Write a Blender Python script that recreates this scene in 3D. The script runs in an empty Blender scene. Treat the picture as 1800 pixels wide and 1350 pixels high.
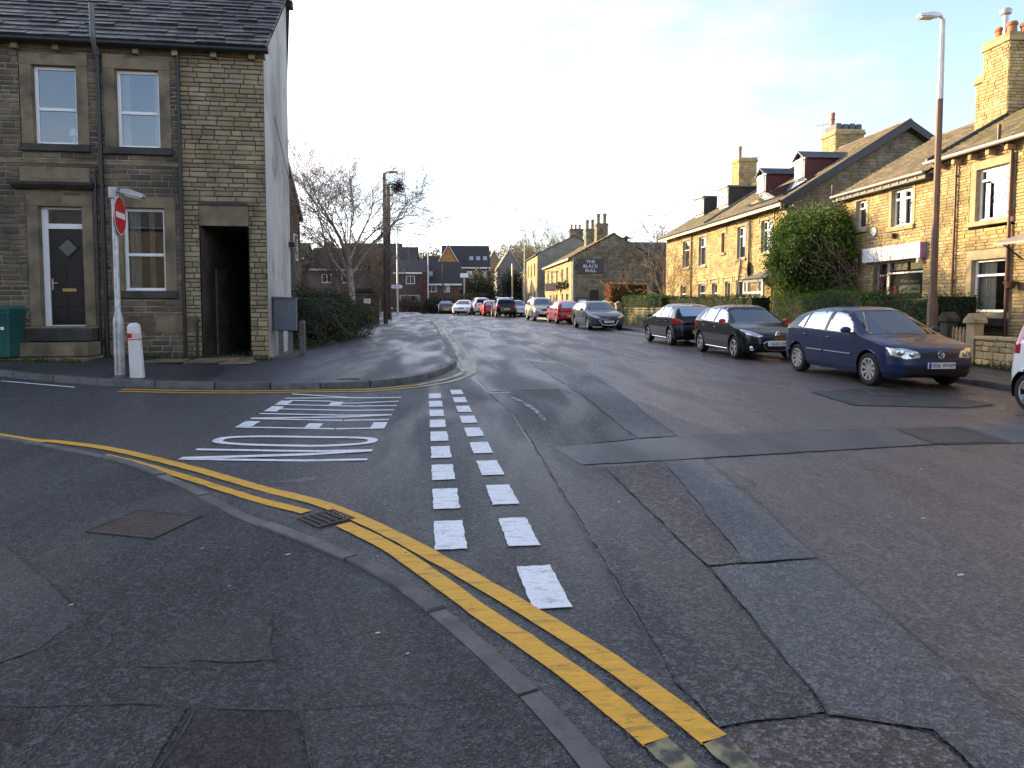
import bpy, bmesh, math, random
import numpy as np
from mathutils import Vector, Matrix, Euler
rad = math.radians
SC = bpy.context.scene
COL = SC.collection

# ------------------------------------------------------------------ camera
cd = bpy.data.cameras.new('camera'); cam = bpy.data.objects.new('camera', cd); COL.objects.link(cam)
cd.sensor_width = 36; cd.lens = 24.0; cd.clip_start = .05; cd.clip_end = 3000
cd.shift_y = -70/1800
CH = 1.57
cam.location = (0, 0, CH)
cam.rotation_euler = (rad(90) - math.atan(70/1200), 0, rad(-5))
SC.camera = cam
# ------------------------------------------------------------------ sky and sun (low winter sun, from the left beyond the houses)
SUN_AZ, SUN_EL = rad(-52), rad(12.5)      # azimuth from +Y, clockwise
wd = bpy.data.worlds.new('World'); SC.world = wd; wd.use_nodes = True
nt = wd.node_tree; nt.nodes.clear()
wo = nt.nodes.new('ShaderNodeOutputWorld'); bg = nt.nodes.new('ShaderNodeBackground'); nt.links.new(bg.outputs[0], wo.inputs[0])
sky = nt.nodes.new('ShaderNodeTexSky'); sky.sky_type = 'NISHITA'; sky.sun_disc = False
sky.sun_elevation = SUN_EL; sky.sun_rotation = SUN_AZ; sky.altitude = 150; sky.air_density = 1.0; sky.dust_density = 1.6; sky.ozone_density = 2.6
tc = nt.nodes.new('ShaderNodeTexCoord')
mp = nt.nodes.new('ShaderNodeMapping'); mp.inputs['Scale'].default_value = (1, 1, 3.2); nt.links.new(tc.outputs['Generated'], mp.inputs[0])
cn = nt.nodes.new('ShaderNodeTexNoise'); cn.inputs['Scale'].default_value = 2.3; cn.inputs['Detail'].default_value = 7; cn.inputs['Roughness'].default_value = .55; cn.inputs['Distortion'].default_value = .35
nt.links.new(mp.outputs[0], cn.inputs['Vector'])
cr = nt.nodes.new('ShaderNodeMapRange'); cr.interpolation_type = 'SMOOTHSTEP'; cr.inputs[1].default_value = .42; cr.inputs[2].default_value = .66; cr.inputs[3].default_value = .22; cr.inputs[4].default_value = .92
nt.links.new(cn.outputs['Fac'], cr.inputs[0])
bw = nt.nodes.new('ShaderNodeRGBToBW'); nt.links.new(sky.outputs[0], bw.inputs[0])
cl = nt.nodes.new('ShaderNodeMix'); cl.data_type = 'RGBA'; cl.blend_type = 'MULTIPLY'; cl.inputs[0].default_value = 1; cl.inputs[7].default_value = (1.28, 1.17, 1.2, 1)
nt.links.new(bw.outputs[0], cl.inputs[6])
mx = nt.nodes.new('ShaderNodeMix'); mx.data_type = 'RGBA'
nt.links.new(cr.outputs[0], mx.inputs[0]); nt.links.new(sky.outputs[0], mx.inputs[6]); nt.links.new(cl.outputs[2], mx.inputs[7])
nt.links.new(mx.outputs[2], bg.inputs[0]); bg.inputs[1].default_value = .15
sd = bpy.data.lights.new('sun', 'SUN'); sun = bpy.data.objects.new('sun', sd); COL.objects.link(sun)
sd.energy = 2.8; sd.angle = rad(.6); sd.color = (1.0, .72, .36)
sdir = Vector((math.sin(SUN_AZ)*math.cos(SUN_EL), math.cos(SUN_AZ)*math.cos(SUN_EL), math.sin(SUN_EL)))
sun.rotation_euler = sdir.to_track_quat('Z', 'Y').to_euler()
SC.view_settings.view_transform = 'Standard'; SC.view_settings.look = 'None'; SC.view_settings.gamma = 1.0; SC.view_settings.use_curve_mapping = False
SC.view_settings.exposure = 1.92
SC.render.engine = 'CYCLES'; SC.cycles.use_denoising = True; SC.cycles.max_bounces = 6; SC.cycles.transparent_max_bounces = 12
SC.cycles.sample_clamp_indirect = 6

# ------------------------------------------------------------------ helpers
def proj(p):
    """world point -> pixel of the 1800x1350 photograph and depth (used only to rank pieces by size in view)"""
    s, c = math.sin(rad(5)), math.cos(rad(5)); X = p[0]*c - p[1]*s; Y = p[0]*s + p[1]*c; Z = p[2]-CH
    th = math.atan(70/1200); f = Y*math.cos(th) - Z*math.sin(th); u = Y*math.sin(th) + Z*math.cos(th)
    if f < .1: return None
    return 900+1200*X/f, 605-1200*u/f, f
def H(x, y):
    z = 0.0; yy = y-10
    if yy > 0: z += .0095*min(yy, 60)
    if yy > 60: z -= .010*min(yy-60, 80)
    s = -(x+1.5)
    if s > 0 and y < 40: z += .035*min(s, 25)*max(0, min(1, (40-y)/16))
    return z
def Hpl(x, y):   # pavement on the left corner
    return H(x, y) + .11 + .03*max(0, min(3, y-12.8))*max(0, min(1, -x/3))
def Hpn(x, y): return H(x, y) + .055
def Hpr(x, y): return H(x, y) + .10 + .012*max(0, x-10)

class MB:
    def __init__(s): s.v = []; s.f = []
    def add(s, vs, fs, M=None):
        k = len(s.v)
        s.v.extend([tuple(M @ Vector(v)) for v in vs] if M is not None else [tuple(v) for v in vs])
        s.f.extend([tuple(i+k for i in f) for f in fs]); return s
    def box(s, x0, x1, y0, y1, z0, z1, M=None):
        return s.add([(x0,y0,z0),(x1,y0,z0),(x1,y1,z0),(x0,y1,z0),(x0,y0,z1),(x1,y0,z1),(x1,y1,z1),(x0,y1,z1)],
              [(3,2,1,0),(4,5,6,7),(0,1,5,4),(1,2,6,5),(2,3,7,6),(3,0,4,7)], M)
    def prism(s, poly, a0, a1, axis='y', M=None):
        n = len(poly); f = {'y': lambda p, a: (p[0], a, p[1]), 'x': lambda p, a: (a, p[0], p[1]), 'z': lambda p, a: (p[0], p[1], a)}[axis]
        vs = [f(p, a0) for p in poly]+[f(p, a1) for p in poly]
        return s.add(vs, [tuple(range(n)), tuple(range(2*n-1, n-1, -1))]+[(i, (i+1) % n + 0, (i+1) % n + n, i+n)[::-1] for i in range(n)], M)
    def tube(s, pts, r, n=8, cap=True):
        pts = [Vector(p) for p in pts]; m = len(pts); rs = r if isinstance(r, (list, tuple)) else [r]*m
        vs = []; up = None
        for i, p in enumerate(pts):
            d = (pts[min(i+1, m-1)]-pts[max(i-1, 0)]).normalized()
            if up is None: up = Vector((0, 0, 1)) if abs(d.z) < .9 else Vector((1, 0, 0))
            a = d.cross(up).normalized(); b = a.cross(d).normalized(); up = b
            for k in range(n):
                t = 2*math.pi*k/n; vs.append(p + a*math.cos(t)*rs[i] + b*math.sin(t)*rs[i])
        fs = [(i*n+k, i*n+(k+1) % n, (i+1)*n+(k+1) % n, (i+1)*n+k) for i in range(m-1) for k in range(n)]
        if cap: fs += [tuple(range(n-1, -1, -1)), tuple(range((m-1)*n, m*n))]
        return s.add(vs, fs)
    def lathe(s, prof, n=16, M=None, axis='z', cap=True):
        vs = []; m = len(prof)
        for r, z in prof:
            for k in range(n):
                t = 2*math.pi*k/n
                vs.append((r*math.cos(t), r*math.sin(t), z) if axis == 'z' else (r*math.cos(t), z, r*math.sin(t)))
        fs = [(i*n+k, i*n+(k+1) % n, (i+1)*n+(k+1) % n, (i+1)*n+k) for i in range(m-1) for k in range(n)]
        if cap and prof[0][0] > 1e-4: fs.append(tuple(range(n-1, -1, -1)))
        if cap and prof[-1][0] > 1e-4: fs.append(tuple(range((m-1)*n, m*n)))
        return s.add(vs, fs, M)
    def o(s, name, mat, parent=None, smooth=False, bevel=0, M=None):
        me = bpy.data.meshes.new(name); me.from_pydata(s.v, [], s.f); me.update()
        if mat: me.materials.append(mat)
        return mobj(name, me, parent, smooth, bevel, M)
def mobj(name, me, parent=None, smooth=False, bevel=0, M=None):
    ob = bpy.data.objects.new(name, me); COL.objects.link(ob)
    if parent is not None: ob.parent = parent
    if M is not None: ob.matrix_basis = M
    if smooth:
        me.polygons.foreach_set('use_smooth', [True]*len(me.polygons))
        if smooth != 'full':
            me.set_sharp_from_angle(angle=rad(38))
    if bevel:
        b = ob.modifiers.new('bevel', 'BEVEL'); b.width = bevel; b.segments = 2; b.limit_method = 'ANGLE'
    return ob
WM = {}
def tag(o, label=None, cat=None, group=None, kind=None):
    if label: o['label'] = label
    if cat: o['category'] = cat
    if group: o['group'] = group
    if kind: o['kind'] = kind
    return o
def thing(name, label, cat, loc=(0, 0, 0), rz=0, group=None):
    o = bpy.data.objects.new(name, None); COL.objects.link(o); o.location = loc; o.rotation_euler = (0, 0, rz); o.empty_display_size = .2
    WM[o.name] = Matrix.Translation(loc) @ Matrix.Rotation(rz, 4, 'Z')
    return tag(o, label, cat, group)
I4 = Matrix.Identity(4)
def TR(x, y, z): return Matrix.Translation((x, y, z))
def RZ(a): return Matrix.Rotation(rad(a), 4, 'Z')
def RX(a): return Matrix.Rotation(rad(a), 4, 'X')
def RY(a): return Matrix.Rotation(rad(a), 4, 'Y')

# ------------------------------------------------------------------ materials
MATS = {}
def mat(name, c=(.5, .5, .5), r=.8, v=.2, sc=5, b=0, bs=60, met=0, isl=0, c2=None, dirt=None, coat=0, det=5, spec=.5, stretch=None, rv=0, trans=0):
    if name in MATS: return MATS[name]
    m = bpy.data.materials.new(name); m.use_nodes = True; t = m.node_tree; P = t.nodes['Principled BSDF']; L = t.links.new
    P.inputs['Roughness'].default_value = r; P.inputs['Metallic'].default_value = met; P.inputs['Specular IOR Level'].default_value = spec
    P.inputs['Coat Weight'].default_value = coat; P.inputs['Coat Roughness'].default_value = .04
    if trans: P.inputs['Transmission Weight'].default_value = trans
    g = t.nodes.new('ShaderNodeNewGeometry'); pos = g.outputs['Position']
    if stretch:
        mp = t.nodes.new('ShaderNodeMapping'); mp.inputs['Scale'].default_value = stretch; L(pos, mp.inputs[0]); pos = mp.outputs[0]
    def noise(s, d=det, off=0):
        n = t.nodes.new('ShaderNodeTexNoise'); n.inputs['Scale'].default_value = s; n.inputs['Detail'].default_value = d; L(pos, n.inputs['Vector']); return n.outputs['Fac']
    def rng(x, a, b_, c_, d_):
        n = t.nodes.new('ShaderNodeMapRange'); n.interpolation_type = 'SMOOTHSTEP'
        for i, q in enumerate((a, b_, c_, d_)): n.inputs[i+1].default_value = q
        L(x, n.inputs[0]); return n.outputs[0]
    def mix(f, A, B, mode='MIX'):
        n = t.nodes.new('ShaderNodeMix'); n.data_type = 'RGBA'; n.blend_type = mode
        for i, q in ((0, f), (6, A), (7, B)):
            if hasattr(q, 'links'): L(q, n.inputs[i])
            elif i == 0: n.inputs[0].default_value = q
            else: n.inputs[i].default_value = (*q, 1)
        return n.outputs[2]
    c2_ = c2 or tuple(x*(1+v) for x in c); c1 = c if c2 else tuple(x*(1-v) for x in c)
    out = mix(rng(noise(sc), .3, .7, 0, 1), c1, c2_)
    if isl:
        oi = t.nodes.new('ShaderNodeObjectInfo'); a = t.nodes.new('ShaderNodeMath'); a.operation = 'ADD'; L(oi.outputs['Random'], a.inputs[0]); L(g.outputs['Random Per Island'], a.inputs[1])
        f = t.nodes.new('ShaderNodeMath'); f.operation = 'FRACT'; L(a.outputs[0], f.inputs[0])
        q = t.nodes.new('ShaderNodeMapRange'); q.inputs[3].default_value = 1-isl; q.inputs[4].default_value = 1+isl; L(f.outputs[0], q.inputs[0])
        hs = t.nodes.new('ShaderNodeHueSaturation'); L(q.outputs[0], hs.inputs['Value']); L(out, hs.inputs['Color'])
        q2 = t.nodes.new('ShaderNodeMath'); q2.operation = 'MULTIPLY'; q2.inputs[1].default_value = 7.31; L(f.outputs[0], q2.inputs[0])
        q3 = t.nodes.new('ShaderNodeMath'); q3.operation = 'FRACT'; L(q2.outputs[0], q3.inputs[0])
        q4 = t.nodes.new('ShaderNodeMapRange'); q4.inputs[3].default_value = 1-isl*.8; q4.inputs[4].default_value = 1+isl*.3; L(q3.outputs[0], q4.inputs[0]); L(q4.outputs[0], hs.inputs['Saturation'])
        out = hs.outputs[0]
    if dirt:
        for (dc, ds, lo, hi, amt) in dirt:
            out = mix(rng(noise(ds, 6), lo, hi, 0, amt), out, dc)
    L(out, P.inputs['Base Color'])
    if rv: L(rng(noise(sc*.6, 3), .3, .7, max(.02, r-rv), min(1, r+rv)), P.inputs['Roughness'])
    if b:
        bp = t.nodes.new('ShaderNodeBump'); bp.inputs['Strength'].default_value = b; bp.inputs['Distance'].default_value = .02
        L(noise(bs, 4), bp.inputs['Height']); L(bp.outputs[0], P.inputs['Normal'])
    MATS[name] = m; return m
def asphalt(name, c, stone, r=(.38, .75), grain=110, bump=.5, red=None, wet=.6):
    """macadam: dark binder with paler chippings, blotches, damp areas"""
    m = bpy.data.materials.new(name); m.use_nodes = True; t = m.node_tree; P = t.nodes['Principled BSDF']; L = t.links.new
    g = t.nodes.new('ShaderNodeNewGeometry'); pos = g.outputs['Position']
    def noise(s, d=4, dist=0):
        n = t.nodes.new('ShaderNodeTexNoise'); n.inputs['Scale'].default_value = s; n.inputs['Detail'].default_value = d; n.inputs['Distortion'].default_value = dist; L(pos, n.inputs['Vector']); return n.outputs['Fac']
    def rng(x, a, b_, c_, d_):
        n = t.nodes.new('ShaderNodeMapRange'); n.interpolation_type = 'SMOOTHSTEP'
        for i, q in enumerate((a, b_, c_, d_)): n.inputs[i+1].default_value = q
        L(x, n.inputs[0]); return n.outputs[0]
    def mix(f, A, B, mode='MIX'):
        n = t.nodes.new('ShaderNodeMix'); n.data_type = 'RGBA'; n.blend_type = mode
        for i, q in ((0, f), (6, A), (7, B)):
            if hasattr(q, 'links'): L(q, n.inputs[i])
            elif i == 0: n.inputs[0].default_value = q
            else: n.inputs[i].default_value = (*q, 1)
        return n.outputs[2]
    vo = t.nodes.new('ShaderNodeTexVoronoi'); vo.inputs['Scale'].default_value = grain; L(pos, vo.inputs['Vector'])
    bwv = t.nodes.new('ShaderNodeSeparateColor'); L(vo.outputs['Color'], bwv.inputs[0])
    mpv = t.nodes.new('ShaderNodeMapping'); mpv.inputs['Scale'].default_value = (1.5, .3, 1); L(pos, mpv.inputs[0]); nst = t.nodes.new('ShaderNodeTexNoise'); nst.inputs['Scale'].default_value = .8; nst.inputs['Detail'].default_value = 5; nst.inputs['Distortion'].default_value = .5; L(mpv.outputs[0], nst.inputs['Vector'])
    base = mix(rng(noise(.55, 5, .6), .35, .68, 0, 1), tuple(x*.82 for x in c), tuple(x*1.25 for x in c))
    if red:
        sx = t.nodes.new('ShaderNodeSeparateXYZ'); L(pos, sx.inputs[0]); ad = t.nodes.new('ShaderNodeMath'); ad.operation = 'MULTIPLY_ADD'; ad.inputs[1].default_value = 5.0; L(noise(.35, 4, .4), ad.inputs[0]); L(sx.outputs[0], ad.inputs[2])
        base = mix(rng(ad.outputs[0], 3.5, 6.5, .15, 1), base, red)
    base = mix(rng(noise(3.1, 5), .45, .75, 0, .5), base, tuple(x*.55 for x in c))
    vo2 = t.nodes.new('ShaderNodeTexVoronoi'); vo2.inputs['Scale'].default_value = grain*.38; L(pos, vo2.inputs['Vector'])
    sc2 = t.nodes.new('ShaderNodeSeparateColor'); L(vo2.outputs['Color'], sc2.inputs[0])
    base = mix(rng(sc2.outputs[0], .1, .95, 0, .55), base, tuple(x*.45 for x in c))
    base = mix(rng(sc2.outputs[1], .80, 1.0, 0, .5), base, stone)
    sp = mix(rng(bwv.outputs[0], .6, .98, 0, .8), base, stone)
    sp = mix(rng(bwv.outputs[1], .75, .98, 0, .7), sp, tuple(x*.3 for x in c))
    L(sp, P.inputs['Base Color'])
    L(rng(nst.outputs['Fac'], .34, .64, r[0], r[1]), P.inputs['Roughness'])
    P.inputs['Specular IOR Level'].default_value = .5*wet+.2
    a = t.nodes.new('ShaderNodeMath'); a.operation = 'ADD'; L(vo.outputs['Distance'], a.inputs[0]); a2 = t.nodes.new('ShaderNodeMath'); a2.operation = 'MULTIPLY_ADD'; a2.inputs[1].default_value = 2.2; L(noise(grain*.28, 5), a2.inputs[0]); L(noise(grain*.6, 3), a2.inputs[2]); L(a2.outputs[0], a.inputs[1])
    bp = t.nodes.new('ShaderNodeBump'); bp.inputs['Strength'].default_value = bump; bp.inputs['Distance'].default_value = .013; L(a.outputs[0], bp.inputs['Height']); L(bp.outputs[0], P.inputs['Normal'])
    MATS[name] = m; return m
def paint(name, c, met=.35, r=.35):
    m = mat(name, c, r, .03, 3, met=met, coat=.4); return m
def glass(name, tint=.75, gl=.1, k=1.6):
    m = bpy.data.materials.new(name); m.use_nodes = True; t = m.node_tree; t.nodes.clear(); L = t.links.new
    o = t.nodes.new('ShaderNodeOutputMaterial'); mxs = t.nodes.new('ShaderNodeMixShader'); tr = t.nodes.new('ShaderNodeBsdfTransparent'); gs = t.nodes.new('ShaderNodeBsdfGlossy')
    tr.inputs[0].default_value = (tint*.95, tint, tint*.97, 1); gs.inputs['Roughness'].default_value = .01; gs.inputs[0].default_value = (.95, .97, 1, 1)
    fr = t.nodes.new('ShaderNodeFresnel'); fr.inputs[0].default_value = 1.52
    ad = t.nodes.new('ShaderNodeMath'); ad.operation = 'MULTIPLY_ADD'; ad.inputs[1].default_value = k; ad.inputs[2].default_value = gl; ad.use_clamp = True
    L(fr.outputs[0], ad.inputs[0]); L(ad.outputs[0], mxs.inputs[0]); L(tr.outputs[0], mxs.inputs[1]); L(gs.outputs[0], mxs.inputs[2]); L(mxs.outputs[0], o.inputs[0])
    MATS[name] = m; return m

# ------------------------------------------------------------------ walls made of single stones, roofs of single slates
def stone_variants(n, seed, iu=.035, iv=.12, bulge=.012, depth=.03, rough=.004, proud=.0):
    rnd = random.Random(seed); out = []
    fs = [(0, 1, 5, 4), (1, 2, 6, 5), (2, 3, 7, 6), (3, 0, 4, 7), (4, 5, 9, 8), (5, 6, 10, 9), (6, 7, 11, 10), (7, 4, 8, 11), (8, 9, 10, 11)]
    for i in range(n):
        j = lambda a: rnd.uniform(-a, a)
        q = [(0, 0), (1, 0), (1, 1), (0, 1)]
        oj = [(j(.01), j(.05)) for _ in q]
        pr = proud + rnd.uniform(0, rough)
        vs = [(a+oj[k][0], depth, b_+oj[k][1]) for k, (a, b_) in enumerate(q)]
        vs += [(a+oj[k][0], -pr, b_+oj[k][1]) for k, (a, b_) in enumerate(q)]
        for k, (a, b_) in enumerate(q):
            vs.append((a+(iu if a == 0 else -iu)+j(.012), -pr-bulge*rnd.uniform(.4, 1.2), b_+(iv if b_ == 0 else -iv)+j(.04)))
        out.append((vs, fs))
    return out
def slate_variants(n, seed, th=.03, over=.25):
    rnd = random.Random(seed); out = []
    for i in range(n):
        j = lambda a: rnd.uniform(-a, a); t = th*rnd.uniform(.6, 1.3); lift = rnd.uniform(0, .008)
        g = .012
        vs = [(g, -.002-lift, j(.03)), (1-g, -.002-lift, j(.03)), (1-g, .012, 1+over), (g, .012, 1+over)]
        vs += [(g, -t-lift, vs[0][2]), (1-g, -t-lift+j(.004), vs[1][2]), (1-g, -.002, 1+over), (g, -.002, 1+over)]
        out.append((vs, [(0, 1, 5, 4), (1, 2, 6, 5), (3, 0, 4, 7), (4, 5, 6, 7)]))
    return out
def pieces(parent, T, items, variants, m, name, nobj, seed=1):
    """items: (u, v, len, h).  The largest in view become objects of their own, the rest one joined part"""
    rnd = random.Random(seed); W = WM[parent.name] @ T
    sc = []
    for it in items:
        p = proj(W @ Vector((it[0]+it[2]/2, 0, it[1]+it[3]/2)))
        s = 0
        if p and -20 < p[0] < 1820 and -20 < p[1] < 1370: s = it[2]*it[3]/p[2]**2
        sc.append(s)
    order = sorted(range(len(items)), key=lambda i: -sc[i])
    meshes = []
    for vs, fs in variants:
        me = bpy.data.meshes.new(name); me.from_pydata(vs, [], fs); me.materials.append(m); meshes.append(me)
    rest = MB()
    for k, i in enumerate(order):
        u, v, l, h = items[i]; M = T @ Matrix(((l, 0, 0, u), (0, 1, 0, 0), (0, 0, h, v), (0, 0, 0, 1))); q = rnd.randrange(len(variants))
        if k < nobj and sc[i] > 0:
            o = bpy.data.objects.new(name, meshes[q]); COL.objects.link(o); o.parent = parent; o.matrix_basis = M
        else: rest.add(variants[q][0], variants[q][1], M)
    if rest.f: tag(rest.o('more_'+name+'s', m, parent), kind='stuff')
def cells(u0, u1, v0, v1, holes):
    us = sorted({u0, u1, *[min(max(h[0], u0), u1) for h in holes], *[min(max(h[1], u0), u1) for h in holes]})
    vs = sorted({v0, v1, *[min(max(h[2], v0), v1) for h in holes], *[min(max(h[3], v0), v1) for h in holes]})
    for a, b_ in zip(us, us[1:]):
        for c, d in zip(vs, vs[1:]):
            mu, mv = (a+b_)/2, (c+d)/2
            if not any(h[0] < mu < h[1] and h[2] < mv < h[3] for h in holes): yield a, b_, c, d
def courses(u0, u1, v0, v1, holes, ch, ln, xr=None, seed=1, gap=.014):
    rnd = random.Random(seed); z = v0; out = []
    while z < v1-.03:
        h = min(ch*rnd.uniform(.74, 1.28), v1-z)
        a, b_ = (u0, u1) if xr is None else xr(z+h*.6)
        x = a - rnd.uniform(0, ln[0])
        while x < b_-.03:
            l = rnd.uniform(*ln); segs = [(max(x, a), min(x+l, b_))]
            for hu0, hu1, hv0, hv1 in holes:
                if min(hv1, z+h)-max(hv0, z) > .35*h:
                    ns = []
                    for s0, s1 in segs:
                        if s1 <= hu0 or s0 >= hu1: ns.append((s0, s1))
                        else:
                            if s0 < hu0: ns.append((s0, hu0))
                            if s1 > hu1: ns.append((hu1, s1))
                    segs = ns
            for s0, s1 in segs:
                if s1-s0 > .035: out.append((s0+gap/2, z+gap/2, s1-s0-gap, h-gap))
            x += l
        z += h
    return out
def wall(parent, T, u0, u1, v0, v1, holes, ch, ln, ms, mm, nobj=0, xr=None, seed=1, var=None, name='stone', poly=None, back='wall', gap=.014, md=.012):
    b = MB()
    if poly: b.add([(p[0], md, p[1]) for p in poly], [tuple(range(len(poly)))], T)
    else:
        for a, c, d, e in cells(u0, u1, v0, v1, holes): b.add([(a, md, d), (c, md, d), (c, md, e), (a, md, e)], [(0, 1, 2, 3)], T)
    b.o(back, mm, parent)
    if ms: pieces(parent, T, courses(u0, u1, v0, v1, holes, ch, ln, xr, seed, gap), var or SV, ms, name, nobj, seed)
SV = stone_variants(14, 5)
SLV = slate_variants(10, 8)

# ------------------------------------------------------------------ ground, roads, pavements
def cat(pts, step=.25):
    """Catmull-Rom resampling of a path"""
    P = [Vector((*p, 0)) for p in pts]; P = [2*P[0]-P[1]]+P+[2*P[-1]-P[-2]]; out = []
    for i in range(1, len(P)-2):
        n = max(2, int((P[i+1]-P[i]).length/step))
        for k in range(n):
            t = k/n; a, b, c, d = P[i-1:i+3]
            out.append(.5*((2*b)+(c-a)*t+(2*a-5*b+4*c-d)*t*t+(3*b-a-3*c+d)*t**3))
    out.append(P[-2]); return [(p.x, p.y) for p in out]
def offs(path, d):
    out = []
    for i, p in enumerate(path):
        a = Vector(path[max(0, i-1)]); b = Vector(path[min(len(path)-1, i+1)]); t = (b-a).normalized(); out.append((p[0]-t.y*d, p[1]+t.x*d))
    return out
def sheet(name, poly, hf, dz, m, parent=None, step=1.0):
    bm = bmesh.new(); bm.faces.new([bm.verts.new((x, y, 0)) for x, y in poly]); bmesh.ops.triangulate(bm, faces=bm.faces[:])
    xs = [p[0] for p in poly]; ys = [p[1] for p in poly]
    for k, lo, hi in ((0, min(xs), max(xs)), (1, min(ys), max(ys))):
        q = math.floor(lo/step)*step+step
        while q < hi:
            co = [0, 0, 0]; no = [0, 0, 0]; co[k] = q; no[k] = 1
            bmesh.ops.bisect_plane(bm, geom=bm.verts[:]+bm.edges[:]+bm.faces[:], plane_co=co, plane_no=no, dist=1e-5)
            q += step if q > -30 and q < 80 else step*10
    for v in bm.verts: v.co.z = hf(v.co.x, v.co.y)+dz
    bmesh.ops.recalc_face_normals(bm, faces=bm.faces[:])
    if bm.faces and sum(f.normal.z for f in bm.faces) < 0: bmesh.ops.reverse_faces(bm, faces=bm.faces[:])
    me = bpy.data.meshes.new(name); bm.to_mesh(me); bm.free(); me.materials.append(m)
    return mobj(name, me, parent)
def ribbon(name, path, w, hf, dz, m, parent, rnd=None, ragged=0, ends=None):
    r = random.Random(3); b = MB(); L_ = offs(path, w/2); R_ = offs(path, -w/2); vs = []
    for i in range(len(path)):
        for q in (L_[i], R_[i]):
            x, y = q[0]+r.uniform(-ragged, ragged), q[1]+r.uniform(-ragged, ragged); vs.append((x, y, hf(x, y)+dz))
    b.add(vs, [(2*i, 2*i+1, 2*i+3, 2*i+2) for i in range(len(path)-1)])
    return b.o(name, m, parent)
A_MAIN = asphalt('asphalt_main', (.066, .066, .070), (.19, .175, .165), (.22, .5), 75, .6, red=(.115, .078, .070))
A_SIDE = asphalt('asphalt_side', (.045, .047, .052), (.15, .15, .15), (.36, .66), 95, .8)
A_PAV = asphalt('asphalt_pavement', (.043, .047, .051), (.12, .125, .13), (.5, .8), 100, .9, wet=.3)
A_PAVL = asphalt('asphalt_pavement_corner', (.040, .042, .047), (.1, .1, .105), (.28, .62), 120, .35, wet=.7)
A_PATCH = asphalt('asphalt_trench', (.078, .081, .086), (.11, .11, .11), (.33, .6), 120, .5)
A_DARK = asphalt('asphalt_dark', (.024, .025, .028), (.09, .09, .09), (.45, .75), 110, .6)
A_BLUE = asphalt('asphalt_bluegrey', (.088, .094, .102), (.19, .195, .2), (.42, .7), 80, .8)
A_RED = asphalt('asphalt_redchip', (.075, .058, .055), (.22, .2, .19), (.42, .7), 70, 1.0)
A_WORN = asphalt('asphalt_worn', (.044, .046, .049), (.16, .16, .16), (.4, .7), 85, .8)
A_OLD = asphalt('asphalt_old_pale', (.055, .059, .060), (.12, .12, .12), (.6, .85), 130, .3, wet=.2)
A_SLAB = asphalt('flag_stone_dirty', (.036, .034, .033), (.08, .075, .07), (.55, .85), 105, .7, wet=.2)
SEAM = mat('tar_seam', (.018, .018, .019), .6, .3, 20)
WHITEP = mat('white_thermoplastic', (.78, .79, .80), .6, .05, 30, b=.25, bs=60, dirt=[((.33, .33, .34), 7, .5, .72, .6), ((.10, .10, .105), 42, .6, .70, .75)], stretch=(1, 2.6, 1))
YELP = mat('yellow_thermoplastic', (.74, .385, .028), .62, .08, 14, b=.5, bs=40, dirt=[((.30, .17, .03), 6, .52, .72, .65), ((.05, .045, .03), 48, .61, .70, .75)], stretch=(.6, 3, 1))
YELOLD = mat('yellow_faded', (.50, .44, .28), .65, .15, 8, dirt=[((.09, .085, .075), 5, .5, .66, .8)])
YELBIT = mat('yellow_worn_off', (.24, .21, .11), .7, .3, 14, dirt=[((.04, .04, .04), 12, .42, .62, .95)])
KERB = mat('kerb_stone', (.115, .11, .105), .75, .25, 7, b=.5, bs=50, isl=.18, dirt=[((.05, .05, .048), 3, .5, .75, .7)])
KERBD = mat('kerb_stone_dark', (.085, .085, .088), .6, .25, 7, b=.4, bs=50, isl=.2, dirt=[((.03, .03, .03), 4, .5, .75, .6)])
EARTH = mat('earth_and_turf', (.045, .05, .025), .95, .4, 1.5, b=.6, bs=9, c2=(.06, .07, .025))
IRON = mat('cast_iron_rusty', (.055, .045, .04), .55, .3, 9, b=.4, bs=90, met=.3, dirt=[((.10, .06, .035), 6, .5, .7, .6)])

NK = [(-14, 12.2), (-9, 9.9), (-4.82, 7.67), (-3.83, 7.12), (-2.91, 6.53), (-1.94, 5.58), (-1.47, 5.04), (-.78, 4.35), (-.28, 3.78), (.16, 3.0), (.49, 2.25), (.78, 1.2), (.95, 0), (1.0, -2), (1.0, -8), (1.0, -30)]
FK = [(-26, 22), (-14, 15.9), (-8.17, 13.08), (-6.88, 12.5), (-5.74, 12.15), (-3.86, 12.08), (-2.39, 12.42), (-1.64, 12.79), (-1.04, 13.2), (-.42, 14.28), (-.01, 16.09), (.10, 17.6), (-.09, 20.8), (-.5, 30.2), (-.97, 39.1), (-1.73, 52.3), (-3.4, 70), (-7, 95)]
RK = [(9.95, -30), (9.95, 0), (9.95, 12), (9.75, 25), (8.9, 35), (7.6, 48), (6.3, 60), (4.6, 72), (1, 95)]
nk, fk, rk = cat(NK), cat(FK), cat(RK)
def hill(x, y):
    return 0 if y < 150 else min(1, (y-150)/220)**1.2*24
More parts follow.
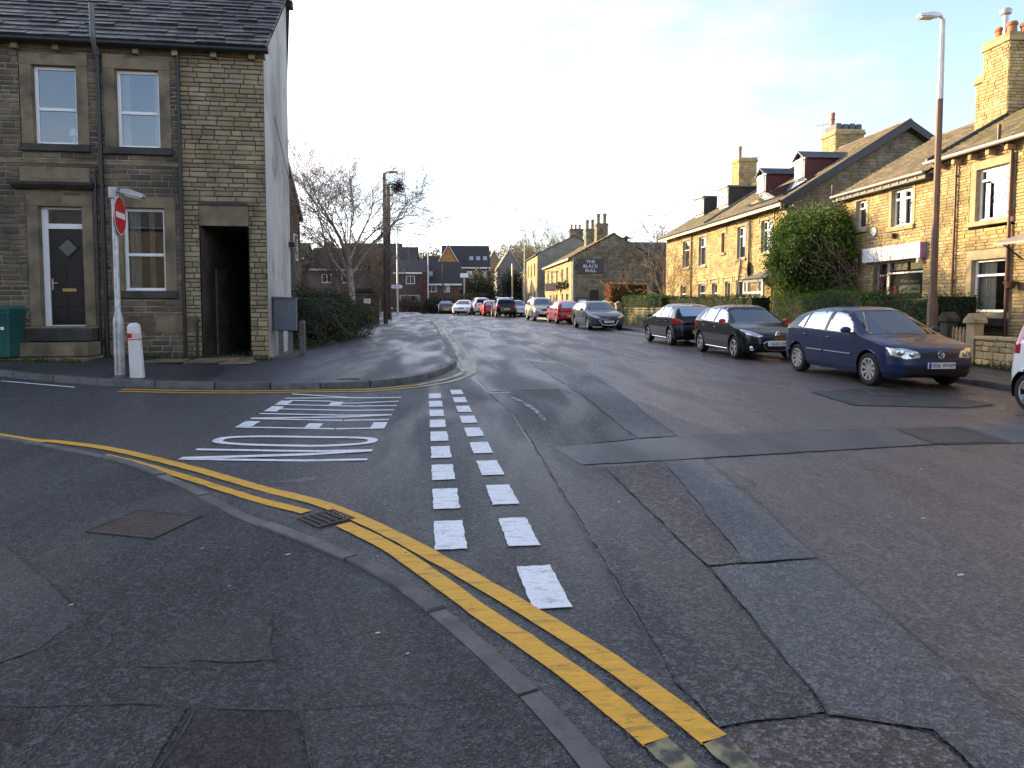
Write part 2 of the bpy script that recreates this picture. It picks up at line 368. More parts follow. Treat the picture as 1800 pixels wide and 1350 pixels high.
# one earth sheet that reaches the horizon
gx = [-1500, -700, -300, -150]+list(range(-90, 91, 6))+[150, 300, 700, 1500]; gy = [-1500, -500, -150, -60]+list(range(-30, 150, 6))+[150, 170, 190, 210, 240, 270, 300, 330, 370, 420, 700, 1500]
b = MB(); b.add([(x, y, H(x, y)-.22+hill(x, y)) for y in gy for x in gx], [(j*len(gx)+i, j*len(gx)+i+1, (j+1)*len(gx)+i+1, (j+1)*len(gx)+i) for j in range(len(gy)-1) for i in range(len(gx)-1)])
tag(b.o('ground', EARTH), kind='structure')
road = sheet('road', [(-1.2, -30)]+[(1.0, -30)]+[(9.95, -30)]+rk[::1][1:]+[(-7, 95)]+fk[::-1][1:]+[(-26, 22), (-14, 12.2)]+nk[1:-1], H, 0, A_MAIN)
tag(road, kind='structure')
# side street: its own darker surface up to the joint with the main road
sj = [(.9, 2.6), (.9, 4.6), (.86, 8), (.84, 9.6), (.6, 12), (.3, 14.6), (.1, 16.6)]
sidepoly = [p for p in nk if p[1] > 2.55 and p[0] < .6]+[(.62, 2.0), (.88, 2.0)]+sj+[p for p in fk if p[1] < 16.5][::-1]
sheet('side_street_surface', sidepoly, H, .004, A_SIDE, road)
PATCH = {
 'midpatch': ([(.64, 18.09), (1.95, 17.98), (2.2, 11.2), (1.95, 12.22), (.65, 12.02), (.5, 14.1)], A_PATCH),
 'leftdark': ([(.62, 11.82), (1.94, 12.14), (2.21, 11.14), (2.13, 7.73), (1.18, 7.37), (1.23, 6.51), (1.44, 6.39), (1.5, 3.88), (1.43, 2.42), (.98, 2.37), (.92, 2.66), (.92, 4.63), (.88, 9.57)], A_WORN),
 'trench': ([(1.13, 7.34), (2.65, 7.82), (5.62, 8.16), (5.96, 8.1), (6.75, 7.9), (9.5, 8.0), (9.5, 7.2), (6.45, 7.12), (5.35, 7.12), (2.54, 6.69), (2.1, 6.62), (1.24, 6.51)], A_PATCH),
 'strip1': ([(1.95, 17.98), (2.71, 16.98), (2.97, 13.23), (2.66, 7.85), (2.15, 7.76), (2.22, 11.14)], A_BLUE),
 'strip2': ([(2.1, 6.58), (2.52, 6.64), (2.25, 4.09), (2.24, 3.96), (1.77, 3.92)], A_BLUE),
 'redstrip': ([(1.45, 6.37), (2.07, 6.53), (1.76, 3.92), (1.52, 3.89)], A_RED),
 'bluestrip': ([(1.53, 3.86), (2.22, 3.92), (2.16, 2.91), (2.08, 2.24), (2.0, 1.2), (1.7, 1.2), (1.75, 2.27), (1.43, 2.41)], A_BLUE),
 'bottomred': ([(.97, 2.34), (1.41, 2.39), (1.73, 2.26), (1.68, 1.2), (1.1, 1.1), (.99, 1.8)], A_RED),
 'golfpatch': ([(6.3, 11.49), (7.73, 11.99), (8.37, 11.18), (8.45, 9.89), (7.74, 9.6), (6.2, 10.03)], A_DARK)}
for ip, (k, (pl, m)) in enumerate(PATCH.items()):
    pl = pl+[pl[0]]; r = random.Random(len(k)); q = []
    for a, c in zip(pl, pl[1:]):
        n = max(1, int(math.dist(a, c)/.12))
        for i in range(n): q.append((a[0]+(c[0]-a[0])*i/n+r.uniform(-.012, .012), a[1]+(c[1]-a[1])*i/n+r.uniform(-.012, .012)))
    sheet('road_patch', q, H, .0062+.0006*ip, m, road)
sheet('road_patch', [(5.52, 8.05), (6.48, 8.13), (6.33, 7.16), (5.37, 7.15)], H, .012, A_DARK, road)
SEAMS = [[(.3, 14.64), (.84, 9.57), (.9, 4.63), (.9, 3.38), (.93, 2.5)], [(1.24, 6.51), (1.45, 6.37), (1.48, 4.84), (1.51, 3.88), (1.46, 3.05), (1.43, 2.41)], [(2.66, 7.82), (2.97, 13.23), (2.76, 17.28), (1.99, 18.32)],
 [(.2, 18.2), (.6, 18.26), (2.01, 18.49), (3.29, 19.11), (5.44, 19.73)], [(2.54, 6.69), (2.45, 5.5), (2.25, 4.02), (2.19, 3.2), (2.12, 2.5), (2.1, 1.5)], [(1.51, 3.88), (1.76, 3.91), (2.23, 3.94)],
 [(2.13, 7.73), (2.21, 11.14), (1.95, 12.22), (.64, 11.95)], [(-.65, 52.29), (1.03, 35.5), (2.28, 26.07), (2.81, 17.59)], [(.22, 52.23), (2.03, 32.52), (2.72, 22.46), (3.29, 19.11)],
 [(.98, 2.36), (1.43, 2.4), (1.74, 2.26), (1.77, 2.0), (1.75, 1.2)], [(2.66, 7.82), (4, 7.98), (5.62, 8.16)], [(2.54, 6.69), (4, 6.9), (5.35, 7.12)], [(2.3, 6.1), (2.62, 6.0), (2.6, 5.6), (2.36, 5.62)]]
for i, s in enumerate(SEAMS):
    r = random.Random(i); p = [(x+r.uniform(-.01, .01), y+r.uniform(-.01, .01)) for x, y in cat(s, .14)]
    ribbon('tar_seam', p, min(.03, .0045+.0009*min(q[1] for q in s)), H, .0145, SEAM, road, ragged=.002)
# give-way dashes
def quad(name, c, dx, dy, w, l, dz, m, parent, hf=H, ragged=.006):
    r = random.Random(int(c[0]*991+c[1]*37)); t = Vector((dx, dy)).normalized(); n = Vector((t.y, -t.x)); pts = []
    for a, b_ in ((-1, -1), (1, -1), (1, 1), (-1, 1)): pts.append(Vector(c)+n*a*w/2+t*b_*l/2)
    q = []
    for a, c2 in zip(pts, pts[1:]+pts[:1]):
        k = max(1, int((c2-a).length/.05))
        for i in range(k):
            p = a+(c2-a)*i/k; q.append((p.x+r.uniform(-ragged, ragged), p.y+r.uniform(-ragged, ragged)))
    return sheet(name, q, hf, dz, m, parent)
for x0, y0, x1, y1, n in ((-.025, 4.58, -.3, 11.55, 9), (.49, 3.68, .07, 12.0, 10)):
    for i in range(n):
        t = i/(n-1); quad('give_way_dash', (x0+(x1-x0)*t, y0+(y1-y0)*t), x1-x0, y1-y0, .205, .58, .012, WHITEP, road)
# NO ENTRY lettering: reads for a driver turning in, letter tops point away along -x
def letter(shapes, y0, w):
    b = MB()
    for si, s in enumerate(shapes):
        zz = .012+.0009*si
        if s[0] == 'ring':
            _, n, t = s; vs = []
            for k in range(n):
                a = 2*math.pi*k/n; c, q = math.cos(a), math.sin(a); e = .75
                for sx, sy in ((1, 1), (1-t[0], 1-t[1])):
                    u = .5+.5*math.copysign(abs(c)**e, c)*sx; v = .5+.5*math.copysign(abs(q)**e, q)*sy; vs.append((u, v))
            pts = [(-.86-1.82*v, y0+u*w) for u, v in vs]
            b.add([(x, y, H(x, y)+zz) for x, y in pts], [(2*k, 2*((k+1) % n), 2*((k+1) % n)+1, 2*k+1) for k in range(n)])
        else:
            n = 6; P = s
            # quad subdivided along its long side
            vs = []
            for k in range(n+1):
                t = k/n
                for A, B in ((P[0], P[3]), (P[1], P[2])): vs.append((A[0]+(B[0]-A[0])*t, A[1]+(B[1]-A[1])*t))
            pts = [(-.86-1.82*v, y0+u*w) for u, v in vs]
            b.add([(x, y, H(x, y)+zz) for x, y in pts], [(2*k, 2*k+1, 2*k+3, 2*k+2) for k in range(n)])
    return b.o('painted_letter', WHITEP, road)
s = .16; hh = .10
V = lambda u: [(u, 0), (u+s, 0), (u+s, 1), (u, 1)]
Hh = lambda v, u0=0, u1=1: [(u0, v), (u0, v+hh), (u1, v+hh), (u1, v)]
Nn = [V(0), V(1-s), [(0.02, 1), (s+.06, 1), (.98, 0), (1-s-.06, 0)]]
Ee = [V(0), Hh(0, s), Hh(.45, s, .85), Hh(1-hh, s)]
Tt = [[(.5-s/2, 0), (.5+s/2, 0), (.5+s/2, 1-hh), (.5-s/2, 1-hh)], Hh(1-hh)]
Rr = [V(0), Hh(1-hh, s, .85), Hh(.47, s, .85), [(.85-s*.2, .55), (1, .58), (1, .92), (.85-s*.2, .95)], [(1-s, 0), (1, 0), (.62, .48), (.45, .48)]]
Yy = [[(.5-s/2, 0), (.5+s/2, 0), (.5+s/2, .45), (.5-s/2, .45)], [(.5-s/2, .45), (.5+s*.4, .45), (s, 1), (0, 1)], [(.5-s*.4, .45), (.5+s/2, .45), (1, 1), (1-s, 1)]]
for sh, y0, w in ((Nn, 6.86, .52), ([('ring', 40, (.34, .12))], 7.56, .6), (Ee, 8.62, .46), (Nn, 9.24, .5), (Tt, 9.9, .48), (Rr, 10.5, .5), (Yy, 11.12, .58)): letter(sh, y0, w)
# double yellow lines
yo = cat([(-14, 12.6), (-9, 10.25), (-5.0, 7.93), (-4.2, 7.61), (-3.48, 7.28), (-2.48, 6.57), (-1.66, 5.9), (-1.05, 5.4), (-.55, 4.8), (.01, 3.97), (.54, 3.1), (.80, 2.6), (.93, 2.29)], .1)
ribbon('yellow_line', yo, .118, H, .0125, YELP, road, ragged=.004)
ribbon('yellow_line', cat([(-3.45, 7.02), (-2.88, 6.62), (-2.24, 6.1), (-1.61, 5.57), (-1.1, 5.17)], .1), .1, H, .0125, YELP, road, ragged=.004)
ribbon('yellow_line', cat([(-.78, 4.86), (-.36, 4.28), (.13, 3.40), (.47, 2.82), (.72, 2.3)], .1), .118, H, .0125, YELP, road, ragged=.004)
ribbon('worn_yellow_line', cat([(.93, 2.29), (1.03, 1.9), (1.15, 1.2)], .08), .105, H, .0125, YELBIT, road, ragged=.008)
ribbon('worn_yellow_line', cat([(.72, 2.3), (.83, 1.95), (.95, 1.2)], .08), .105, H, .0125, YELBIT, road, ragged=.008)
ribbon('yellow_line', cat([(-5.4, 11.5), (-3.71, 11.61), (-2.31, 11.99), (-1.37, 12.26), (-.59, 12.78)], .15), .09, H, .0125, YELP, road)
ribbon('yellow_line', cat([(-5.45, 11.76), (-3.8, 11.84), (-2.36, 12.22), (-1.4, 12.54), (-.65, 13.07)], .15), .09, H, .0125, YELP, road)
ribbon('faded_yellow_line', cat([(-.59, 12.78), (-.04, 13.5), (.36, 14.63), (.49, 15.67), (.46, 18.79), (.13, 27.3), (-.4, 37.6), (-1.2, 50), (-2.6, 66)], .3), .115, H, .0125, YELOLD, road, ragged=.004)
ribbon('faded_yellow_line', cat([(-.65, 13.07), (-.16, 13.9), (.19, 15.0), (.26, 16.07), (.19, 19.17), (-.14, 27.3), (-.66, 37.6), (-1.45, 50), (-2.85, 66)], .3), .115, H, .0125, YELOLD, road, ragged=.004)
ribbon('worn_white_line', cat([(.62, 11.8), (1.0, 11.9)], .1), .07, H, .0125, WHITEP, road, ragged=.02)
ribbon('worn_white_line', cat([(.98, 11.3), (1.12, 10.6), (1.2, 9.9), (1.24, 9.0)], .1), .07, H, .0125, mat('ghost_white', (.3, .3, .3), .6, .2, 9, dirt=[((.05, .05, .053), 7, .42, .58, .95)]), road, ragged=.03)
ribbon('bay_line', cat([(9.0, 27), (8.25, 33), (7.6, 38)], .3), .11, H, .0125, WHITEP, road)
quad('worn_white_line', (-7.0, 12.15), 1, -.38, .07, 1.6, .0125, WHITEP, road)
# pavements with kerb stones
def kerbs(parent, path, side, hk, hf, m, ln=.92, w=.13, vis=40):
    acc = [0]
    for a, c in zip(path, path[1:]): acc.append(acc[-1]+math.dist(a, c))
    def at(s):
        s = max(0, min(acc[-1]-1e-4, s)); i = max(k for k in range(len(acc)) if acc[k] <= s); i = min(i, len(path)-2); t = (s-acc[i])/(acc[i+1]-acc[i])
        return Vector((path[i][0]+(path[i+1][0]-path[i][0])*t, path[i][1]+(path[i+1][1]-path[i][1])*t))
    r = random.Random(int(acc[-1]*10)); s = 0
    while s < acc[-1]-.2:
        e = min(s+ln*r.uniform(.85, 1.1), acc[-1]); b = MB(); k = 3; vs = []
        jj = r.uniform(-.009, .009); jh = r.uniform(-.009, .009)
        for i in range(k+1):
            q = s+.009+(e-s-.018)*i/k; p = at(q); t = (at(q+.05)-at(q-.05)).normalized(); n = Vector((-t.y, t.x))*side
            for d, z in ((0, -.12), (.004, hk-.025), (.022, hk), (w, hk+.002), (w, -.12)):
                pp = p+n*(d+jj); vs.append((pp.x, pp.y, hf(pp.x, pp.y)+z+(jh if z > 0 else 0)))
        b.add(vs, [(i*5+j, i*5+j+1, i*5+j+6, i*5+j+5) for i in range(k) for j in range(4)]+[(0, 1, 2, 3, 4), tuple(k*5+j for j in (4, 3, 2, 1, 0))])
        b.o('kerb_stone', m, parent, smooth=True); s = e
pn = sheet('near_pavement', offs(nk, -.12)+[(-14, -30)], Hpn, 0, A_PAV); tag(pn, kind='structure')
kerbs(pn, nk[:-60], -1, .06, H, KERB, w=.115)
pl_ = offs(fk, .12); pf = sheet('corner_pavement', pl_+[(-12, 95), (-30, 60), (-30, 24)], Hpl, 0, A_PAVL); tag(pf, kind='structure')
kerbs(pf, [p for p in fk if p[0] > -13 and p[1] < 60], 1, .115, H, KERBD)
pr_ = sheet('right_pavement', offs(rk, -.12)+[(6, 95), (9.5, 72), (11.2, 48), (12.2, 30), (12.3, 10), (12.3, -30)], Hpr, 0, A_PAVL); tag(pr_, kind='structure')
kerbs(pr_, [p for p in rk if 4 < p[1] < 60], -1, .105, H, KERBD)
# sunk kerb side setts along the main road on the left
SETT = mat('gutter_sett', (.16, .155, .15), .6, .3, 6, b=.4, bs=50, isl=.3)
r = random.Random(4); gut = offs(cat([(.1, 18.8), (-.09, 20.8), (-.26, 25), (-.42, 28.5)], .22), -.1)
for p in gut:
    for d in (0, .12):
        b = MB(); b.box(-.05, .05, -.1, .1, -.02, .012+r.uniform(-.004, .004))
        b.o('gutter_sett', SETT, road, bevel=.01, M=TR(p[0]-.03+d, p[1]+r.uniform(-.02, .02), H(*p)) @ RZ(r.uniform(-6, 6)))
# patches in the near pavement
for pl, m in (([(-6, 4.5), (-2.68, 4.33), (-1.76, 3.36), (-1.8, 3.06), (-2.1, 2.7), (-6, 1.5)], A_OLD), ([(-1.66, 2.94), (-1.2, 3.3), (-.91, 3.37), (-.77, 2.9), (-1.52, 2.93)], A_DARK)):
    pl = pl+[pl[0]]; r = random.Random(5); q = []
    for a, c in zip(pl, pl[1:]):
        n = max(1, int(math.dist(a, c)/.15))
        for i in range(n): q.append((a[0]+(c[0]-a[0])*i/n+r.uniform(-.02, .02), a[1]+(c[1]-a[1])*i/n+r.uniform(-.02, .02)))
    sheet('pavement_patch', q, Hpn, .004, m, pn)
for i, pl in enumerate(([(-2.6, 2.62), (-1.46, 2.63), (-1.4, 1.2), (-2.6, 1.2)], [(-1.44, 2.62), (-1.0, 2.58), (-.95, 1.2), (-1.39, 1.2)], [(-.98, 2.57), (-.6, 2.52), (-.42, 2.0), (-.5, 1.2), (-.93, 1.2)], [(-.58, 2.52), (.16, 2.54), (.30, 2.3), (.36, 2.1), (.5, 1.2), (-.48, 1.2), (-.40, 2.0)])):
    sheet('flagstone', pl, Hpn, .004+.001*i, (A_SLAB, A_PAV, A_SLAB, A_PAV)[i], pn)
for s in ([(-2.6, 2.63), (-1.46, 2.63), (-.96, 2.58), (-.58, 2.52), (.18, 2.55)], [(-1.42, 2.62), (-1.38, 1.2)], [(-.96, 2.57), (-.93, 1.2)], [(-.56, 2.5), (-.41, 2.0), (-.48, 1.2)], [(-2.7, 4.33), (-1.76, 3.36), (-1.8, 3.05)], [(-1.6, 2.92), (-.77, 2.89), (-.9, 3.36)]):
    r = random.Random(7); ribbon('joint', [(x+r.uniform(-.01, .01), y+r.uniform(-.01, .01)) for x, y in cat(s, .1)],   .007, Hpn, .0095, SEAM, pn, ragged=.003)
# gully grate
g = thing('gully_grate', 'rusty iron drain grate interrupting the inner yellow line', 'drain grate', (-.925, 5.0, H(-.925, 5.0)), rad(-49)); g.scale = (.6, .78, 1)
b = MB(); b.box(-.24, .24, -.18, .18, .004, .0088); b.o('pit', mat('black_pit', (.004, .004, .004), .9, .1), g)
b = MB()
for x0, x1, y0, y1 in ((-.25, .25, -.19, -.165), (-.25, .25, .165, .19), (-.25, -.225, -.165, .165), (.225, .25, -.165, .165)): b.box(x0, x1, y0, y1, .002, .018)
b.o('frame', IRON, g)
for i in range(6):
    b = MB(); x = -.19+i*.076; b.box(x-.011, x+.011, -.165, .165, .010, .0165); b.o('bar', IRON, g)
for i in range(4):
    b = MB(); y = -.11+i*.073; b.box(-.225, .225, y-.011, y+.011, .0098, .016); b.o('cross_bar', IRON, g)
# inspection cover in the near pavement
g = thing('inspection_cover', 'square rusty inspection cover with raised studs in near pavement', 'manhole cover', (-2.09, 4.77, Hpn(-2.09, 4.77)), rad(-24)); g.rotation_euler = (Matrix.Rotation(math.atan(.035), 3, 'Y') @ Matrix.Rotation(rad(-15), 3, 'Z')).to_euler(); g.scale = (.93, .93, 1)
b = MB(); b.box(-.25, .25, -.24, .24, -.03, .006); b.o('cover_plate', IRON, g)
b = MB()
for x0, x1, y0, y1 in ((-.27, .27, -.265, -.245), (-.27, .27, .245, .265), (-.27, -.255, -.245, .245), (.255, .27, -.245, .245)): b.box(x0, x1, y0, y1, -.03, .009)
b.o('frame', IRON, g)
b = MB()
for i in range(10):
    for j in range(9):
        M = TR(-.225+i*.05, -.2+j*.05, .006) @ RZ(45 if (i+j) % 2 else -45); b.box(-.018, .018, -.007, .007, 0, .003, M)
tag(b.o('raised_studs', IRON, g), kind='stuff')
g = thing('road_gully', 'iron gully grate in dark patch beside blue hatchback', 'drain grate', (7.45, 11.05, H(7.45, 11)+.008), rad(-8))
b = MB(); b.box(-.3, .3, -.22, .22, 0, .006); b.o('frame', IRON, g)
for i in range(9):
    b = MB(); x = -.25+i*.062; b.box(x-.012, x+.012, -.19, .19, .006, .014); b.o('bar', mat('worn_iron', (.12, .11, .105), .4, .2, 9, met=.5), g)
g = thing('pavement_cover', 'small rectangular water cover in corner pavement near kerb', 'manhole cover', (-2.0, 13.1, Hpl(-2.0, 13.1)), rad(18))
b = MB(); b.box(-.22, .22, -.14, .14, -.02, .006); b.o('cover_plate', IRON, g, bevel=.004)
b = MB(); b.box(-.16, .16, -.02, .02, .006, .009); b.o('lifting_bar', IRON, g)
# litter and leaf bits
lit = mat('litter_white', (.6, .6, .58), .7, .1); lf = mat('dead_leaf', (.12, .07, .03), .8, .4, 40)
r = random.Random(11); b = MB()
for i in range(520):
    if i < 160: x, y = r.uniform(-6, .2), r.uniform(1.6, 7.5); z = Hpn(x, y)+.004
    elif i < 300: x, y = r.uniform(1, 9.5), r.uniform(2.2, 14); z = H(x, y)+.016
    else: x, y = 10.1+abs(r.gauss(0, .7)), r.uniform(8, 30); z = Hpr(x, y)+.004
    s_ = r.uniform(.004, .012) if i < 300 else r.uniform(.015, .04); M = TR(x, y, z) @ RZ(r.uniform(0, 360)) @ RX(r.uniform(-15, 15))
    b.add([(-s_, -s_*.6, 0), (s_, -s_*.5, 0), (s_*.9, s_*.7, .002), (-s_*.8, s_*.6, 0)], [(0, 1, 2, 3)], M)
wb = MB()
for x, y, s_ in ((-1.55, 4.3, .012), (-2.3, 4.9, .01), (-1.0, 4.15, .016), (-.62, 4.1, .01), (-.35, 3.1, .012), (-1.9, 3.5, .012), (3.4, 4.6, .016), (2.9, 3.6, .02), (8.6, 9.4, .03), (-1.2, 3.7, .009), (-.2, 2.9, .008), (1.3, 5.2, .012), (4.4, 6.0, .014)):
    zz = (Hpn(x, y)+.006) if x < .3 else H(x, y)+.018
    wb.add([(x-s_, y-s_*.4, zz), (x+s_, y-s_*.5, zz+.003), (x+s_*.8, y+s_*.5, zz+.004), (x-s_*.7, y+s_*.4, zz)], [(0, 1, 2, 3)])
tag(wb.o('litter', lit), 'tiny white scraps of litter scattered on road and pavement', 'litter', kind='stuff')
tag(b.o('fallen_leaves', lf), 'scattered dead leaves and grit on pavements and road', 'leaf litter', kind='stuff')

# ------------------------------------------------------------------ building materials
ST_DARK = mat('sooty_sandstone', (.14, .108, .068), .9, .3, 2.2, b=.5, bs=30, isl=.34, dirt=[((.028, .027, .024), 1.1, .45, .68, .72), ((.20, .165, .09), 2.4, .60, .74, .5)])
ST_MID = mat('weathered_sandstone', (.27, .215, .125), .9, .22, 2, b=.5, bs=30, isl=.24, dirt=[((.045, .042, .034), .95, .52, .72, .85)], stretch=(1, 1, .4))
ST_DRESS = mat('dressed_sandstone', (.20, .156, .092), .85, .2, 3, b=.3, bs=40, isl=.1, dirt=[((.05, .045, .036), 1.6, .48, .72, .75)])
ST_SOOT = mat('blackened_sill', (.05, .045, .038), .85, .3, 4, b=.3, bs=40)
MORT_P = mat('pale_mortar', (.27, .245, .18), .95, .25, 3, b=.4, bs=60, dirt=[((.05, .046, .036), 1.0, .45, .68, .8)])
MORT_D = mat('dark_mortar', (.06, .053, .038), .95, .25, 3, b=.3, bs=60)
ST_GOLD = mat('honey_sandstone', (.42, .305, .135), .88, .2, 2.2, b=.45, bs=26, isl=.2, dirt=[((.13, .10, .06), 1.3, .52, .74, .6)])
MORT_G = mat('honey_mortar', (.27, .215, .125), .95, .2, 3)
ST_GOLDD = mat('dressed_honey_stone', (.38, .295, .17), .85, .15, 3, b=.25, bs=30, isl=.08, dirt=[((.16, .12, .075), 2, .52, .74, .6)])
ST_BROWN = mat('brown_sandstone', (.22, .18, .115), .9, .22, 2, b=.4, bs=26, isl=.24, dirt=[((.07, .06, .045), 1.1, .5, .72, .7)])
UPVC = mat('white_upvc', (.78, .79, .80), .35, .03, 4)
SLATE = mat('stone_slate_dark', (.040, .041, .043), .45, .35, 4, b=.5, bs=22, isl=.3, dirt=[((.045, .05, .028), 2.2, .55, .7, .5)], rv=.12)
SLATE_B = mat('stone_slate_brown', (.17, .135, .085), .8, .25, 3, b=.4, bs=22, isl=.22, dirt=[((.10, .095, .045), 1.2, .5, .7, .6)])
SLATE_M = mat('stone_slate_mossy', (.15, .125, .07), .85, .25, 2, b=.4, bs=22, isl=.22, dirt=[((.11, .105, .03), 1.4, .45, .66, .7)])
BLACKP = mat('black_gloss_pipe', (.010, .010, .011), .42, .2, 8)
BROWNP = mat('brown_painted_pipe', (.10, .035, .025), .4, .2, 8)
GUTG = mat('grey_gutter', (.35, .33, .31), .4, .1, 4)
ROOMD = mat('dark_room', (.03, .027, .025), .9, .2)
CURT = mat('net_curtain', (.42, .43, .44), .9, .1, 9)
GLASS = glass('window_glass', .8, .12)
RENDER = mat('grey_render', (.53, .52, .49), .9, .08, 1.6, b=.25, bs=30, dirt=[((.22, .215, .18), .8, .45, .7, .75), ((.12, .12, .10), 2.6, .56, .72, .65), ((.55, .5, .4), 6, .66, .72, .5)], stretch=(1, 1, .45))
WOODD = mat('dark_brown_door', (.014, .009, .0075), .5, .15, 6)
BRASS = mat('brass', (.55, .42, .16), .35, .1, 9, met=.8)
CHROME = mat('chrome', (.75, .75, .76), .15, .03, met=1)
FASCIA = mat('dark_fascia', (.05, .045, .04), .5, .2, 6)
POT_R = mat('terracotta_pot', (.36, .15, .075), .8, .2, 9, dirt=[((.08, .06, .05), 5, .5, .7, .6)])
POT_B = mat('buff_pot', (.26, .20, .13), .85, .2, 9, dirt=[((.08, .07, .055), 5, .5, .7, .6)])
LEAD = mat('lead_flashing', (.14, .145, .15), .5, .2, 6)

def surround(h, T, hole, jw=.22, hd=.24, sh=.16, proud=.03, m=None, ms=None, sill=True, out=.06):
    m = m or ST_DRESS; u0, u1, v0, v1 = hole
    for n, q in (('lintel', (u0-jw, u1+jw, -proud, .2, v1, v1+hd)), ('jamb', (u0-jw, u0, -proud+.004, .2, v0, v1)), ('jamb', (u1, u1+jw, -proud+.004, .2, v0, v1))):
        b = MB(); b.box(*q, M=T); b.o(n, m, h, bevel=.008)
    if sill: b = MB(); b.box(u0-jw-.02, u1+jw+.02, -proud-out, .2, v0-sh, v0, M=T); b.o('sill', ms or m, h, bevel=.01)
def window(h, T, hole, d=.11, bars=(), mull=(), fr=.065, curtain=None, name='window', room=True, fm=None, gm=None):
    """frame in the opening, one pane per light, a dark room and curtains behind"""
    u0, u1, v0, v1 = hole; b = MB(); e = .002; u0 += e; u1 -= e; v0 += e; v1 -= e; fm = fm or UPVC
    b.box(u0, u0+fr, d, d+.06, v0, v1); b.box(u1-fr, u1, d, d+.06, v0, v1); b.box(u0+fr, u1-fr, d+.001, d+.06, v0, v0+fr); b.box(u0+fr, u1-fr, d+.001, d+.06, v1-fr, v1)
    vs = [v0+fr]+[x for t in bars for x in (v0+(v1-v0)*t-fr*.5, v0+(v1-v0)*t+fr*.5)]+[v1-fr]
    for t in bars: z = v0+(v1-v0)*t; b.box(u0+fr, u1-fr, d-.006, d+.058, z-fr*.5, z+fr*.5)
    us = [u0+fr]+[x for t in mull for x in (u0+(u1-u0)*t-fr*.4, u0+(u1-u0)*t+fr*.4)]+[u1-fr]
    for t in mull:
        x = u0+(u1-u0)*t; b.box(x-fr*.4, x+fr*.4, d-.003, d+.058, v0+fr, v1-fr)
    b.box(u0-.0, u1+.0, d-.03, d, v0, v0+.035)
    w = b.o(name, fm, h, bevel=.006, M=T)
    for i in range(0, len(us), 2):
        for j in range(0, len(vs), 2):
            p = MB(); a, c, q, r_ = us[i], us[i+1], vs[j], vs[j+1]; s_ = .02
            k = MB(); k.add([(a, d+.028, q), (c, d+.028, q), (c, d+.028, r_), (a, d+.028, r_)], [(0, 1, 2, 3)]); k.o('pane', gm or GLASS, w)
    if room:
        k = MB(); D = d+.7; k.add([(u0, d+.07, v0), (u1, d+.07, v0), (u1, d+.07, v1), (u0, d+.07, v1), (u0-.3, D, v0-.2), (u1+.3, D, v0-.2), (u1+.3, D, v1+.1), (u0-.3, D, v1+.1)], [(4, 5, 6, 7), (0, 1, 5, 4), (1, 2, 6, 5), (2, 3, 7, 6), (3, 0, 4, 7)]); k.o('room', ROOMD, w)
    if curtain:
        r = random.Random(int(u0*100)+5)
        for a0, a1 in curtain:
            k = MB(); n = 14; vs2 = []
            for i in range(n+1):
                x = u0+fr+(u1-u0-2*fr)*(a0+(a1-a0)*i/n); y = d+.13+.022*math.sin(i*1.9)+r.uniform(-.006, .006); vs2 += [(x, y, v0+fr), (x, y, v1-.03)]
            k.add(vs2, [(2*i, 2*i+2, 2*i+3, 2*i+1) for i in range(n)]); k.o('curtain', CURT, w, smooth=True)
    return w
def pipe(h, T, u, v0, v1, m, r=.04, out=.075, name='downpipe', brackets=True, hopper=False):
    b = MB(); b.tube([T @ Vector((u, -out, v0)), T @ Vector((u, -out, v1))], r, 10)
    for v in (v0+.3, v0+1.9, v0+3.6, v1-.5):
        if v < v1: b.tube([T @ Vector((u, -out, v)), T @ Vector((u, -out, v+.07))], r*1.3, 10)
    if hopper: b.box(u-.1, u+.1, -.16, -.01, v1-.02, v1+.18, M=T)
    return b.o(name, m, h, smooth=True)
def slope_frame(z, y, a): return TR(0, y, z) @ RX(a-90)
def roof(h, W0, W1, y0, z0, yr, zr, m, row=.27, ln=(.3, .55), nobj=0, th=.03, seed=1, xr=None, yb=None, zb=None, var=None):
    """front slope of overlapping slates on a slab, plain rear slope"""
    a = math.degrees(math.atan2(zr-z0, yr-y0)); Ls = math.hypot(zr-z0, yr-y0); T = slope_frame(z0, y0, a); rnd = random.Random(seed)
    b = MB(); yb = yb or 2*yr-y0; zb = zb if zb is not None else z0
    e0 = xr(0) if xr else (W0, W1); e1 = xr(Ls) if xr else (W0, W1)
    b.add([(e0[0], y0, z0), (e0[1], y0, z0), (e1[1], yr, zr), (e1[0], yr, zr), (e0[0], yb, zb), (e1[1]-(.8 if xr else 0), yb, zb)], [(0, 1, 2, 3), (3, 2, 5, 4)])
    b.add([(e0[0], y0, z0-.06), (e0[1], y0, z0-.06), (e1[1], yr, zr-.08), (e1[0], yr, zr-.08)], [(3, 2, 1, 0)])
    rf = b.o('roof', m, h)
    items = []; v = 0
    while v < Ls-.02:
        rr = min(row, Ls-v); a0, a1 = (W0, W1) if xr is None else xr(v); x = a0-rnd.uniform(0, ln[0])
        while x < a1-.02:
            l = rnd.uniform(*ln); s0, s1 = max(a0, x), min(a1, x+l)
            if s1-s0 > .05: items.append((s0, v, s1-s0, rr))
            x += l
        v += row
    pieces(h, T, items, var or SLV, m, 'slate', nobj, seed)
    rb = MB(); n = max(2, int((W1-W0)/.5)); ee = e1
    for i in range(n):
        x0 = ee[0]+(ee[1]-ee[0])*i/n; x1 = ee[0]+(ee[1]-ee[0])*(i+1)/n-.012
        rb.prism([(yr-.16, zr-.07), (yr-.1, zr+.02), (yr, zr+.06), (yr+.1, zr+.02), (yr+.16, zr-.07)], x0, x1, 'x')
    rb.o('ridge_tiles', m, h)
    return rf, T, Ls
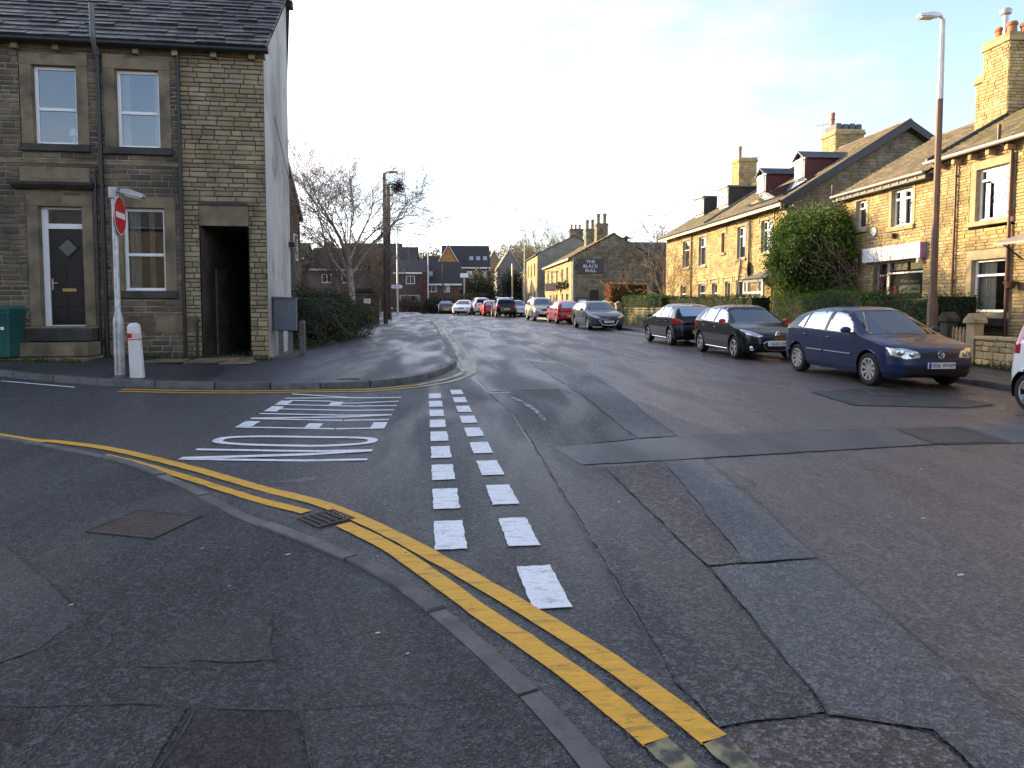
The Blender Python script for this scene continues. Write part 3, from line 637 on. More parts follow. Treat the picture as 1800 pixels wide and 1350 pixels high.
def pot(b, x, y, z, hgt, r, n=12, crown=False):
    b.lathe([(r*.95, z), (r*1.0, z+.05), (r*.82, z+.08), (r*.78, z+hgt*.7), (r*.95, z+hgt*.75), (r*.95, z+hgt*.85), (r*.8, z+hgt), (r*.62, z+hgt), (r*.6, z+hgt*.6)], n, TR(x, y, 0))
    if crown:
        for k in range(8):
            t = k*math.pi/4; b.prism([(-.03, z+hgt), (.03, z+hgt), (0, z+hgt+.09)], r*.72, r*.9, 'x', TR(x, y, 0) @ RZ(k*45))
def chimney(h, x, y, w, d, z0, z1, ms, mm, pots, pm, ch=.12, ln=(.2, .38), cap=True, steps=None, nobj=0, seed=3, pr=.13, ph=.55):
    """stack of coursed stone, cap band and pots; x,y centre"""
    c = None
    b = MB(); b.box(x-w/2+.012, x+w/2-.012, y-d/2+.012, y+d/2-.012, z0, z1); c = b.o('chimney', mm, h)
    faces = [(TR(x-w/2, y-d/2, 0), w), (TR(x+w/2, y-d/2, 0) @ RZ(90), d), (TR(x+w/2, y+d/2, 0) @ RZ(180), w), (TR(x-w/2, y+d/2, 0) @ RZ(-90), d)]
    items = MB(); rnd = random.Random(seed)
    for T, L_ in faces:
        for it in courses(0, L_, z0, z1, [], ch, ln, None, seed):
            q = SV[rnd.randrange(len(SV))]; items.add(q[0], q[1], T @ Matrix(((it[2], 0, 0, it[0]), (0, 1, 0, 0), (0, 0, it[3], it[1]), (0, 0, 0, 1))))
    tag(items.o('chimney_stones', ms, h), kind='stuff')
    if cap:
        b = MB(); b.box(x-w/2-.07, x+w/2+.07, y-d/2-.07, y+d/2+.07, z1-.22, z1-.08); b.box(x-w/2-.03, x+w/2+.03, y-d/2-.03, y+d/2+.03, z1-.08, z1+.05); b.o('chimney_cap', ms, h, bevel=.02)
    for (px, py) in pots:
        b = MB(); pot(b, x+px, y+py, z1+.03, ph, pr); b.o('chimney_pot', pm, h, smooth=True)
    return c

# ------------------------------------------------------------------ corner house on the left
LH = thing('stone_terrace_house', 'dark two storey stone end house with brown door on left corner', 'house', (-4.07, 15.6, 0), rad(3))
hu1, hu2, hd, hg, hp = (-4.65, -3.79, 4.93, 6.56), (-3.03, -2.15, 4.91, 6.55), (-4.63, -3.77, 1.1, 3.64), (-2.98, -2.12, 1.86, 3.64), (-1.39, -.40, .1, 3.28)
holes = [hu1, hu2, hd, hg, hp]
xg = [(-4.91, -3.59, 4.78, 6.79), (-3.25, -1.93, 4.76, 6.79), (-4.87, -3.55, 1.1, 3.87), (-3.22, -1.93, 1.69, 3.87), (-1.41, -.38, .1, 3.73), (-4.95, -3.58, 4.12, 4.46)]
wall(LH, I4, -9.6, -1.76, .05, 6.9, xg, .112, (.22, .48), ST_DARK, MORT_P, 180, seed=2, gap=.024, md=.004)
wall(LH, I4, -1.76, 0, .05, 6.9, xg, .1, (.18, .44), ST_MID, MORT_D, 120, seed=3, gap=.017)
b = MB(); 
for (u0, u1, v0, v1) in ((-4.95, -3.58, 4.12, 4.46),): b.box(u0, u1, -.035, .1, v0, v1)
b.o('carved_panel', ST_DRESS, LH, bevel=.02)
b = MB(); b.box(-4.75, -3.78, -.045, 0, 4.2, 4.38); b.o('panel_field', ST_DRESS, LH, bevel=.012)
b = MB(); b.prism([(0, 4.0), (-.10, 4.0), (-.20, 4.07), (-.22, 4.12), (-.04, 4.16), (0, 4.16)], -5.06, -3.5, 'x'); b.o('door_hood', ST_SOOT, LH)
for hh_ in (hu1, hu2): surround(LH, I4, hh_, .23, .23, .15, ms=ST_SOOT)
surround(LH, I4, hd, .22, .23, sill=False)
surround(LH, I4, hg, .23, .23, .16, ms=ST_SOOT)
b = MB(); b.box(-1.41, -.38, -.012, .3, 3.28, 3.72); b.o('passage_lintel', ST_DRESS, LH, bevel=.01)
b = MB(); b.prism([(-1.5, 3.725), (-.3, 3.725), (-.5, 3.80), (-1.28, 3.80)], -.03, .0, 'y'); b.o('soot_moulding', ST_SOOT, LH)
b = MB(); b.box(-9.6, -.0, -.02, .005, 4.53, 4.59)
sc_ = MB(); x = -9.6
r = random.Random(2)
while x < -.1:
    l = min(r.uniform(.6, 1.1), -x); s_ = MB(); s_.box(x+.004, x+l-.004, -.018, .03, 4.535, 4.60); s_.o('string_course_stone', ST_DRESS, LH); x += l
# corbels under the gutter and the cornice band
b = MB(); b.box(-9.6, .03, -.03, .1, 6.9, 7.08); b.o('eaves_band', ST_DRESS, LH)
for i in range(12):
    b = MB(); x = -.22-i*.78; b.box(x-.06, x+.06, -.15, -.03, 6.84, 6.97); b.o('corbel', ST_MID if i < 5 else ST_DRESS, LH, bevel=.012)
g = MB(); g.tube([(-9.6, -.22, 7.03), (.16, -.22, 7.0)], .07, 10); g.box(-9.6, .14, -.2, -.14, 6.99, 7.1); g.o('gutter', BLACKP, LH, smooth=True)
# gable: rendered wall up to the ridge
RP = (-.07, 3.24); RZT = 9.72; GB = (-1.0, 6.5)
b = MB()
b.add([(0, .0, .0), (RP[0], RP[1], .0), (RP[0], RP[1], RZT-.02), (0, .0, 7.1)], [(0, 1, 2, 3)])
b.add([(RP[0], RP[1], 0), (GB[0], GB[1], 0), (GB[0], GB[1], 7.1), (RP[0], RP[1], RZT-.02)], [(0, 1, 2, 3)])
b.add([(GB[0], GB[1], 0), (-9.6, 6.5, 0), (-9.6, 6.5, 7.1), (GB[0], GB[1], 7.1)], [(0, 1, 2, 3)])
b.add([(-9.6, 0, 0), (-9.6, 6.5, 0), (-9.6, 6.5, 7.1), (-9.6, 3.24, RZT), (-9.6, 0, 7.1)], [(0, 1, 2, 3, 4)])
b.o('gable_wall', RENDER, LH)
roof(LH, -9.75, .12, -.27, 7.06, 3.24, 9.78, SLATE, .27, (.32, .62), 300, seed=5, xr=lambda v: (-9.75, .12-.07*v/4.4), yb=6.75, zb=7.0, var=slate_variants(10, 9, .042))
b = MB(); b.box(-.12, .1, 3.2, 3.42, 9.35, 9.52); b.o('verge_end', BLACKP, LH)
b = MB(); b.tube([(.035, .9, 5.9), (.0, 3.2, 4.6)], .008, 5); b.o('cable', BLACKP, LH)
b = MB(); b.box(-.09, .1, 3.0, 3.24, 3.1, 3.22); b.add([], []); b.o('gable_lamp', BLACKP, LH, bevel=.02)
# windows
w_ = window(LH, I4, hu1, .1, (.46,), curtain=None); window(LH, I4, hu2, .1, (.46,), curtain=[(0, .18), (.84, 1)]); window(LH, I4, hg, .1, (.44,), curtain=[(0, .30), (.55, .70)])
lamp = MB(); lamp.lathe([(.05, 5.03), (.06, 5.05), (.02, 5.08), (.02, 5.16), (.11, 5.17), (.07, 5.33), (.0, 5.34)], 12, TR(-4.0, .3, 0)); lamp.o('table_lamp', UPVC, w_, smooth=True)
# front door
dr = MB(); dr.box(-4.5, -3.785, .14, .19, 1.13, 3.17); dr = dr.o('front_door', WOODD, LH)
for (x0, x1, z0, z1) in ((-4.42, -4.19, 1.2, 1.45), (-4.09, -3.86, 1.2, 1.45), (-4.42, -4.19, 1.52, 1.78), (-4.09, -3.86, 1.52, 1.78), (-4.42, -4.19, 1.98, 2.4), (-4.09, -3.86, 1.98, 2.4)):
    b = MB(); b.box(x0, x1, .128, .14, z0, z1); b.o('door_panel', WOODD, dr, bevel=.008)
b = MB(); b.box(-.13, .13, -.004, .006, -.13, .13, TR(-4.14, .132, 2.78) @ RY(45)); b.o('diamond_light', mat('obscure_glass', (.12, .12, .12), .25, .3, 30), dr)
b = MB()
for k in range(4): b.box(-.17, .17, -.012, .006, .14, .165, TR(-4.14, .134, 2.78) @ RY(45+90*k))
b.o('diamond_moulding', WOODD, dr)
b = MB(); b.box(-4.27, -4.0, .125, .14, 1.84, 1.91); b.o('letterbox', BRASS, dr, bevel=.006)
b = MB(); b.box(-4.475, -4.445, .12, .14, 1.88, 2.12); b.tube([(-4.46, .1, 2.02), (-4.34, .095, 2.02)], .011, 8); b.tube([(-4.46, .13, 2.02), (-4.46, .1, 2.02)], .011, 8); b.o('door_handle', CHROME, dr)
b = MB(); b.box(-4.628, -4.51, .12, .2, 1.1, 3.638); b.box(-3.784, -3.772, .12, .2, 1.1, 3.638); b.box(-4.51, -3.784, .121, .2, 3.18, 3.29); b.box(-4.51, -3.784, .121, .2, 3.59, 3.638); b.box(-4.51, -3.784, .121, .2, 1.1, 1.125)
df = b.o('door_frame', UPVC, LH, bevel=.006)
b = MB(); b.add([(-4.51, .15, 3.29), (-3.784, .15, 3.29), (-3.784, .15, 3.59), (-4.51, .15, 3.59)], [(0, 1, 2, 3)]); b.o('fanlight_pane', GLASS, df)
b = MB(); b.add([(-4.6, .6, 3.0), (-3.7, .6, 3.0), (-3.7, .6, 3.7), (-4.6, .6, 3.7)], [(0, 1, 2, 3)]); b.o('fanlight_blind', mat('brown_blind', (.10, .075, .035), .8, .2, 4), df)
for i, (x0, x1, yd, z0, z1) in enumerate(((-4.92, -3.5, .35, .8, 1.08), (-4.98, -3.45, .68, .5, .8), (-5.05, -3.4, 1.0, .15, .5))):
    b = MB(); b.box(x0, x1, -yd, .02, z0, z1-.02+.002*i); b.o('door_step', ST_DRESS if i else ST_SOOT, LH, bevel=.015)
# passage through the house
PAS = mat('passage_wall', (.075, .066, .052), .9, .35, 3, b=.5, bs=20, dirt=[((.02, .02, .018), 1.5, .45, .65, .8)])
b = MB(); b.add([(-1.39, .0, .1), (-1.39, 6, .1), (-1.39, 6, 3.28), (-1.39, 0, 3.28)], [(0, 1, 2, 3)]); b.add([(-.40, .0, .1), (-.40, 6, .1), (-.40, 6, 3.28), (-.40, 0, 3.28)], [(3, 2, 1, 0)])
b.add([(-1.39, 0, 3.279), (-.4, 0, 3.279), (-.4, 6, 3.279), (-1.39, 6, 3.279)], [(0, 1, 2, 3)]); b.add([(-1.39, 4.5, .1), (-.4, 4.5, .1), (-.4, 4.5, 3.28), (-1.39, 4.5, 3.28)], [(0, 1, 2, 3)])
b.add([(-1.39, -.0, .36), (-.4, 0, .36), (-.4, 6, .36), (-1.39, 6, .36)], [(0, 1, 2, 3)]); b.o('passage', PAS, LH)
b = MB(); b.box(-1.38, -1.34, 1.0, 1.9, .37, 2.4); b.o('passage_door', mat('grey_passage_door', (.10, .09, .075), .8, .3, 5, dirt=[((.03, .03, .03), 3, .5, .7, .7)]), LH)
b = MB(); b.box(-1.5, -.3, -.28, .3, .1, .40); b.o('passage_threshold', ST_DRESS, LH, bevel=.02)
# flags in front of the passage
for i, (x0, x1) in enumerate(((-2.3, -1.55), (-1.52, -.85), (-.83, -.2))):
    b = MB(); b.box(x0, x1, -.95, -.3, -.02, .012); b.o('door_flag', ST_DRESS, LH, bevel=.008, M=TR(0, 0, Hpl(-4.07+x0*.99, 15.0)))
# pipes
pipe(LH, I4, -3.33, .45, 6.95, BLACKP, .045); pipe(LH, I4, -3.46, .45, 4.4, BLACKP, .03); pipe(LH, I4, -1.74, .4, 6.95, BLACKP, .036, hopper=False)
b = MB(); b.tube([(-3.33, -.1, 6.8), (-3.31, -.27, 7.0), (-3.31, -.3, 7.15), (-3.31, -.3, 7.75)], .055, 10); b.o('soil_vent', mat('grey_vent', (.10, .105, .11), .4, .1), LH, smooth=True)
b = MB(); b.tube([(-1.5, -.06, .35), (-1.5, -.06, 1.15), (-1.46, -.06, 1.25)], .028, 8); b.o('standpipe', BLACKP, LH, smooth=True)
for x in (-2.9, -2.35, -1.98):
    b = MB(); b.box(x, x+.5, -.016, .02, 1.0-.03*((x*7) % 3), 1.32); b.o('plinth_block', ST_DARK, LH, bevel=.012)
# neighbouring house set back behind it, and one more beyond, which shade the road
NB = thing('set_back_house', 'brown stone house set back behind the rendered gable', 'house', (-7.2, 26.5, .2), 0)
b = MB(); b.add([(-9, 0, 0), (0, 0, 0), (0, 7, 0), (-9, 7, 0), (-9, 0, 5.6), (0, 0, 5.6), (0, 7, 5.6), (-9, 7, 5.6), (-9, 3.5, 8.5), (0, 3.5, 8.5)], [(0, 1, 5, 4), (1, 2, 6, 9, 5), (2, 3, 7, 6), (3, 0, 4, 8, 7)]); b.o('wall', mat('brown_brick', (.16, .105, .075), .9, .25, 3, b=.4, bs=20, dirt=[((.07, .06, .05), 1, .5, .7, .6)]), NB)
b = MB()
for s_ in (0, 1):
    y0, y1 = ((-.3, 3.5), (7.3, 3.5))[s_]; b.add([(-9.2, y0, 5.45), (.08, y0, 5.45), (.08, y1, 8.58), (-9.2, y1, 8.58), (-9.2, y0, 5.33), (.08, y0, 5.33), (.08, y1, 8.46), (-9.2, y1, 8.46)], [(0, 1, 2, 3), (4, 5, 6, 7), (1, 2, 6, 5), (0, 1, 5, 4)])
b.o('roof', SLATE, NB)
b = MB(); b.add([(.085, 7.3, 5.3), (.11, 7.3, 5.3), (.11, 7.3, 5.5), (.085, 7.3, 5.5), (.085, 3.5, 8.44), (.11, 3.5, 8.44), (.11, 3.5, 8.62), (.085, 3.5, 8.62)], [(0, 1, 2, 3), (0, 1, 5, 4), (1, 2, 6, 5), (2, 3, 7, 6)]); b.o('bargeboard', UPVC, NB)
T = TR(0, 0, 0) @ RZ(90)
for (a, c) in ((5.6, 6.4),):
    for z in (.9, 3.4): b = MB(); b.box(a, c, -.03, .02, z, z+1.2, M=T); ww = b.o('window', UPVC, NB); b = MB(); b.box(a+.07, c-.07, -.035, -.03, z+.07, z+1.13, M=T); b.o('pane', GLASS, ww)

# ------------------------------------------------------------------ street furniture on the left
GALV = mat('galvanised_steel', (.42, .43, .44), .45, .2, 9, met=.7, b=.15, bs=40)
def text(parent, s, size, T, m, name='lettering', align='CENTER', ext=.0015, sx=1.0, shear=0):
    cu = bpy.data.curves.new(name, 'FONT'); cu.body = s; cu.size = size; cu.align_x = align; cu.align_y = 'CENTER'; cu.extrude = ext; cu.shear = shear; cu.resolution_u = 3
    fo = bpy.data.objects.new(name, cu); me = bpy.data.meshes.new_from_object(fo); bpy.data.objects.remove(fo)
    me.materials.clear(); me.materials.append(m)
    return mobj(name, me, parent, M=T @ RX(90) @ Matrix.Diagonal((sx, 1, 1, 1)))
RED = mat('sign_red', (.55, .012, .02), .35, .05, 4); WHT = mat('sign_white', (.82, .83, .84), .4, .03, 4)
px, py = -6.02, 12.93; pz = Hpl(px, py)
S = thing('no_entry_sign', 'round red no entry sign on tall galvanised post at left kerb', 'road sign', (px, py, pz))
b = MB(); b.lathe([(.09, -.05), (.09, .95), (.085, 1.02), (.05, 1.14), (.048, 3.2), (.0, 3.22)], 16); b.o('post', GALV, S, smooth=True)
b = MB(); b.box(-.07, .06, -.065, .065, 3.16, 3.36); b.o('post_cap', GALV, S, bevel=.01)
T = TR(.085, 0, 2.86) @ RZ(90+9)
b = MB(); b.lathe([(.0, -.005), (.35, -.005), (.35, .012), (.0, .012)], 40, T, 'y'); b.o('sign_back', GALV, S)
b = MB(); b.lathe([(.0, -.0085), (.345, -.0085), (.345, -.006), (0, -.006)], 40, T, 'y'); b.o('white_rim', WHT, S)
b = MB(); b.lathe([(.0, -.0125), (.325, -.0125), (.325, -.009), (0, -.009)], 40, T, 'y'); b.o('red_disc', RED, S)
b = MB(); b.box(-.26, .26, -.0165, -.013, -.05, .05, M=T); b.o('white_bar', WHT, S)
b = MB(); b.tube([(0, 0, 3.27), (.22, -.0, 3.30)], .022, 8); b.o('lamp_arm', GALV, S, smooth=True)
b = MB(); b.prism([(.14, 3.25), (.5, 3.16), (.53, 3.2), (.5, 3.25), (.28, 3.33), (.14, 3.33)], -.07, .07, 'y'); lh = b.o('lamp_housing', GALV, S, bevel=.012)
b = MB(); b.prism([(.2, 3.228), (.46, 3.163), (.46, 3.15), (.2, 3.213)], -.05, .05, 'y'); b.o('lamp_lens', mat('lens_plastic', (.6, .62, .62), .2, .05), lh)
px, py = -5.58, 12.62; pz = Hpl(px, py)
B = thing('bollard', 'white rounded bollard with red reflective band beside sign post', 'bollard', (px, py, pz), rad(8)); B.scale = (.86, .86, .95); B.rotation_euler = (rad(1.0), rad(-1.8), rad(8))
def rsec(w, d, z, n=5, rr=.05):
    out = []
    for cx, cy, a0 in ((w-rr, d-rr, 0), (-w+rr, d-rr, 90), (-w+rr, -d+rr, 180), (w-rr, -d+rr, 270)):
        for i in range(n): a = rad(a0+90*i/(n-1)); out.append((cx+rr*math.cos(a), cy+rr*math.sin(a), z))
    return out
def loft(secs, name, m, parent, **k):
    b = MB(); n = len(secs[0]); vs = [v for s in secs for v in s]
    b.add(vs, [(i*n+j, i*n+(j+1) % n, (i+1)*n+(j+1) % n, (i+1)*n+j) for i in range(len(secs)-1) for j in range(n)]+[tuple(range(n-1, -1, -1)), tuple(range((len(secs)-1)*n, len(secs)*n))])
    return b.o(name, m, parent, **k)
BOLW = mat('bollard_white', (.68, .68, .66), .55, .06, 4, dirt=[((.25, .26, .2), 3, .55, .75, .5), ((.1, .11, .07), 9, .66, .75, .5)])
loft([rsec(.125, .115, -.05), rsec(.122, .113, .1), rsec(.112, .11, .75), rsec(.112, .11, .93), rsec(.10, .10, .975), rsec(.072, .075, 1.01), rsec(.052, .052, 1.018)], 'post', BOLW, B, smooth=True)
b = MB(); b.box(-.114, -.02, -.1145, -.108, .74, .83); b.o('red_reflector', RED, B); b = MB(); b.box(-.02, .113, -.1143, -.108, .74, .83); b.o('pale_reflector', mat('pale_reflector', (.7, .5, .48), .3, .1), B)
b = MB(); b.box(-.1155, .1155, -.1125, .1125, .70, .722); b.o('groove_band', mat('bollard_line', (.5, .12, .1), .5, .2), B)
# grey utility box on a post
Cb = thing('utility_box', 'grey metal utility box raised on legs beside gable wall', 'utility box', (-3.83, 16.15, Hpl(-3.83, 16.15)), rad(4))
b = MB(); b.box(-.25, .25, -.12, .12, .62, 1.36); b.o('cabinet', mat('blue_grey_paint', (.085, .105, .125), .5, .1, 3), Cb, bevel=.02)
b = MB(); b.prism([(-.27, 1.362), (.27, 1.362), (.27, 1.385), (-.27, 1.41)], -.14, .14, 'y'); b.o('cabinet_lid', MATS['blue_grey_paint'], Cb)
b = MB(); b.box(-.235, .235, -.126, -.12, .64, 1.34); b.o('cabinet_door', MATS['blue_grey_paint'], Cb, bevel=.003)
for x in (-.16, .05): b = MB(); b.box(x, x+.1, -.05, .05, -.1, .62); b.o('leg', mat('weathered_post', (.13, .125, .115), .9, .25, 6), Cb)
P_ = thing('stub_post', 'weathered timber stub post beside the grey utility box', 'post', (-3.62, 16.9, Hpl(-3.62, 16.9)))
loft([rsec(.07, .06, -.1, 3, .02), rsec(.07, .06, .78, 3, .02), rsec(.05, .045, .84, 3, .02)], 'post', MATS['weathered_post'], P_)
# wheelie bin at the left edge
BN = thing('wheelie_bin', 'teal wheelie bin standing by the house wall at far left', 'bin', (-8.98, 14.55, Hpl(-8.98, 14.55)), rad(4))
TEAL = mat('teal_plastic', (.018, .10, .095), .5, .1, 5, b=.1, bs=60)
loft([rsec(.22, .26, .06), rsec(.27, .34, .9), rsec(.285, .355, .92), rsec(.285, .355, .98)], 'body', TEAL, BN, smooth=True)
loft([rsec(.3, .375, .985), rsec(.3, .38, 1.02), rsec(.24, .3, 1.07)], 'lid', TEAL, BN, smooth=True)
b = MB(); b.tube([(-.2, .42, .97), (.2, .42, .97)], .018, 8); b.o('handle', TEAL, BN)
for x in (-.26, .26): b = MB(); b.lathe([(.0, -.03), (.1, -.03), (.1, .03), (0, .03)], 14, TR(x, .27, .1) @ RZ(90), 'y'); b.o('wheel', BLACKP, BN)
b = MB(); b.box(.12, .17, -.335, -.30, .6, .66); b.o('label_plate', WHT, BN)

# ------------------------------------------------------------------ houses on the right (local x runs towards the camera, local y into the house)
def rhouse(name, label, x, y0, z=0): return thing(name, label, 'house', (x, y0, z), rad(-90))
SVT = stone_variants(14, 21, iu=.03, iv=.14, bulge=.014, depth=.03)
# -- house B: the shop
HB = rhouse('shop_house', 'golden stone house with white shop fascia behind hedge', 14.3, 24.2)
W_ = 4.83; bw1, bw2, bdoor, bsh = (.92, 1.52, 4.22, 5.2), (2.88, 3.9, 4.07, 5.25), (2.05, 2.62, .5, 2.98), (2.68, 4.42, .5, 2.98)
wall(HB, I4, 0, W_, .2, 5.5, [(.78, 1.66, 4.08, 5.34), (2.74, 4.04, 3.93, 5.4), (2.0, 4.47, .3, 3.0)], .095, (.2, .42), ST_GOLD, MORT_G, 220, seed=11, var=SVT)
wall(HB, RZ(-90) @ TR(-7.2, 0, 0), 0, 7.2, .2, 5.5, [], .11, (.25, .5), None, ST_GOLD)
for hh_ in (bw1, bw2): surround(HB, I4, hh_, .13, .14, .14, m=ST_GOLDD)
window(HB, I4, bw1, .1, (.72,), curtain=[(0, .4), (.6, 1)]); window(HB, I4, bw2, .1, (.74,), (.5,), curtain=[(0, .38), (.52, 1)])
b = MB(); b.box(1.64, 4.56, -.2, -.0, 2.99, 3.46); fs = b.o('shop_fascia', mat('fascia_white', (.82, .81, .83), .4, .03), HB, bevel=.006)
PURP = mat('sign_purple', (.36, .20, .40), .5, .1); PALEP = mat('pale_purple_print', (.66, .56, .72), .5, .1)
b = MB(); b.box(4.562, 4.60, -.21, 0, 2.985, 3.465); b.o('fascia_end', PURP, fs)
b = MB(); b.add([(2.55+.62*math.copysign(abs(math.cos(t))**.35, math.cos(t))*k, -.2025, 3.22+.16*math.copysign(abs(math.sin(t))**.35, math.sin(t))*(k if k == 1 else .84)) for k in (1, .96) for t in [2*math.pi*i/32 for i in range(32)]], [(i, (i+1) % 32, 32+(i+1) % 32, 32+i) for i in range(32)]); b.o('printed_panel_outline', PALEP, fs)
b = MB()
for dx, dz, s_ in ((3.42, 3.34, .04), (3.42, 3.24, .055), (3.43, 3.13, .035)): b.lathe([(0, -.2035), (s_, -.2035), (s_, -.2005)], 12, TR(dx, 0, dz), 'y')
b.o('printed_figure', PALEP, fs)
b = MB(); b.lathe([(0, 0), (.07, 0), (.085, .05), (.085, .14), (0, .17)], 12, TR(4.45, -.12, 2.83)); b.o('fascia_lamp', mat('cream_plastic', (.6, .55, .45), .4, .1), HB, smooth=True)
window(HB, I4, bdoor, .12, (.82,), fr=.06, name='shop_door', fm=GALV)
window(HB, I4, bsh, .08, (.84,), fr=.06, name='shop_window', fm=GALV, room=True)
b = MB(); b.add([(2.74, .2, 1.76), (4.36, .2, 1.76), (4.36, .2, 2.56), (2.74, .2, 2.56)], [(0, 1, 2, 3)]); sp_ = b.o('window_poster', mat('poster_dark', (.035, .038, .034), .6, .1), HB)
b = MB(); b.add([(2.74, .19, 1.2), (4.36, .19, 1.2), (4.36, .19, 1.755), (2.74, .19, 1.755)], [(0, 1, 2, 3)]); b.o('poster_base', mat('poster_pale', (.55, .62, .58), .6, .05), sp_)
for x0, x1 in ((2.8, 3.48), (3.62, 4.36)): b = MB(); b.add([(x0, .2, 2.68), (x1, .2, 2.68), (x1, .2, 2.92), (x0, .2, 2.92)], [(0, 1, 2, 3)]); b.o('blind', mat('cream_blind', (.7, .66, .5), .7, .05), sp_)
b = MB(); b.box(3.1, 4.1, .186, .192, 1.93, 2.19); b.o('poster_panel', mat('poster_green', (.42, .52, .42), .6, .05), sp_, bevel=.003)
text(sp_, 'Welcome to', .17, TR(3.6, .185, 2.31), WHT); text(sp_, 'Undlie Ribbar', .15, TR(3.6, .18, 2.06), mat('poster_text', (.09, .11, .09), .6, .1))
b = MB()
for dx, dz, m_ in ((2.88, 2.1, 0), (2.95, 2.0, 0), (2.86, 1.95, 0)): b.lathe([(0, .188), (.07, .188), (.07, .192)], 10, TR(dx, 0, dz), 'y')
b.o('poster_flower', mat('poster_red', (.6, .04, .05), .6, .2), sp_)
rf, Tr, Ls = roof(HB, -.15, W_+.02, -.32, 5.48, 3.6, 7.75, SLATE_B, .2, (.2, .38), 60, seed=4)
b = MB(); b.box(-.12, W_, -.3, -.02, 5.32, 5.46); b.o('boxed_eaves', FASCIA, HB)
for i in range(11): b = MB(); x = .25+i*.42; b.lathe([(0, 0), (.028, .01), (.035, .04), (.0, .07)], 8, TR(x, -.315, 5.36)); b.o('festoon_bulb', mat('bulb_white', (.8, .8, .78), .3, .02), HB, smooth=True)
b = MB(); b.tube([(-.15, -.36, 5.5), (W_, -.36, 5.5)], .05, 8); b.o('gutter', GUTG, HB, smooth=True)
b = MB(); b.tube([(-.05, -.36, 5.95), (-.05, -.36, 5.45), (.12, -.2, 5.3), (.18, -.08, 5.15), (.18, -.08, .4)], .04, 8); b.o('downpipe', BROWNP, HB, smooth=True)
b = MB(); b.lathe([(0, 0), (.13, .0), (.15, -.06), (.0, -.12)], 14, TR(2.02, 0, 4.02), 'y'); b.o('alarm_box', mat('alarm_white', (.78, .78, .76), .3, .03), HB, smooth=True)
b = MB(); b.box(2.95, 3.2, -.18, -.03, 3.72, 3.86); b.tube([(3.1, 0, 3.7), (3.1, -.1, 3.74)], .02, 6); b.o('flood_lamp', BLACKP, HB, bevel=.01)
chimney(HB, 4.35, 2.7, 1.0, 1.0, 6.6, 9.6, ST_GOLD, MORT_G, [(-.25, -.2), (.22, -.2), (.2, .25)], POT_R, .1, (.2, .38), ph=.4, pr=.16)
chimney(HB, 3.75, 2.75, .7, .8, 6.6, 8.75, ST_GOLD, MORT_G, [], POT_R, .1, (.2, .38), seed=6)
b = MB(); pot(b, 3.72, 2.6, 8.78, .85, .17, crown=True); b.o('chimney_pot', POT_R, HB, smooth=True)
b = MB(); b.lathe([(.075, 9.6), (.075, 10.35), (.15, 10.4), (.17, 10.5), (.1, 10.56), (.0, 10.57)], 12, TR(4.25, 2.55, 0)); b.o('flue_cowl', mat('flue_metal', (.5, .5, .5), .4, .1, met=.4), HB, smooth=True)
# -- house A: nearest on the right
HA = rhouse('golden_stone_house', 'golden stone terrace house nearest the camera behind picket gate', 14.3, 19.35)
aw, ag = (1.65, 2.75, 3.82, 5.22), (1.6, 2.76, 1.36, 2.78)
wall(HA, I4, 0, 9.2, .1, 5.7, [(1.42, 2.98, 3.6, 5.45), (1.38, 2.98, 1.15, 3.05), (3.4, 4.5, .1, 2.9)], .088, (.22, .46), ST_GOLD, MORT_G, 300, seed=12, var=SVT)
surround(HA, I4, aw, .2, .22, .13, m=ST_GOLDD); surround(HA, I4, ag, .2, .26, .16, m=ST_GOLDD)
window(HA, I4, aw, .1, (.78,), curtain=[(0, .12)]); window(HA, I4, ag, .1, (.7,), curtain=[(0, .5)])
x = 0
while x < 9.1:
    l = r.uniform(.7, 1.1)
    if not (x+l > 1.42 and x < 2.98): b = MB(); b.box(x+.004, min(x+l, 9.2)-.004, -.03, .05, 3.60, 3.74); b.o('string_course_stone', ST_GOLDD, HA, bevel=.008)
    x += l
surround(HA, I4, (3.6, 4.3, .1, 2.6), .2, .25, sill=False, m=ST_GOLDD); b = MB(); b.box(3.6, 4.3, .12, .18, .2, 2.6); b.o('front_door', WOODD, HA)
rf, Tr, Ls = roof(HA, .02, 9.4, -.3, 5.74, 3.7, 8.0, SLATE_M, .22, (.22, .42), 80, seed=6)
b = MB(); b.prism([(-.3, 5.66), (-.3, 5.86), (2.2, 7.28), (2.2, 7.08)], -.05, .05, 'x'); b.o('verge_kerb', FASCIA, HA)
b = MB(); b.tube([(0, -.36, 5.72), (9.3, -.36, 5.72)], .055, 10); b.o('gutter', GUTG, HA, smooth=True)
b = MB(); b.box(0, 9.2, -.1, .05, 5.62, 5.74); b.o('eaves_band', ST_GOLDD, HA)
for i in range(13): b = MB(); x = .35+i*.62; b.box(x, x+.13, -.26, -.02, 5.5, 5.64); b.o('corbel', ST_GOLDD, HA, bevel=.02)
pipe(HA, I4, .95, .3, 5.66, BROWNP, .032, .07); pipe(HA, I4, 2.9, .3, 5.66, BROWNP, .045, .085)
b = MB(); b.tube([(2.78, -.36, 6.15), (2.78, -.36, 5.72), (2.9, -.085, 5.5)], .045, 10); b.o('soil_vent', BROWNP, HA, smooth=True)
b = MB(); b.prism([(0, 3.35), (-.75, 3.1), (-.75, 3.04), (0, 3.28)], 3.2, 4.8, 'x'); b.o('door_canopy', mat('canopy_grey', (.35, .33, .3), .5, .1), HA)
for x in (3.3, 4.65): b = MB(); b.tube([(x, -.03, 2.7), (x, -.6, 3.1)], .02, 6); b.o('canopy_bracket', BLACKP, HA)
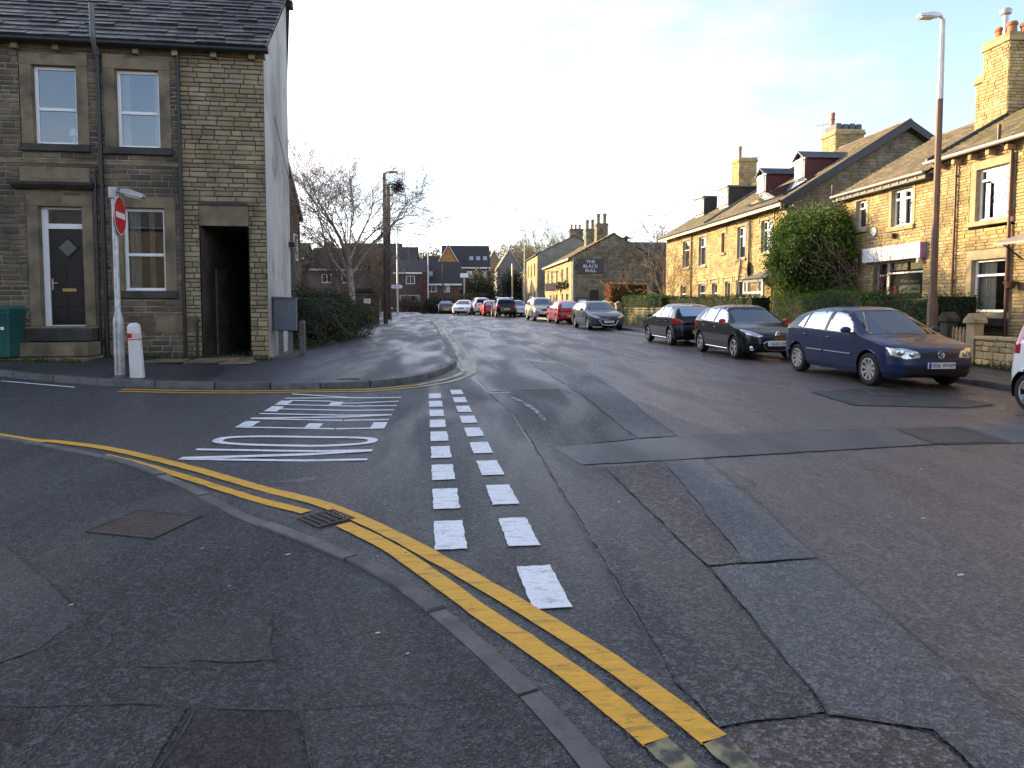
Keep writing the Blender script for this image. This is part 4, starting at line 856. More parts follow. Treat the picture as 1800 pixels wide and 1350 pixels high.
b = MB(); b.lathe([(.0, 0), (.1, .03), (.16, .18), (.17, .2), (0, .19)], 10, TR(3.15, -.2, 1.95)); b.o('hanging_basket', mat('basket', (.10, .05, .025), .9, .3), HA)
b = MB(); b.box(1.5, 2.9, -.28, -.03, 1.0, 1.2); b.o('window_box', mat('window_box_dark', (.03, .028, .025), .7, .2), HA)
# -- terrace C
def hood(h, u0, u1, z, m):
    b = MB(); b.box(u0, u1, -.05, .01, z, z+.1); b.o('hood_mould', m, h, bevel=.008)
    for u in (u0, u1-.12): b = MB(); b.box(u, u+.12, -.048, .01, z-.26, z-.003); b.o('hood_stop', m, h, bevel=.008)
HC = rhouse('gabled_terrace_house', 'golden stone house with shaded gable end and red cheeked dormers', 14.3, 37.0)
cw = [(3.58, 4.52, 3.85, 5.42), (6.24, 7.27, 3.95, 5.4), (1.55, 1.98, 4.3, 5.34), (8.25, 8.5, 4.5, 5.3), (2.12, 2.82, 1.2, 2.76), (3.5, 4.4, 1.2, 2.78), (.31, 1.08, .5, 2.73)]
wall(HC, I4, 0, 8.7, .2, 6.0, [(a-.12, c+.12, d-.14, e+.14) for a, c, d, e in cw], .11, (.24, .48), ST_GOLD, MORT_G, 0, seed=13, var=SVT)
for i, hh_ in enumerate(cw): surround(HC, I4, hh_, .12, .14, .13, m=ST_GOLDD, sill=i < 6)
for i in (0, 1): window(HC, I4, cw[i], .1, (.7,), curtain=[(0, .3)])
for i in (4, 5): window(HC, I4, cw[i], .1, (.45,), curtain=[(0, .25), (.75, 1)])
for i in (2, 3): window(HC, I4, cw[i], .12, (), fm=BROWNP, fr=.05)
window(HC, I4, cw[6], .12, (.75,), name='front_door', fm=UPVC)
for u0, u1, z in ((3.3, 4.8, 5.6), (5.95, 7.55, 5.58), (1.3, 2.25, 5.5), (1.85, 3.1, 2.95), (3.2, 4.7, 2.97), (0, 1.3, 2.93), (8.0, 8.7, 5.5)): hood(HC, u0, u1, z, ST_GOLDD)
GT = TR(8.7, 0, 0) @ RZ(90)
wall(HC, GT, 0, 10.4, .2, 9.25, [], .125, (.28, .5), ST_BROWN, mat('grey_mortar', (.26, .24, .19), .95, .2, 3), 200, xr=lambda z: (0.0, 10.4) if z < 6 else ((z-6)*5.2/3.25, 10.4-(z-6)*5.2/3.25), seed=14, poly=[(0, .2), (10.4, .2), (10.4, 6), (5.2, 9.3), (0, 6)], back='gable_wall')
rf, Tr, Ls = roof(HC, .05, 9.0, -.45, 5.95, 5.2, 9.42, SLATE_B, .24, (.25, .45), 0, seed=7)
b = MB()
for s_ in (0, 1):
    y0, y1 = ((-.48, 5.2), (10.88, 5.2))[s_]
    b.add([(8.98, y0, 5.6), (9.05, y0, 5.6), (9.05, y0, 5.93), (8.98, y0, 5.93), (8.98, y1, 9.1), (9.05, y1, 9.1), (9.05, y1, 9.43), (8.98, y1, 9.43)], [(0, 1, 2, 3), (0, 1, 5, 4), (1, 2, 6, 5), (2, 3, 7, 6), (3, 0, 4, 7)])
    b.add([(8.7, y0, 5.58), (9.0, y0, 5.58), (9.0, y1, 9.08), (8.7, y1, 9.08)], [(0, 1, 2, 3)])
b.o('bargeboard', mat('dark_grey_barge', (.035, .035, .04), .5, .1), HC)
b = MB()
for s_ in (-1,): b.add([(8.9, -.45, 5.97), (9.06, -.45, 5.97), (9.06, 5.2, 9.5), (8.9, 5.2, 9.5), (8.9, -.45, 5.93), (9.06, -.45, 5.93), (9.06, 5.2, 9.45), (8.9, 5.2, 9.45)], [(0, 1, 2, 3), (0, 1, 5, 4), (1, 2, 6, 5), (3, 0, 4, 7)])
b.o('verge_slates', SLATE_M, HC)
b = MB(); b.box(0, 9.0, -.5, -.46, 5.72, 5.95); b.o('eaves_fascia', mat('cream_fascia', (.5, .42, .3), .6, .1), HC)
b = MB(); b.tube([(0, -.54, 5.93), (9.0, -.54, 5.93)], .055, 8); b.o('gutter', FASCIA, HC, smooth=True)
pipe(HC, I4, 5.05, .3, 5.7, BLACKP, .035, .07); pipe(HC, I4, 5.2, 2.9, 5.7, BLACKP, .03, .07)
def dormer(h, u0, u1, yf, z0, z1, gab, cheek, fm=UPVC):
    b = MB(); b.box(u0, u1, yf, yf+.06, z0, z1); b.add([(u0, yf+.06, z0), (u0, yf+.06, z1), (u0, yf+2.2, z1)], [(0, 1, 2)]); b.add([(u1, yf+.06, z0), (u1, yf+2.2, z1), (u1, yf+.06, z1)], [(0, 1, 2)])
    d = b.o('dormer', cheek, h)
    window(d, I4, (u0+.06, u1-.06, z0+.12, z1-.05), yf-.14, (), (.5,) if u1-u0 > 1 else (), curtain=None, room=False, fm=fm)
    b = MB(); b.add([(u0+.06, yf-.02, z0), (u1-.06, yf-.02, z0), (u1-.06, yf-.02, z1), (u0+.06, yf-.02, z1)], [(0, 1, 2, 3)]); b.o('dormer_blind', mat('white_blind', (.72, .72, .72), .6, .05), d)
    b = MB(); c = (u0+u1)/2
    if gab:
        zr = z1+.32
        for e in ((u0-.14, -1), (u1+.14, 1)):
            b.add([(e[0], yf-.2, z1-.06), (c, yf-.2, zr), (c, yf+2.7, zr), (e[0], yf+2.3, z1-.06), (e[0], yf-.2, z1-.12), (c, yf-.2, zr-.06)], [(0, 1, 2, 3), (0, 1, 5, 4)])
        b.add([(u0, yf-.02, z1), (u1, yf-.02, z1), (c, yf-.02, zr-.04)], [(0, 1, 2)])
        b.o('dormer_roof', SLATE, d)
    else:
        b.box(u0-.1, u1+.1, yf-.15, yf+2.6, z1, z1+.09); b.o('dormer_roof', LEAD, d)
CHEEK_R = mat('dark_red_cladding', (.10, .022, .022), .7, .15, 3); CHEEK_B = mat('brown_felt', (.05, .042, .038), .8, .2, 3)
dormer(HC, 6.6, 7.4, 1.45, 7.1, 8.15, True, CHEEK_R); dormer(HC, 2.75, 3.6, 1.45, 7.1, 8.15, True, CHEEK_R)
for i in range(3):
    T = slope_frame(5.95, -.45, math.degrees(math.atan2(3.47, 5.65))) @ TR(4.5+i*1.3, 0, .55)
    b = MB(); b.box(0, 1.22, -.1, -.06, 0, 1.75, M=T); b.o('solar_panel', mat('solar_glass', (.015, .02, .04), .08, .1, 3, coat=1), HC)
chimney(HC, 2.95, 5.75, 1.3, 1.5, 8.6, 10.35, ST_GOLD, MORT_G, [], POT_R, .13, (.25, .45))
for i in range(4): b = MB(); b.box(2.4, 3.5, 5.08+i*.36, 5.36+i*.36, 10.38, 10.72-.03*(i % 2)); b.o('flue_block', mat('grey_flue', (.12, .115, .12), .7, .2), HC, bevel=.03)
b = MB(); b.lathe([(.11, 10.7), (.09, 11.0), (.13, 11.05), (.09, 11.1), (.12, 11.35), (.09, 11.4)], 10, TR(2.85, 5.25, 0)); b.o('chimney_pot', POT_R, HC, smooth=True)
def aerial(h, x, y, z):
    b = MB(); b.tube([(x, y, z), (x-.1, y-.1, z+.25), (x-.1, y-.1, z+1.0)], .015, 5); b.tube([(x-.5, y-.3, z+1.0), (x+.35, y+.1, z+.9)], .012, 4)
    for k in range(5): b.tube([(x-.5+.18*k-.1, y-.3+.09*k+.18, z+1.0-.02*k), (x-.5+.18*k+.1, y-.3+.09*k-.18, z+1.0-.02*k)], .008, 4)
    b.o('aerial', GUTG, h)
aerial(HC, 2.3, 5.2, 10.0)
PW = mat('porch_white', (.74, .75, .76), .4, .04)
pc = MB(); pc.box(6.6, 8.6, -1.0, -.03, 2.55, 2.7); pc.prism([(-1.12, 2.7), (.0, 2.7), (.0, 3.1)], 6.5, 8.7, 'x')
pc = pc.o('porch', LEAD, HC)
for x0, x1 in ((6.6, 6.7), (6.98, 7.06), (8.1, 8.18), (8.5, 8.6)): b = MB(); b.box(x0, x1, -1.0, -.92, .3, 2.55); b.o('porch_post', PW, pc)
b = MB(); b.box(6.7, 8.5, -.99, -.93, 2.05, 2.13); b.o('porch_rail', PW, pc)
for q in ((6.7, 6.98, -.99, -.93, .3, .9), (8.18, 8.5, -.99, -.93, .3, .9), (8.6, 8.66, -1.0, -.03, .3, .9)): b = MB(); b.box(*q); b.o('porch_panel', PW, pc)
for x0, x1 in ((7.06, 7.55), (7.58, 8.1)):
    b = MB(); b.box(x0, x0+.1, -.98, -.93, .3, 2.05); b.box(x1-.1, x1, -.98, -.93, .3, 2.05); b.box(x0+.1, x1-.1, -.98, -.93, .3, .8); d_ = b.o('porch_door', PW, pc)
    b = MB(); b.add([(x0+.1, -.955, .8), (x1-.1, -.955, .8), (x1-.1, -.955, 2.05), (x0+.1, -.955, 2.05)], [(0, 1, 2, 3)]); b.o('pane', GLASS, d_)
b = MB(); b.add([(6.7, -.96, 2.13), (8.5, -.96, 2.13), (8.5, -.96, 2.55), (6.7, -.96, 2.55)], [(0, 1, 2, 3)]); b.add([(8.62, -.95, .9), (8.62, -.03, .9), (8.62, -.03, 2.55), (8.62, -.95, 2.55)], [(0, 1, 2, 3)]); b.o('pane', GLASS, pc)
text(pc, '227', .22, TR(7.55, -1.0, 2.33), BLACKP)
dsh = MB(); dsh.lathe([(0, 0), (.2, -.04), (.34, -.13), (.35, -.12), (.2, -.02), (0, .03)], 20, TR(4.85, -.3, 3.35) @ RZ(-20), 'y'); dsh.tube([(4.85, 0, 3.2), (4.85, -.25, 3.35)], .02, 6); dsh.o('satellite_dish', mat('dish_grey', (.45, .42, .36), .5, .1), HC, smooth=True)
HD = rhouse('far_terrace_house', 'golden stone house with flat roofed dormers and mossy roof', 14.3, 44.9)
dw = [(3.35, 4.5, 3.8, 5.45), (6.1, 7.2, 3.78, 5.43), (6.1, 7.2, 1.2, 2.73), (3.0, 4.0, 1.2, 2.73)]
wall(HD, I4, 0, 7.88, .2, 6.0, [(a-.12, c+.12, d-.14, e+.14) for a, c, d, e in dw], .12, (.28, .52), ST_GOLD, MORT_G, 0, seed=15, var=SVT)
for hh_ in dw: surround(HD, I4, hh_, .12, .14, .13, m=ST_GOLDD); window(HD, I4, hh_, .1, (.66,), curtain=[(0, .3), (.7, 1)])
for u0, u1, z in ((3.0, 4.8, 5.6), (5.8, 7.5, 5.6), (5.8, 7.5, 2.9)): hood(HD, u0, u1, z, ST_GOLDD)
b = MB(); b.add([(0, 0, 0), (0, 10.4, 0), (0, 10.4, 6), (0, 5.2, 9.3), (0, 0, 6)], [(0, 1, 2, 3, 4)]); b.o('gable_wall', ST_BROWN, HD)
roof(HD, -.3, 7.86, -.45, 5.95, 5.2, 9.38, SLATE_M, .26, (.28, .5), 0, seed=8)
b = MB(); b.prism([(-.45, 5.9), (-.45, 6.1), (5.2, 9.55), (5.2, 9.35)], 7.82, 7.92, 'x'); b.o('party_kerb', LEAD, HD)
b = MB(); b.box(-.2, 7.86, -.5, -.46, 5.72, 5.95); b.o('eaves_fascia', MATS['cream_fascia'], HD)
b = MB(); b.tube([(-.3, -.54, 5.93), (7.86, -.54, 5.93)], .055, 8); b.o('gutter', FASCIA, HD, smooth=True)
pipe(HD, I4, 5.0, .3, 5.7, BLACKP, .04, .07)
dormer(HD, 5.35, 6.8, 1.45, 7.15, 8.25, False, CHEEK_B); dormer(HD, 1.45, 3.0, 1.45, 7.15, 8.25, False, CHEEK_B)
chimney(HD, .6, 5.0, 1.2, 1.2, 8.4, 11.1, ST_GOLD, MORT_G, [(-.2, -.2)], POT_R, .13, (.25, .45), pr=.12, ph=.9)
aerial(HD, 1.2, 5.4, 10.2)

# ------------------------------------------------------------------ garden walls, gate, lamp column on the right
GW = thing('garden_wall', 'low golden stone garden wall with coping at right edge', 'wall', (12.0, 14.70, .05), rad(-90))
wall(GW, I4, 0, 5.75, 0, .72, [], .15, (.2, .36), ST_GOLD, MORT_G, 120, seed=16)
b = MB(); b.box(0, 5.75, .012, .24, 0, .72); b.o('wall_core', MORT_G, GW)
x = 0
while x < 5.7: l = r.uniform(.55, .85); b = MB(); b.box(x+.004, x+l-.006, -.05, .3, .722, .80); b.o('coping_stone', ST_GOLDD, GW, bevel=.015); x += l
for nm, lab, yy, hgt in (('gate_post', 'stone gate post with pointed cap beside low garden wall', 14.86, 1.08), ('gate_post', 'dark stone gate post close behind the brown lamp column', 15.72, 1.1)):
    G = thing(nm, lab, 'gate post', (12.1, yy, .05)); d = .125
    b = MB(); b.box(-d, d, -d, d, -.1, hgt); b.o('shaft', ST_GOLDD if yy < 15 else ST_SOOT, G, bevel=.015)
    b = MB(); b.prism([(-d-.05, hgt), (d+.05, hgt), (d+.05, hgt+.08), (0, hgt+.24), (-d-.05, hgt+.08)], -d-.05, d+.05, 'x'); b.o('cap', ST_GOLDD if yy < 15 else ST_SOOT, G, bevel=.012)
G = thing('picket_gate', 'pale wooden picket gate between two stone posts', 'gate', (12.08, 15.56, .12), rad(-90))
WD = mat('pale_picket_wood', (.40, .28, .15), .8, .2, 9, isl=.15)
for i in range(5): b = MB(); x = .0+i*.115; b.prism([(x, 0), (x+.075, 0), (x+.075, .84), (x+.037, .92), (x, .84)], -.012, .012, 'y'); b.o('picket', WD, G)
for z in (.16, .66): b = MB(); b.box(0, .54, .012, .04, z, z+.08); b.o('rail', WD, G)
LP = thing('lamp_column', 'tall brown street lamp column with grey upper half behind blue car', 'street lamp', (11.6, 15.62, .1))
LBR = mat('column_brown', (.135, .075, .05), .6, .15, 6, dirt=[((.08, .05, .035), 3, .5, .7, .5)]); LGR = mat('column_grey', (.55, .54, .56), .5, .12, 8, b=.2, bs=30)
b = MB(); b.lathe([(.12, -.1), (.12, 1.45), (.10, 1.6), (.085, 1.9), (.07, 6.35)], 8, RZ(22)); b.o('lower_shaft', LBR, LP)
b = MB(); b.lathe([(.072, 6.35), (.055, 8.15), (.05, 8.2)], 8, RZ(22)); b.o('upper_shaft', LGR, LP)
b = MB(); b.box(-.085, -.0, -.06, .06, .3, .95, RZ(45) @ TR(-.03, 0, 0)); b.o('access_door', LBR, LP)
b = MB(); b.tube([(0, 0, 8.15), (-.05, 0, 8.27), (-.12, 0, 8.3)], .04, 8); b.o('bracket', LGR, LP, smooth=True)
hd_ = loft([[(-.08, y, 8.28+z) for y, z in ((-.06, -.03), (.06, -.03), (.06, .05), (-.06, .05))], [(-.3, y, 8.27+z) for y, z in ((-.13, -.05), (.13, -.05), (.11, .07), (-.11, .07))], [(-.62, y, 8.27+z) for y, z in ((-.11, -.04), (.11, -.04), (.08, .03), (-.08, .03))]], 'lamp_head', mat('lamp_head_white', (.7, .7, .7), .4, .05), LP, bevel=.015)
b = MB(); b.box(-.58, -.25, -.09, .09, 8.205, 8.222); b.o('lens', MATS['lens_plastic'], hd_)
LP.location.z = .1
def tub_wall(name, label, x0, y0, x1, y1, h, ms, mm, ch=.16, ln=(.2, .42), th=.3, nobj=0, z=0, seed=1):
    L_ = math.dist((x0, y0), (x1, y1)); a = math.atan2(y1-y0, x1-x0); g = thing(name, label, 'wall', (x0, y0, z), a)
    wall(g, I4, 0, L_, 0, h, [], ch, ln, ms, mm, nobj, seed=seed)
    b = MB(); b.box(0, L_, .012, th, 0, h); b.o('wall_core', mm, g)
    x = 0; rr = random.Random(seed)
    while x < L_-.05: l = min(rr.uniform(.5, .9), L_-x); b = MB(); b.box(x+.004, x+l-.004, -.04, th+.04, h+.002, h+.09); b.o('coping_stone', ms, g, bevel=.015); x += l
    return g
tub_wall('garden_wall', 'dark stone wall below the far clipped hedges', 10.25, 40.2, 11.9, 26.5, 1.0, ST_BROWN, MORT_D, z=.3, nobj=60, seed=4)
tub_wall('garden_wall', 'low stone wall under the near clipped hedge', 12.05, 25.6, 12.15, 16.0, .62, ST_BROWN, MORT_D, z=.15, seed=5)
for k, (x, y, lab) in enumerate(((10.1, 40.9, 'golden lit stone gate post beside grey estate car'), (10.05, 42.6, 'stone gate post farther from grey estate car'))):
    G = thing('gate_post', lab, 'gate post', (x, y, .3)); b = MB(); b.box(-.18, .18, -.18, .18, 0, 1.25); b.o('shaft', ST_GOLDD, G, bevel=.02); b = MB(); b.prism([(-.23, 1.25), (.23, 1.25), (.23, 1.33), (0, 1.45), (-.23, 1.33)], -.23, .23, 'y'); b.o('cap', ST_GOLDD, G)
SP = thing('leaning_pole', 'pale pole leaning in the garden of the gabled house', 'pole', (12.6, 29.9, .3)); b = MB(); b.tube([(0, 0, 0), (.05, -.72, 3.3)], [.05, .04], 8); b.o('shaft', mat('pale_pole', (.33, .25, .19), .7, .1), SP, smooth=True)
tag(sheet('garden_ground', [(12.1, 9), (14.25, 9), (14.25, 46), (10.4, 46), (10.5, 40), (12.1, 26)], lambda x, y: H(x, y)+.22, 0, EARTH), kind='structure')

# ------------------------------------------------------------------ the pub and the row beyond
PB = thing('stone_pub', 'stone pub with dark painted sign on its gable end', 'pub', (10.9, 80.0, .5), rad(-90))
pw = [(2.2, 3.3, 3.1, 4.6), (5.2, 6.3, 3.1, 4.6), (8.8, 9.8, 3.1, 4.6), (12.2, 13.3, 3.1, 4.6), (15.2, 16.3, 3.1, 4.6), (12.4, 13.5, .8, 2.1), (15.0, 16.5, .8, 2.1), (8.6, 9.8, .2, 2.1), (4, 5.4, .8, 2.1)]
wall(PB, I4, 0, 18, 0, 5.3, [(a-.12, c+.12, d-.12, e+.12) for a, c, d, e in pw], .2, (.35, .7), ST_GOLD, MORT_G, 0, seed=31)
for hh_ in pw: surround(PB, I4, hh_, .13, .15, .13, m=ST_GOLDD); window(PB, I4, hh_, .1, (.5,), (.5,), curtain=None)
PT = TR(18, 0, 0) @ RZ(90)
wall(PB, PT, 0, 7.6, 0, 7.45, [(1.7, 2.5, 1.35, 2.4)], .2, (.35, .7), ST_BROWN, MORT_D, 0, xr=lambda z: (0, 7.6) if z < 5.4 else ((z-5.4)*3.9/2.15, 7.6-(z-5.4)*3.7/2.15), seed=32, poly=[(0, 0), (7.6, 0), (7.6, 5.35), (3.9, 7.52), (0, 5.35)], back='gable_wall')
b = MB(); b.box(1.7, 2.5, -.06, .02, 1.35, 2.4, M=PT); b.o('black_noticeboard', BLACKP, PB)
b = MB(); b.box(.55, 2.95, -.08, -.02, 3.9, 5.2, M=PT); sg = b.o('painted_sign', mat('sign_slate_purple', (.075, .065, .075), .7, .1, 3), PB)
for i, s_ in enumerate(('THE', 'BLACK', 'BULL')): text(sg, s_, .40, PT @ TR(1.75, -.085, 4.95-i*.4), WHT, sx=1.15)
b = MB(); b.box(.4, 1.6, -.05, -.02, 1.1, 1.75, M=PT); sg2 = b.o('small_sign', mat('sign_slate_blue', (.05, .06, .075), .6, .1), PB); text(sg2, 'Car Park', .22, PT @ TR(1.0, -.055, 1.5), WHT)
b = MB(); b.box(3.0, 7.6, -.06, -.0, 3.3, 3.42, M=PT); b.box(.4, 3.0, -.06, 0, 3.62, 3.74, M=PT); b.o('gable_band', ST_BROWN, PB)
roof(PB, -.1, 18.1, -.3, 5.3, 3.9, 7.6, SLATE_M, .35, (.4, .8), 0, seed=33, yb=7.9, zb=5.3)
b = MB(); b.box(0, 18, -.36, -.3, 5.12, 5.3); b.o('eaves_fascia', MATS['cream_fascia'], PB)
pipe(PB, PT, .1, .2, 5.2, mat('cream_pipe', (.6, .55, .4), .5, .1), .06)
chimney(PB, 14.0, 3.6, 1.0, 1.1, 7.0, 8.85, ST_BROWN, MORT_D, [(-.2, -.25), (.15, .3)], POT_B, .2, (.3, .5), pr=.2, ph=1.0)
chimney(PB, 8.5, 3.6, 1.0, 1.0, 7.0, 8.95, ST_BROWN, MORT_D, [(-.2, -.25), (.15, .25)], POT_B, .2, (.3, .5), pr=.2, ph=1.0)
b = MB(); b.box(13.6, 14.0, 5.1, 5.5, 6.4, 7.15); b.lathe([(.5, 7.2), (.0, 7.5)], 10, TR(16.9, 5.35, 0)); b.box(16.8, 17.0, 5.25, 5.45, 6.6, 7.2); b.o('roof_vent', FASCIA, PB)
b = MB(); b.box(11.0, 11.1, -1.6, -.1, 4.3, 4.4); b.box(11.02, 11.08, -1.5, -.4, 2.4, 3.2); hs = b.o('hanging_sign', mat('pub_sign', (.3, .28, .3), .6, .1), PB)
IVY = mat('ivy_green', (.05, .07, .02), .7, .4, 5)
b = MB(); rr = random.Random(3)
for cx, w in ((12.8, .9), (15.7, .9), (9.2, .8)):
    for i in range(160):
        p = Vector((cx+rr.gauss(0, w*.5), -.25+rr.gauss(0, .1), 2.9+rr.gauss(0, .16))); s_ = .08; M = Matrix.Translation(p) @ Euler((rr.uniform(0, 6), rr.uniform(0, 6), rr.uniform(0, 6))).to_matrix().to_4x4(); b.add([(-s_, -s_, 0), (s_, -s_, 0), (s_, s_, 0), (-s_, s_, 0)], [(0, 1, 2, 3)], M)
tag(b.o('window_planting', IVY, PB), kind='stuff')
def row_house(name, label, x, y0, W, D, ev, rd, fm, gm, z=.5, wins=(), grp=None):
    g = thing(name, label, 'house', (x, y0, z), rad(-90), grp)
    wl = list(wins); b = MB()
    for a, c, d, e in cells(0, W, 0, ev, wl): b.add([(a, 0, d), (c, 0, d), (c, 0, e), (a, 0, e)], [(0, 1, 2, 3)])
    b.o('wall', fm, g); b = MB(); b.add([(W, 0, 0), (W, D, 0), (W, D, ev), (W, D/2, rd), (W, 0, ev)], [(0, 1, 2, 3, 4)]); b.add([(0, 0, 0), (0, D, 0), (0, D, ev), (0, D/2, rd), (0, 0, ev)], [(4, 3, 2, 1, 0)]); b.add([(0, D, 0), (W, D, 0), (W, D, ev), (0, D, ev)], [(3, 2, 1, 0)]); b.o('gable_wall', gm, g)
    for w in wl: window(g, I4, w, .1, (.5,), fr=.08)
    b = MB()
    for y0_, y1_ in ((-.25, D/2), (D+.25, D/2)): b.add([(-.1, y0_, ev-.1), (W+.1, y0_, ev-.1), (W+.1, y1_, rd+.06), (-.1, y1_, rd+.06), (-.1, y0_, ev-.2), (W+.1, y0_, ev-.2), (W+.1, y1_, rd-.06), (-.1, y1_, rd-.06)], [(0, 1, 2, 3), (0, 1, 5, 4), (1, 2, 6, 5), (0, 3, 7, 4)])
    b.o('roof', SLATE, g); return g
GB_ = row_house('rendered_gable_house', 'tall house with plain rendered gable behind the pub', 10.3, 94.5, 12, 9, 7.2, 9.4, ST_GOLD, mat('brown_render', (.26, .235, .18), .9, .1, 1.2, dirt=[((.16, .14, .11), .5, .5, .7, .5)]), wins=[(1.5, 2.6, 4.6, 6.2), (5, 6.1, 4.6, 6.2), (8.8, 9.9, 4.6, 6.2), (1.5, 2.6, 1, 2.6), (5, 6.1, 1, 2.6), (8.8, 9.9, 1, 2.6)])
chimney(GB_, 11.3, 4.8, 1.2, 1.6, 8.0, 10.2, ST_BROWN, MORT_D, [(0, -.5), (0, 0), (0, .5)], POT_R, .25, (.4, .7), pr=.16, ph=.6)
chimney(GB_, 11.3, 6.8, 1.2, 1.4, 7.0, 9.3, ST_BROWN, MORT_D, [(0, -.4), (0, .3)], POT_R, .25, (.4, .7), pr=.16, ph=.6)
row_house('golden_row_house', 'low golden stone house farthest along the right row', 10.6, 118, 19, 7, 5.9, 7.8, ST_GOLD, ST_BROWN, wins=[(4, 5.2, 3.6, 5.2), (9, 10.2, 3.6, 5.2), (14, 15.2, 3.6, 5.2), (16.5, 17.6, 3.6, 5.2), (14, 15.2, .9, 2.4), (16.5, 17.6, .9, 2.4), (9, 10.2, .9, 2.4)])
SHD = thing('dark_back_house', 'dark stone house with slate roof between pub and terrace', 'house', (22.5, 70, .4))
b = MB(); b.box(-3.6, 5, 0, 6, 0, 5.9); b.o('wall', ST_SOOT, SHD); b = MB(); b.prism([(-.3, 5.8), (3, 7.9), (6.3, 5.8)], -3.9, 5.2, 'x'); b.o('roof', SLATE, SHD)

# ------------------------------------------------------------------ cars
CGL = glass('car_glass', .45, -.008, k=.27); CGSD = glass('car_side_glass', .36, -.01, k=.75); CGLS = glass('car_glass_dark', .16, -.01, k=.7)
TYRE = mat('tyre_rubber', (.012, .012, .012), .8, .2, 20); RIM = mat('alloy', (.55, .55, .56), .3, .05, 8, met=.8); RIMH = mat('wheel_cover', (.48, .46, .43), .35, .05, 8, met=.5)
TRIM = mat('black_trim', (.010, .010, .011), .45, .1, 9); GAPM = mat('panel_gap', (.003, .003, .003), .9, .1); INTR = mat('car_interior', (.022, .022, .024), .8, .2, 9)
HLG = mat('headlamp', (.55, .57, .60), .12, .25, 22, met=.55, coat=1); TLG = mat('tail_lamp', (.35, .012, .02), .15, .2, 14, coat=1)
PLW = mat('plate_white', (.78, .78, .76), .4, .02); PLY = mat('plate_yellow', (.72, .52, .05), .4, .02); PTXT = mat('plate_text', (.01, .01, .012), .5, .1)
def smooth_curve(pts, L, w=.05, n=600):
    xs = np.linspace(-.3, L+.3, n); y = np.interp(xs, [p[0] for p in pts], [p[1] for p in pts]); k = max(1, int(w/(xs[1]-xs[0]))); ker = np.hanning(2*k+3); ker /= ker.sum()
    yp = np.concatenate([np.full(k+1, y[0]), y, np.full(k+1, y[-1])]); ys = np.convolve(yp, ker, 'valid')
    return lambda x: float(np.interp(x, xs, ys))
def inpoly(p, poly):
    c = False; j = len(poly)-1
    for i in range(len(poly)):
        a, b_ = poly[i], poly[j]
        if (a[1] > p[1]) != (b_[1] > p[1]) and p[0] < (b_[0]-a[0])*(p[1]-a[1])/(b_[1]-a[1])+a[0]: c = not c
        j = i
    return c
def pdist(p, poly):
    d = 9
    for a, b_ in zip(poly, poly[1:]+poly[:1]):
        ax, ay = b_[0]-a[0], b_[1]-a[1]; t = max(0, min(1, ((p[0]-a[0])*ax+(p[1]-a[1])*ay)/(ax*ax+ay*ay+1e-9))); d = min(d, math.hypot(p[0]-a[0]-ax*t, p[1]-a[1]-ay*t))
    return d
SH = {}
SH['hatch'] = dict(L=4.2, H=1.485, W=1.76, wb=2.578, fo=.88, r=.315,
  top=[(0, .705), (.06, .76), (.3, .835), (.65, .90), (.94, .945), (1.05, .975), (1.82, 1.42), (2.12, 1.47), (2.6, 1.485), (3.1, 1.455), (3.55, 1.385), (3.72, 1.33), (4.03, 1.03), (4.14, .95), (4.2, .84)],
  belt=[(0, .64), (.2, .73), (.6, .83), (1.1, .915), (1.3, .945), (3.7, 1.0), (4.05, .96), (4.2, .78)],
  win=[[(1.34, .965), (2.31, .985), (2.29, 1.375), (1.95, 1.37), (1.52, 1.14)], [(2.43, .99), (3.22, 1.01), (3.18, 1.35), (2.40, 1.375)], [(3.28, 1.015), (3.52, 1.045), (3.40, 1.25), (3.26, 1.325)]],
  ws=(1.08, 1.82, .70, .56), rw=(3.70, 4.03, .56, .60), gaps=[(1.30, .34, .93), (2.36, .34, .98), (3.26, .62, 1.0)],
  hl=[(.37, .595), (.60, .565), (.80, .62), (.84, .76), (.62, .755), (.42, .70)], hlx=.55, grille=[(0, .585), (.34, .585), (.38, .68), (0, .685)], intake=[(0, .25), (.58, .25), (.62, .40), (0, .40)],
  tl=[(.56, .78), (.86, .80), (.86, .99), (.56, .97)], tlx=.35, nose=[(.2, .08), (.3, .02), (.45, 0), (.56, .012), (.7, .035), (.82, .08)], tail=[(.2, .06), (.35, 0), (.55, 0), (.75, .03), (1.0, .02)], plate_f=.45, plate_r=.5, zb=.2, tumble=.27, af=.52)
def var(base, **k):
    d = dict(SH[base]); d.update(k); return d
def scaled(base, L, H, **k):
    s = SH[base]; fx = L/s['L']; fz = H/s['H']; P = lambda pts: [(a*fx, b*fz) for a, b in pts]; d = dict(s)
    d.update(L=L, H=H, fo=s['fo']*fx, wb=s['wb']*fx, top=P(s['top']), belt=P(s['belt']), win=[P(w) for w in s['win']], ws=(s['ws'][0]*fx, s['ws'][1]*fx)+s['ws'][2:], rw=(s['rw'][0]*fx, s['rw'][1]*fx)+s['rw'][2:], gaps=[(a*fx, b*fz, c*fz) for a, b, c in s['gaps']])
    for q in ('hl', 'grille', 'intake', 'tl'): d[q] = [(a, b*fz) for a, b in s[q]]
    d.update(k); return d
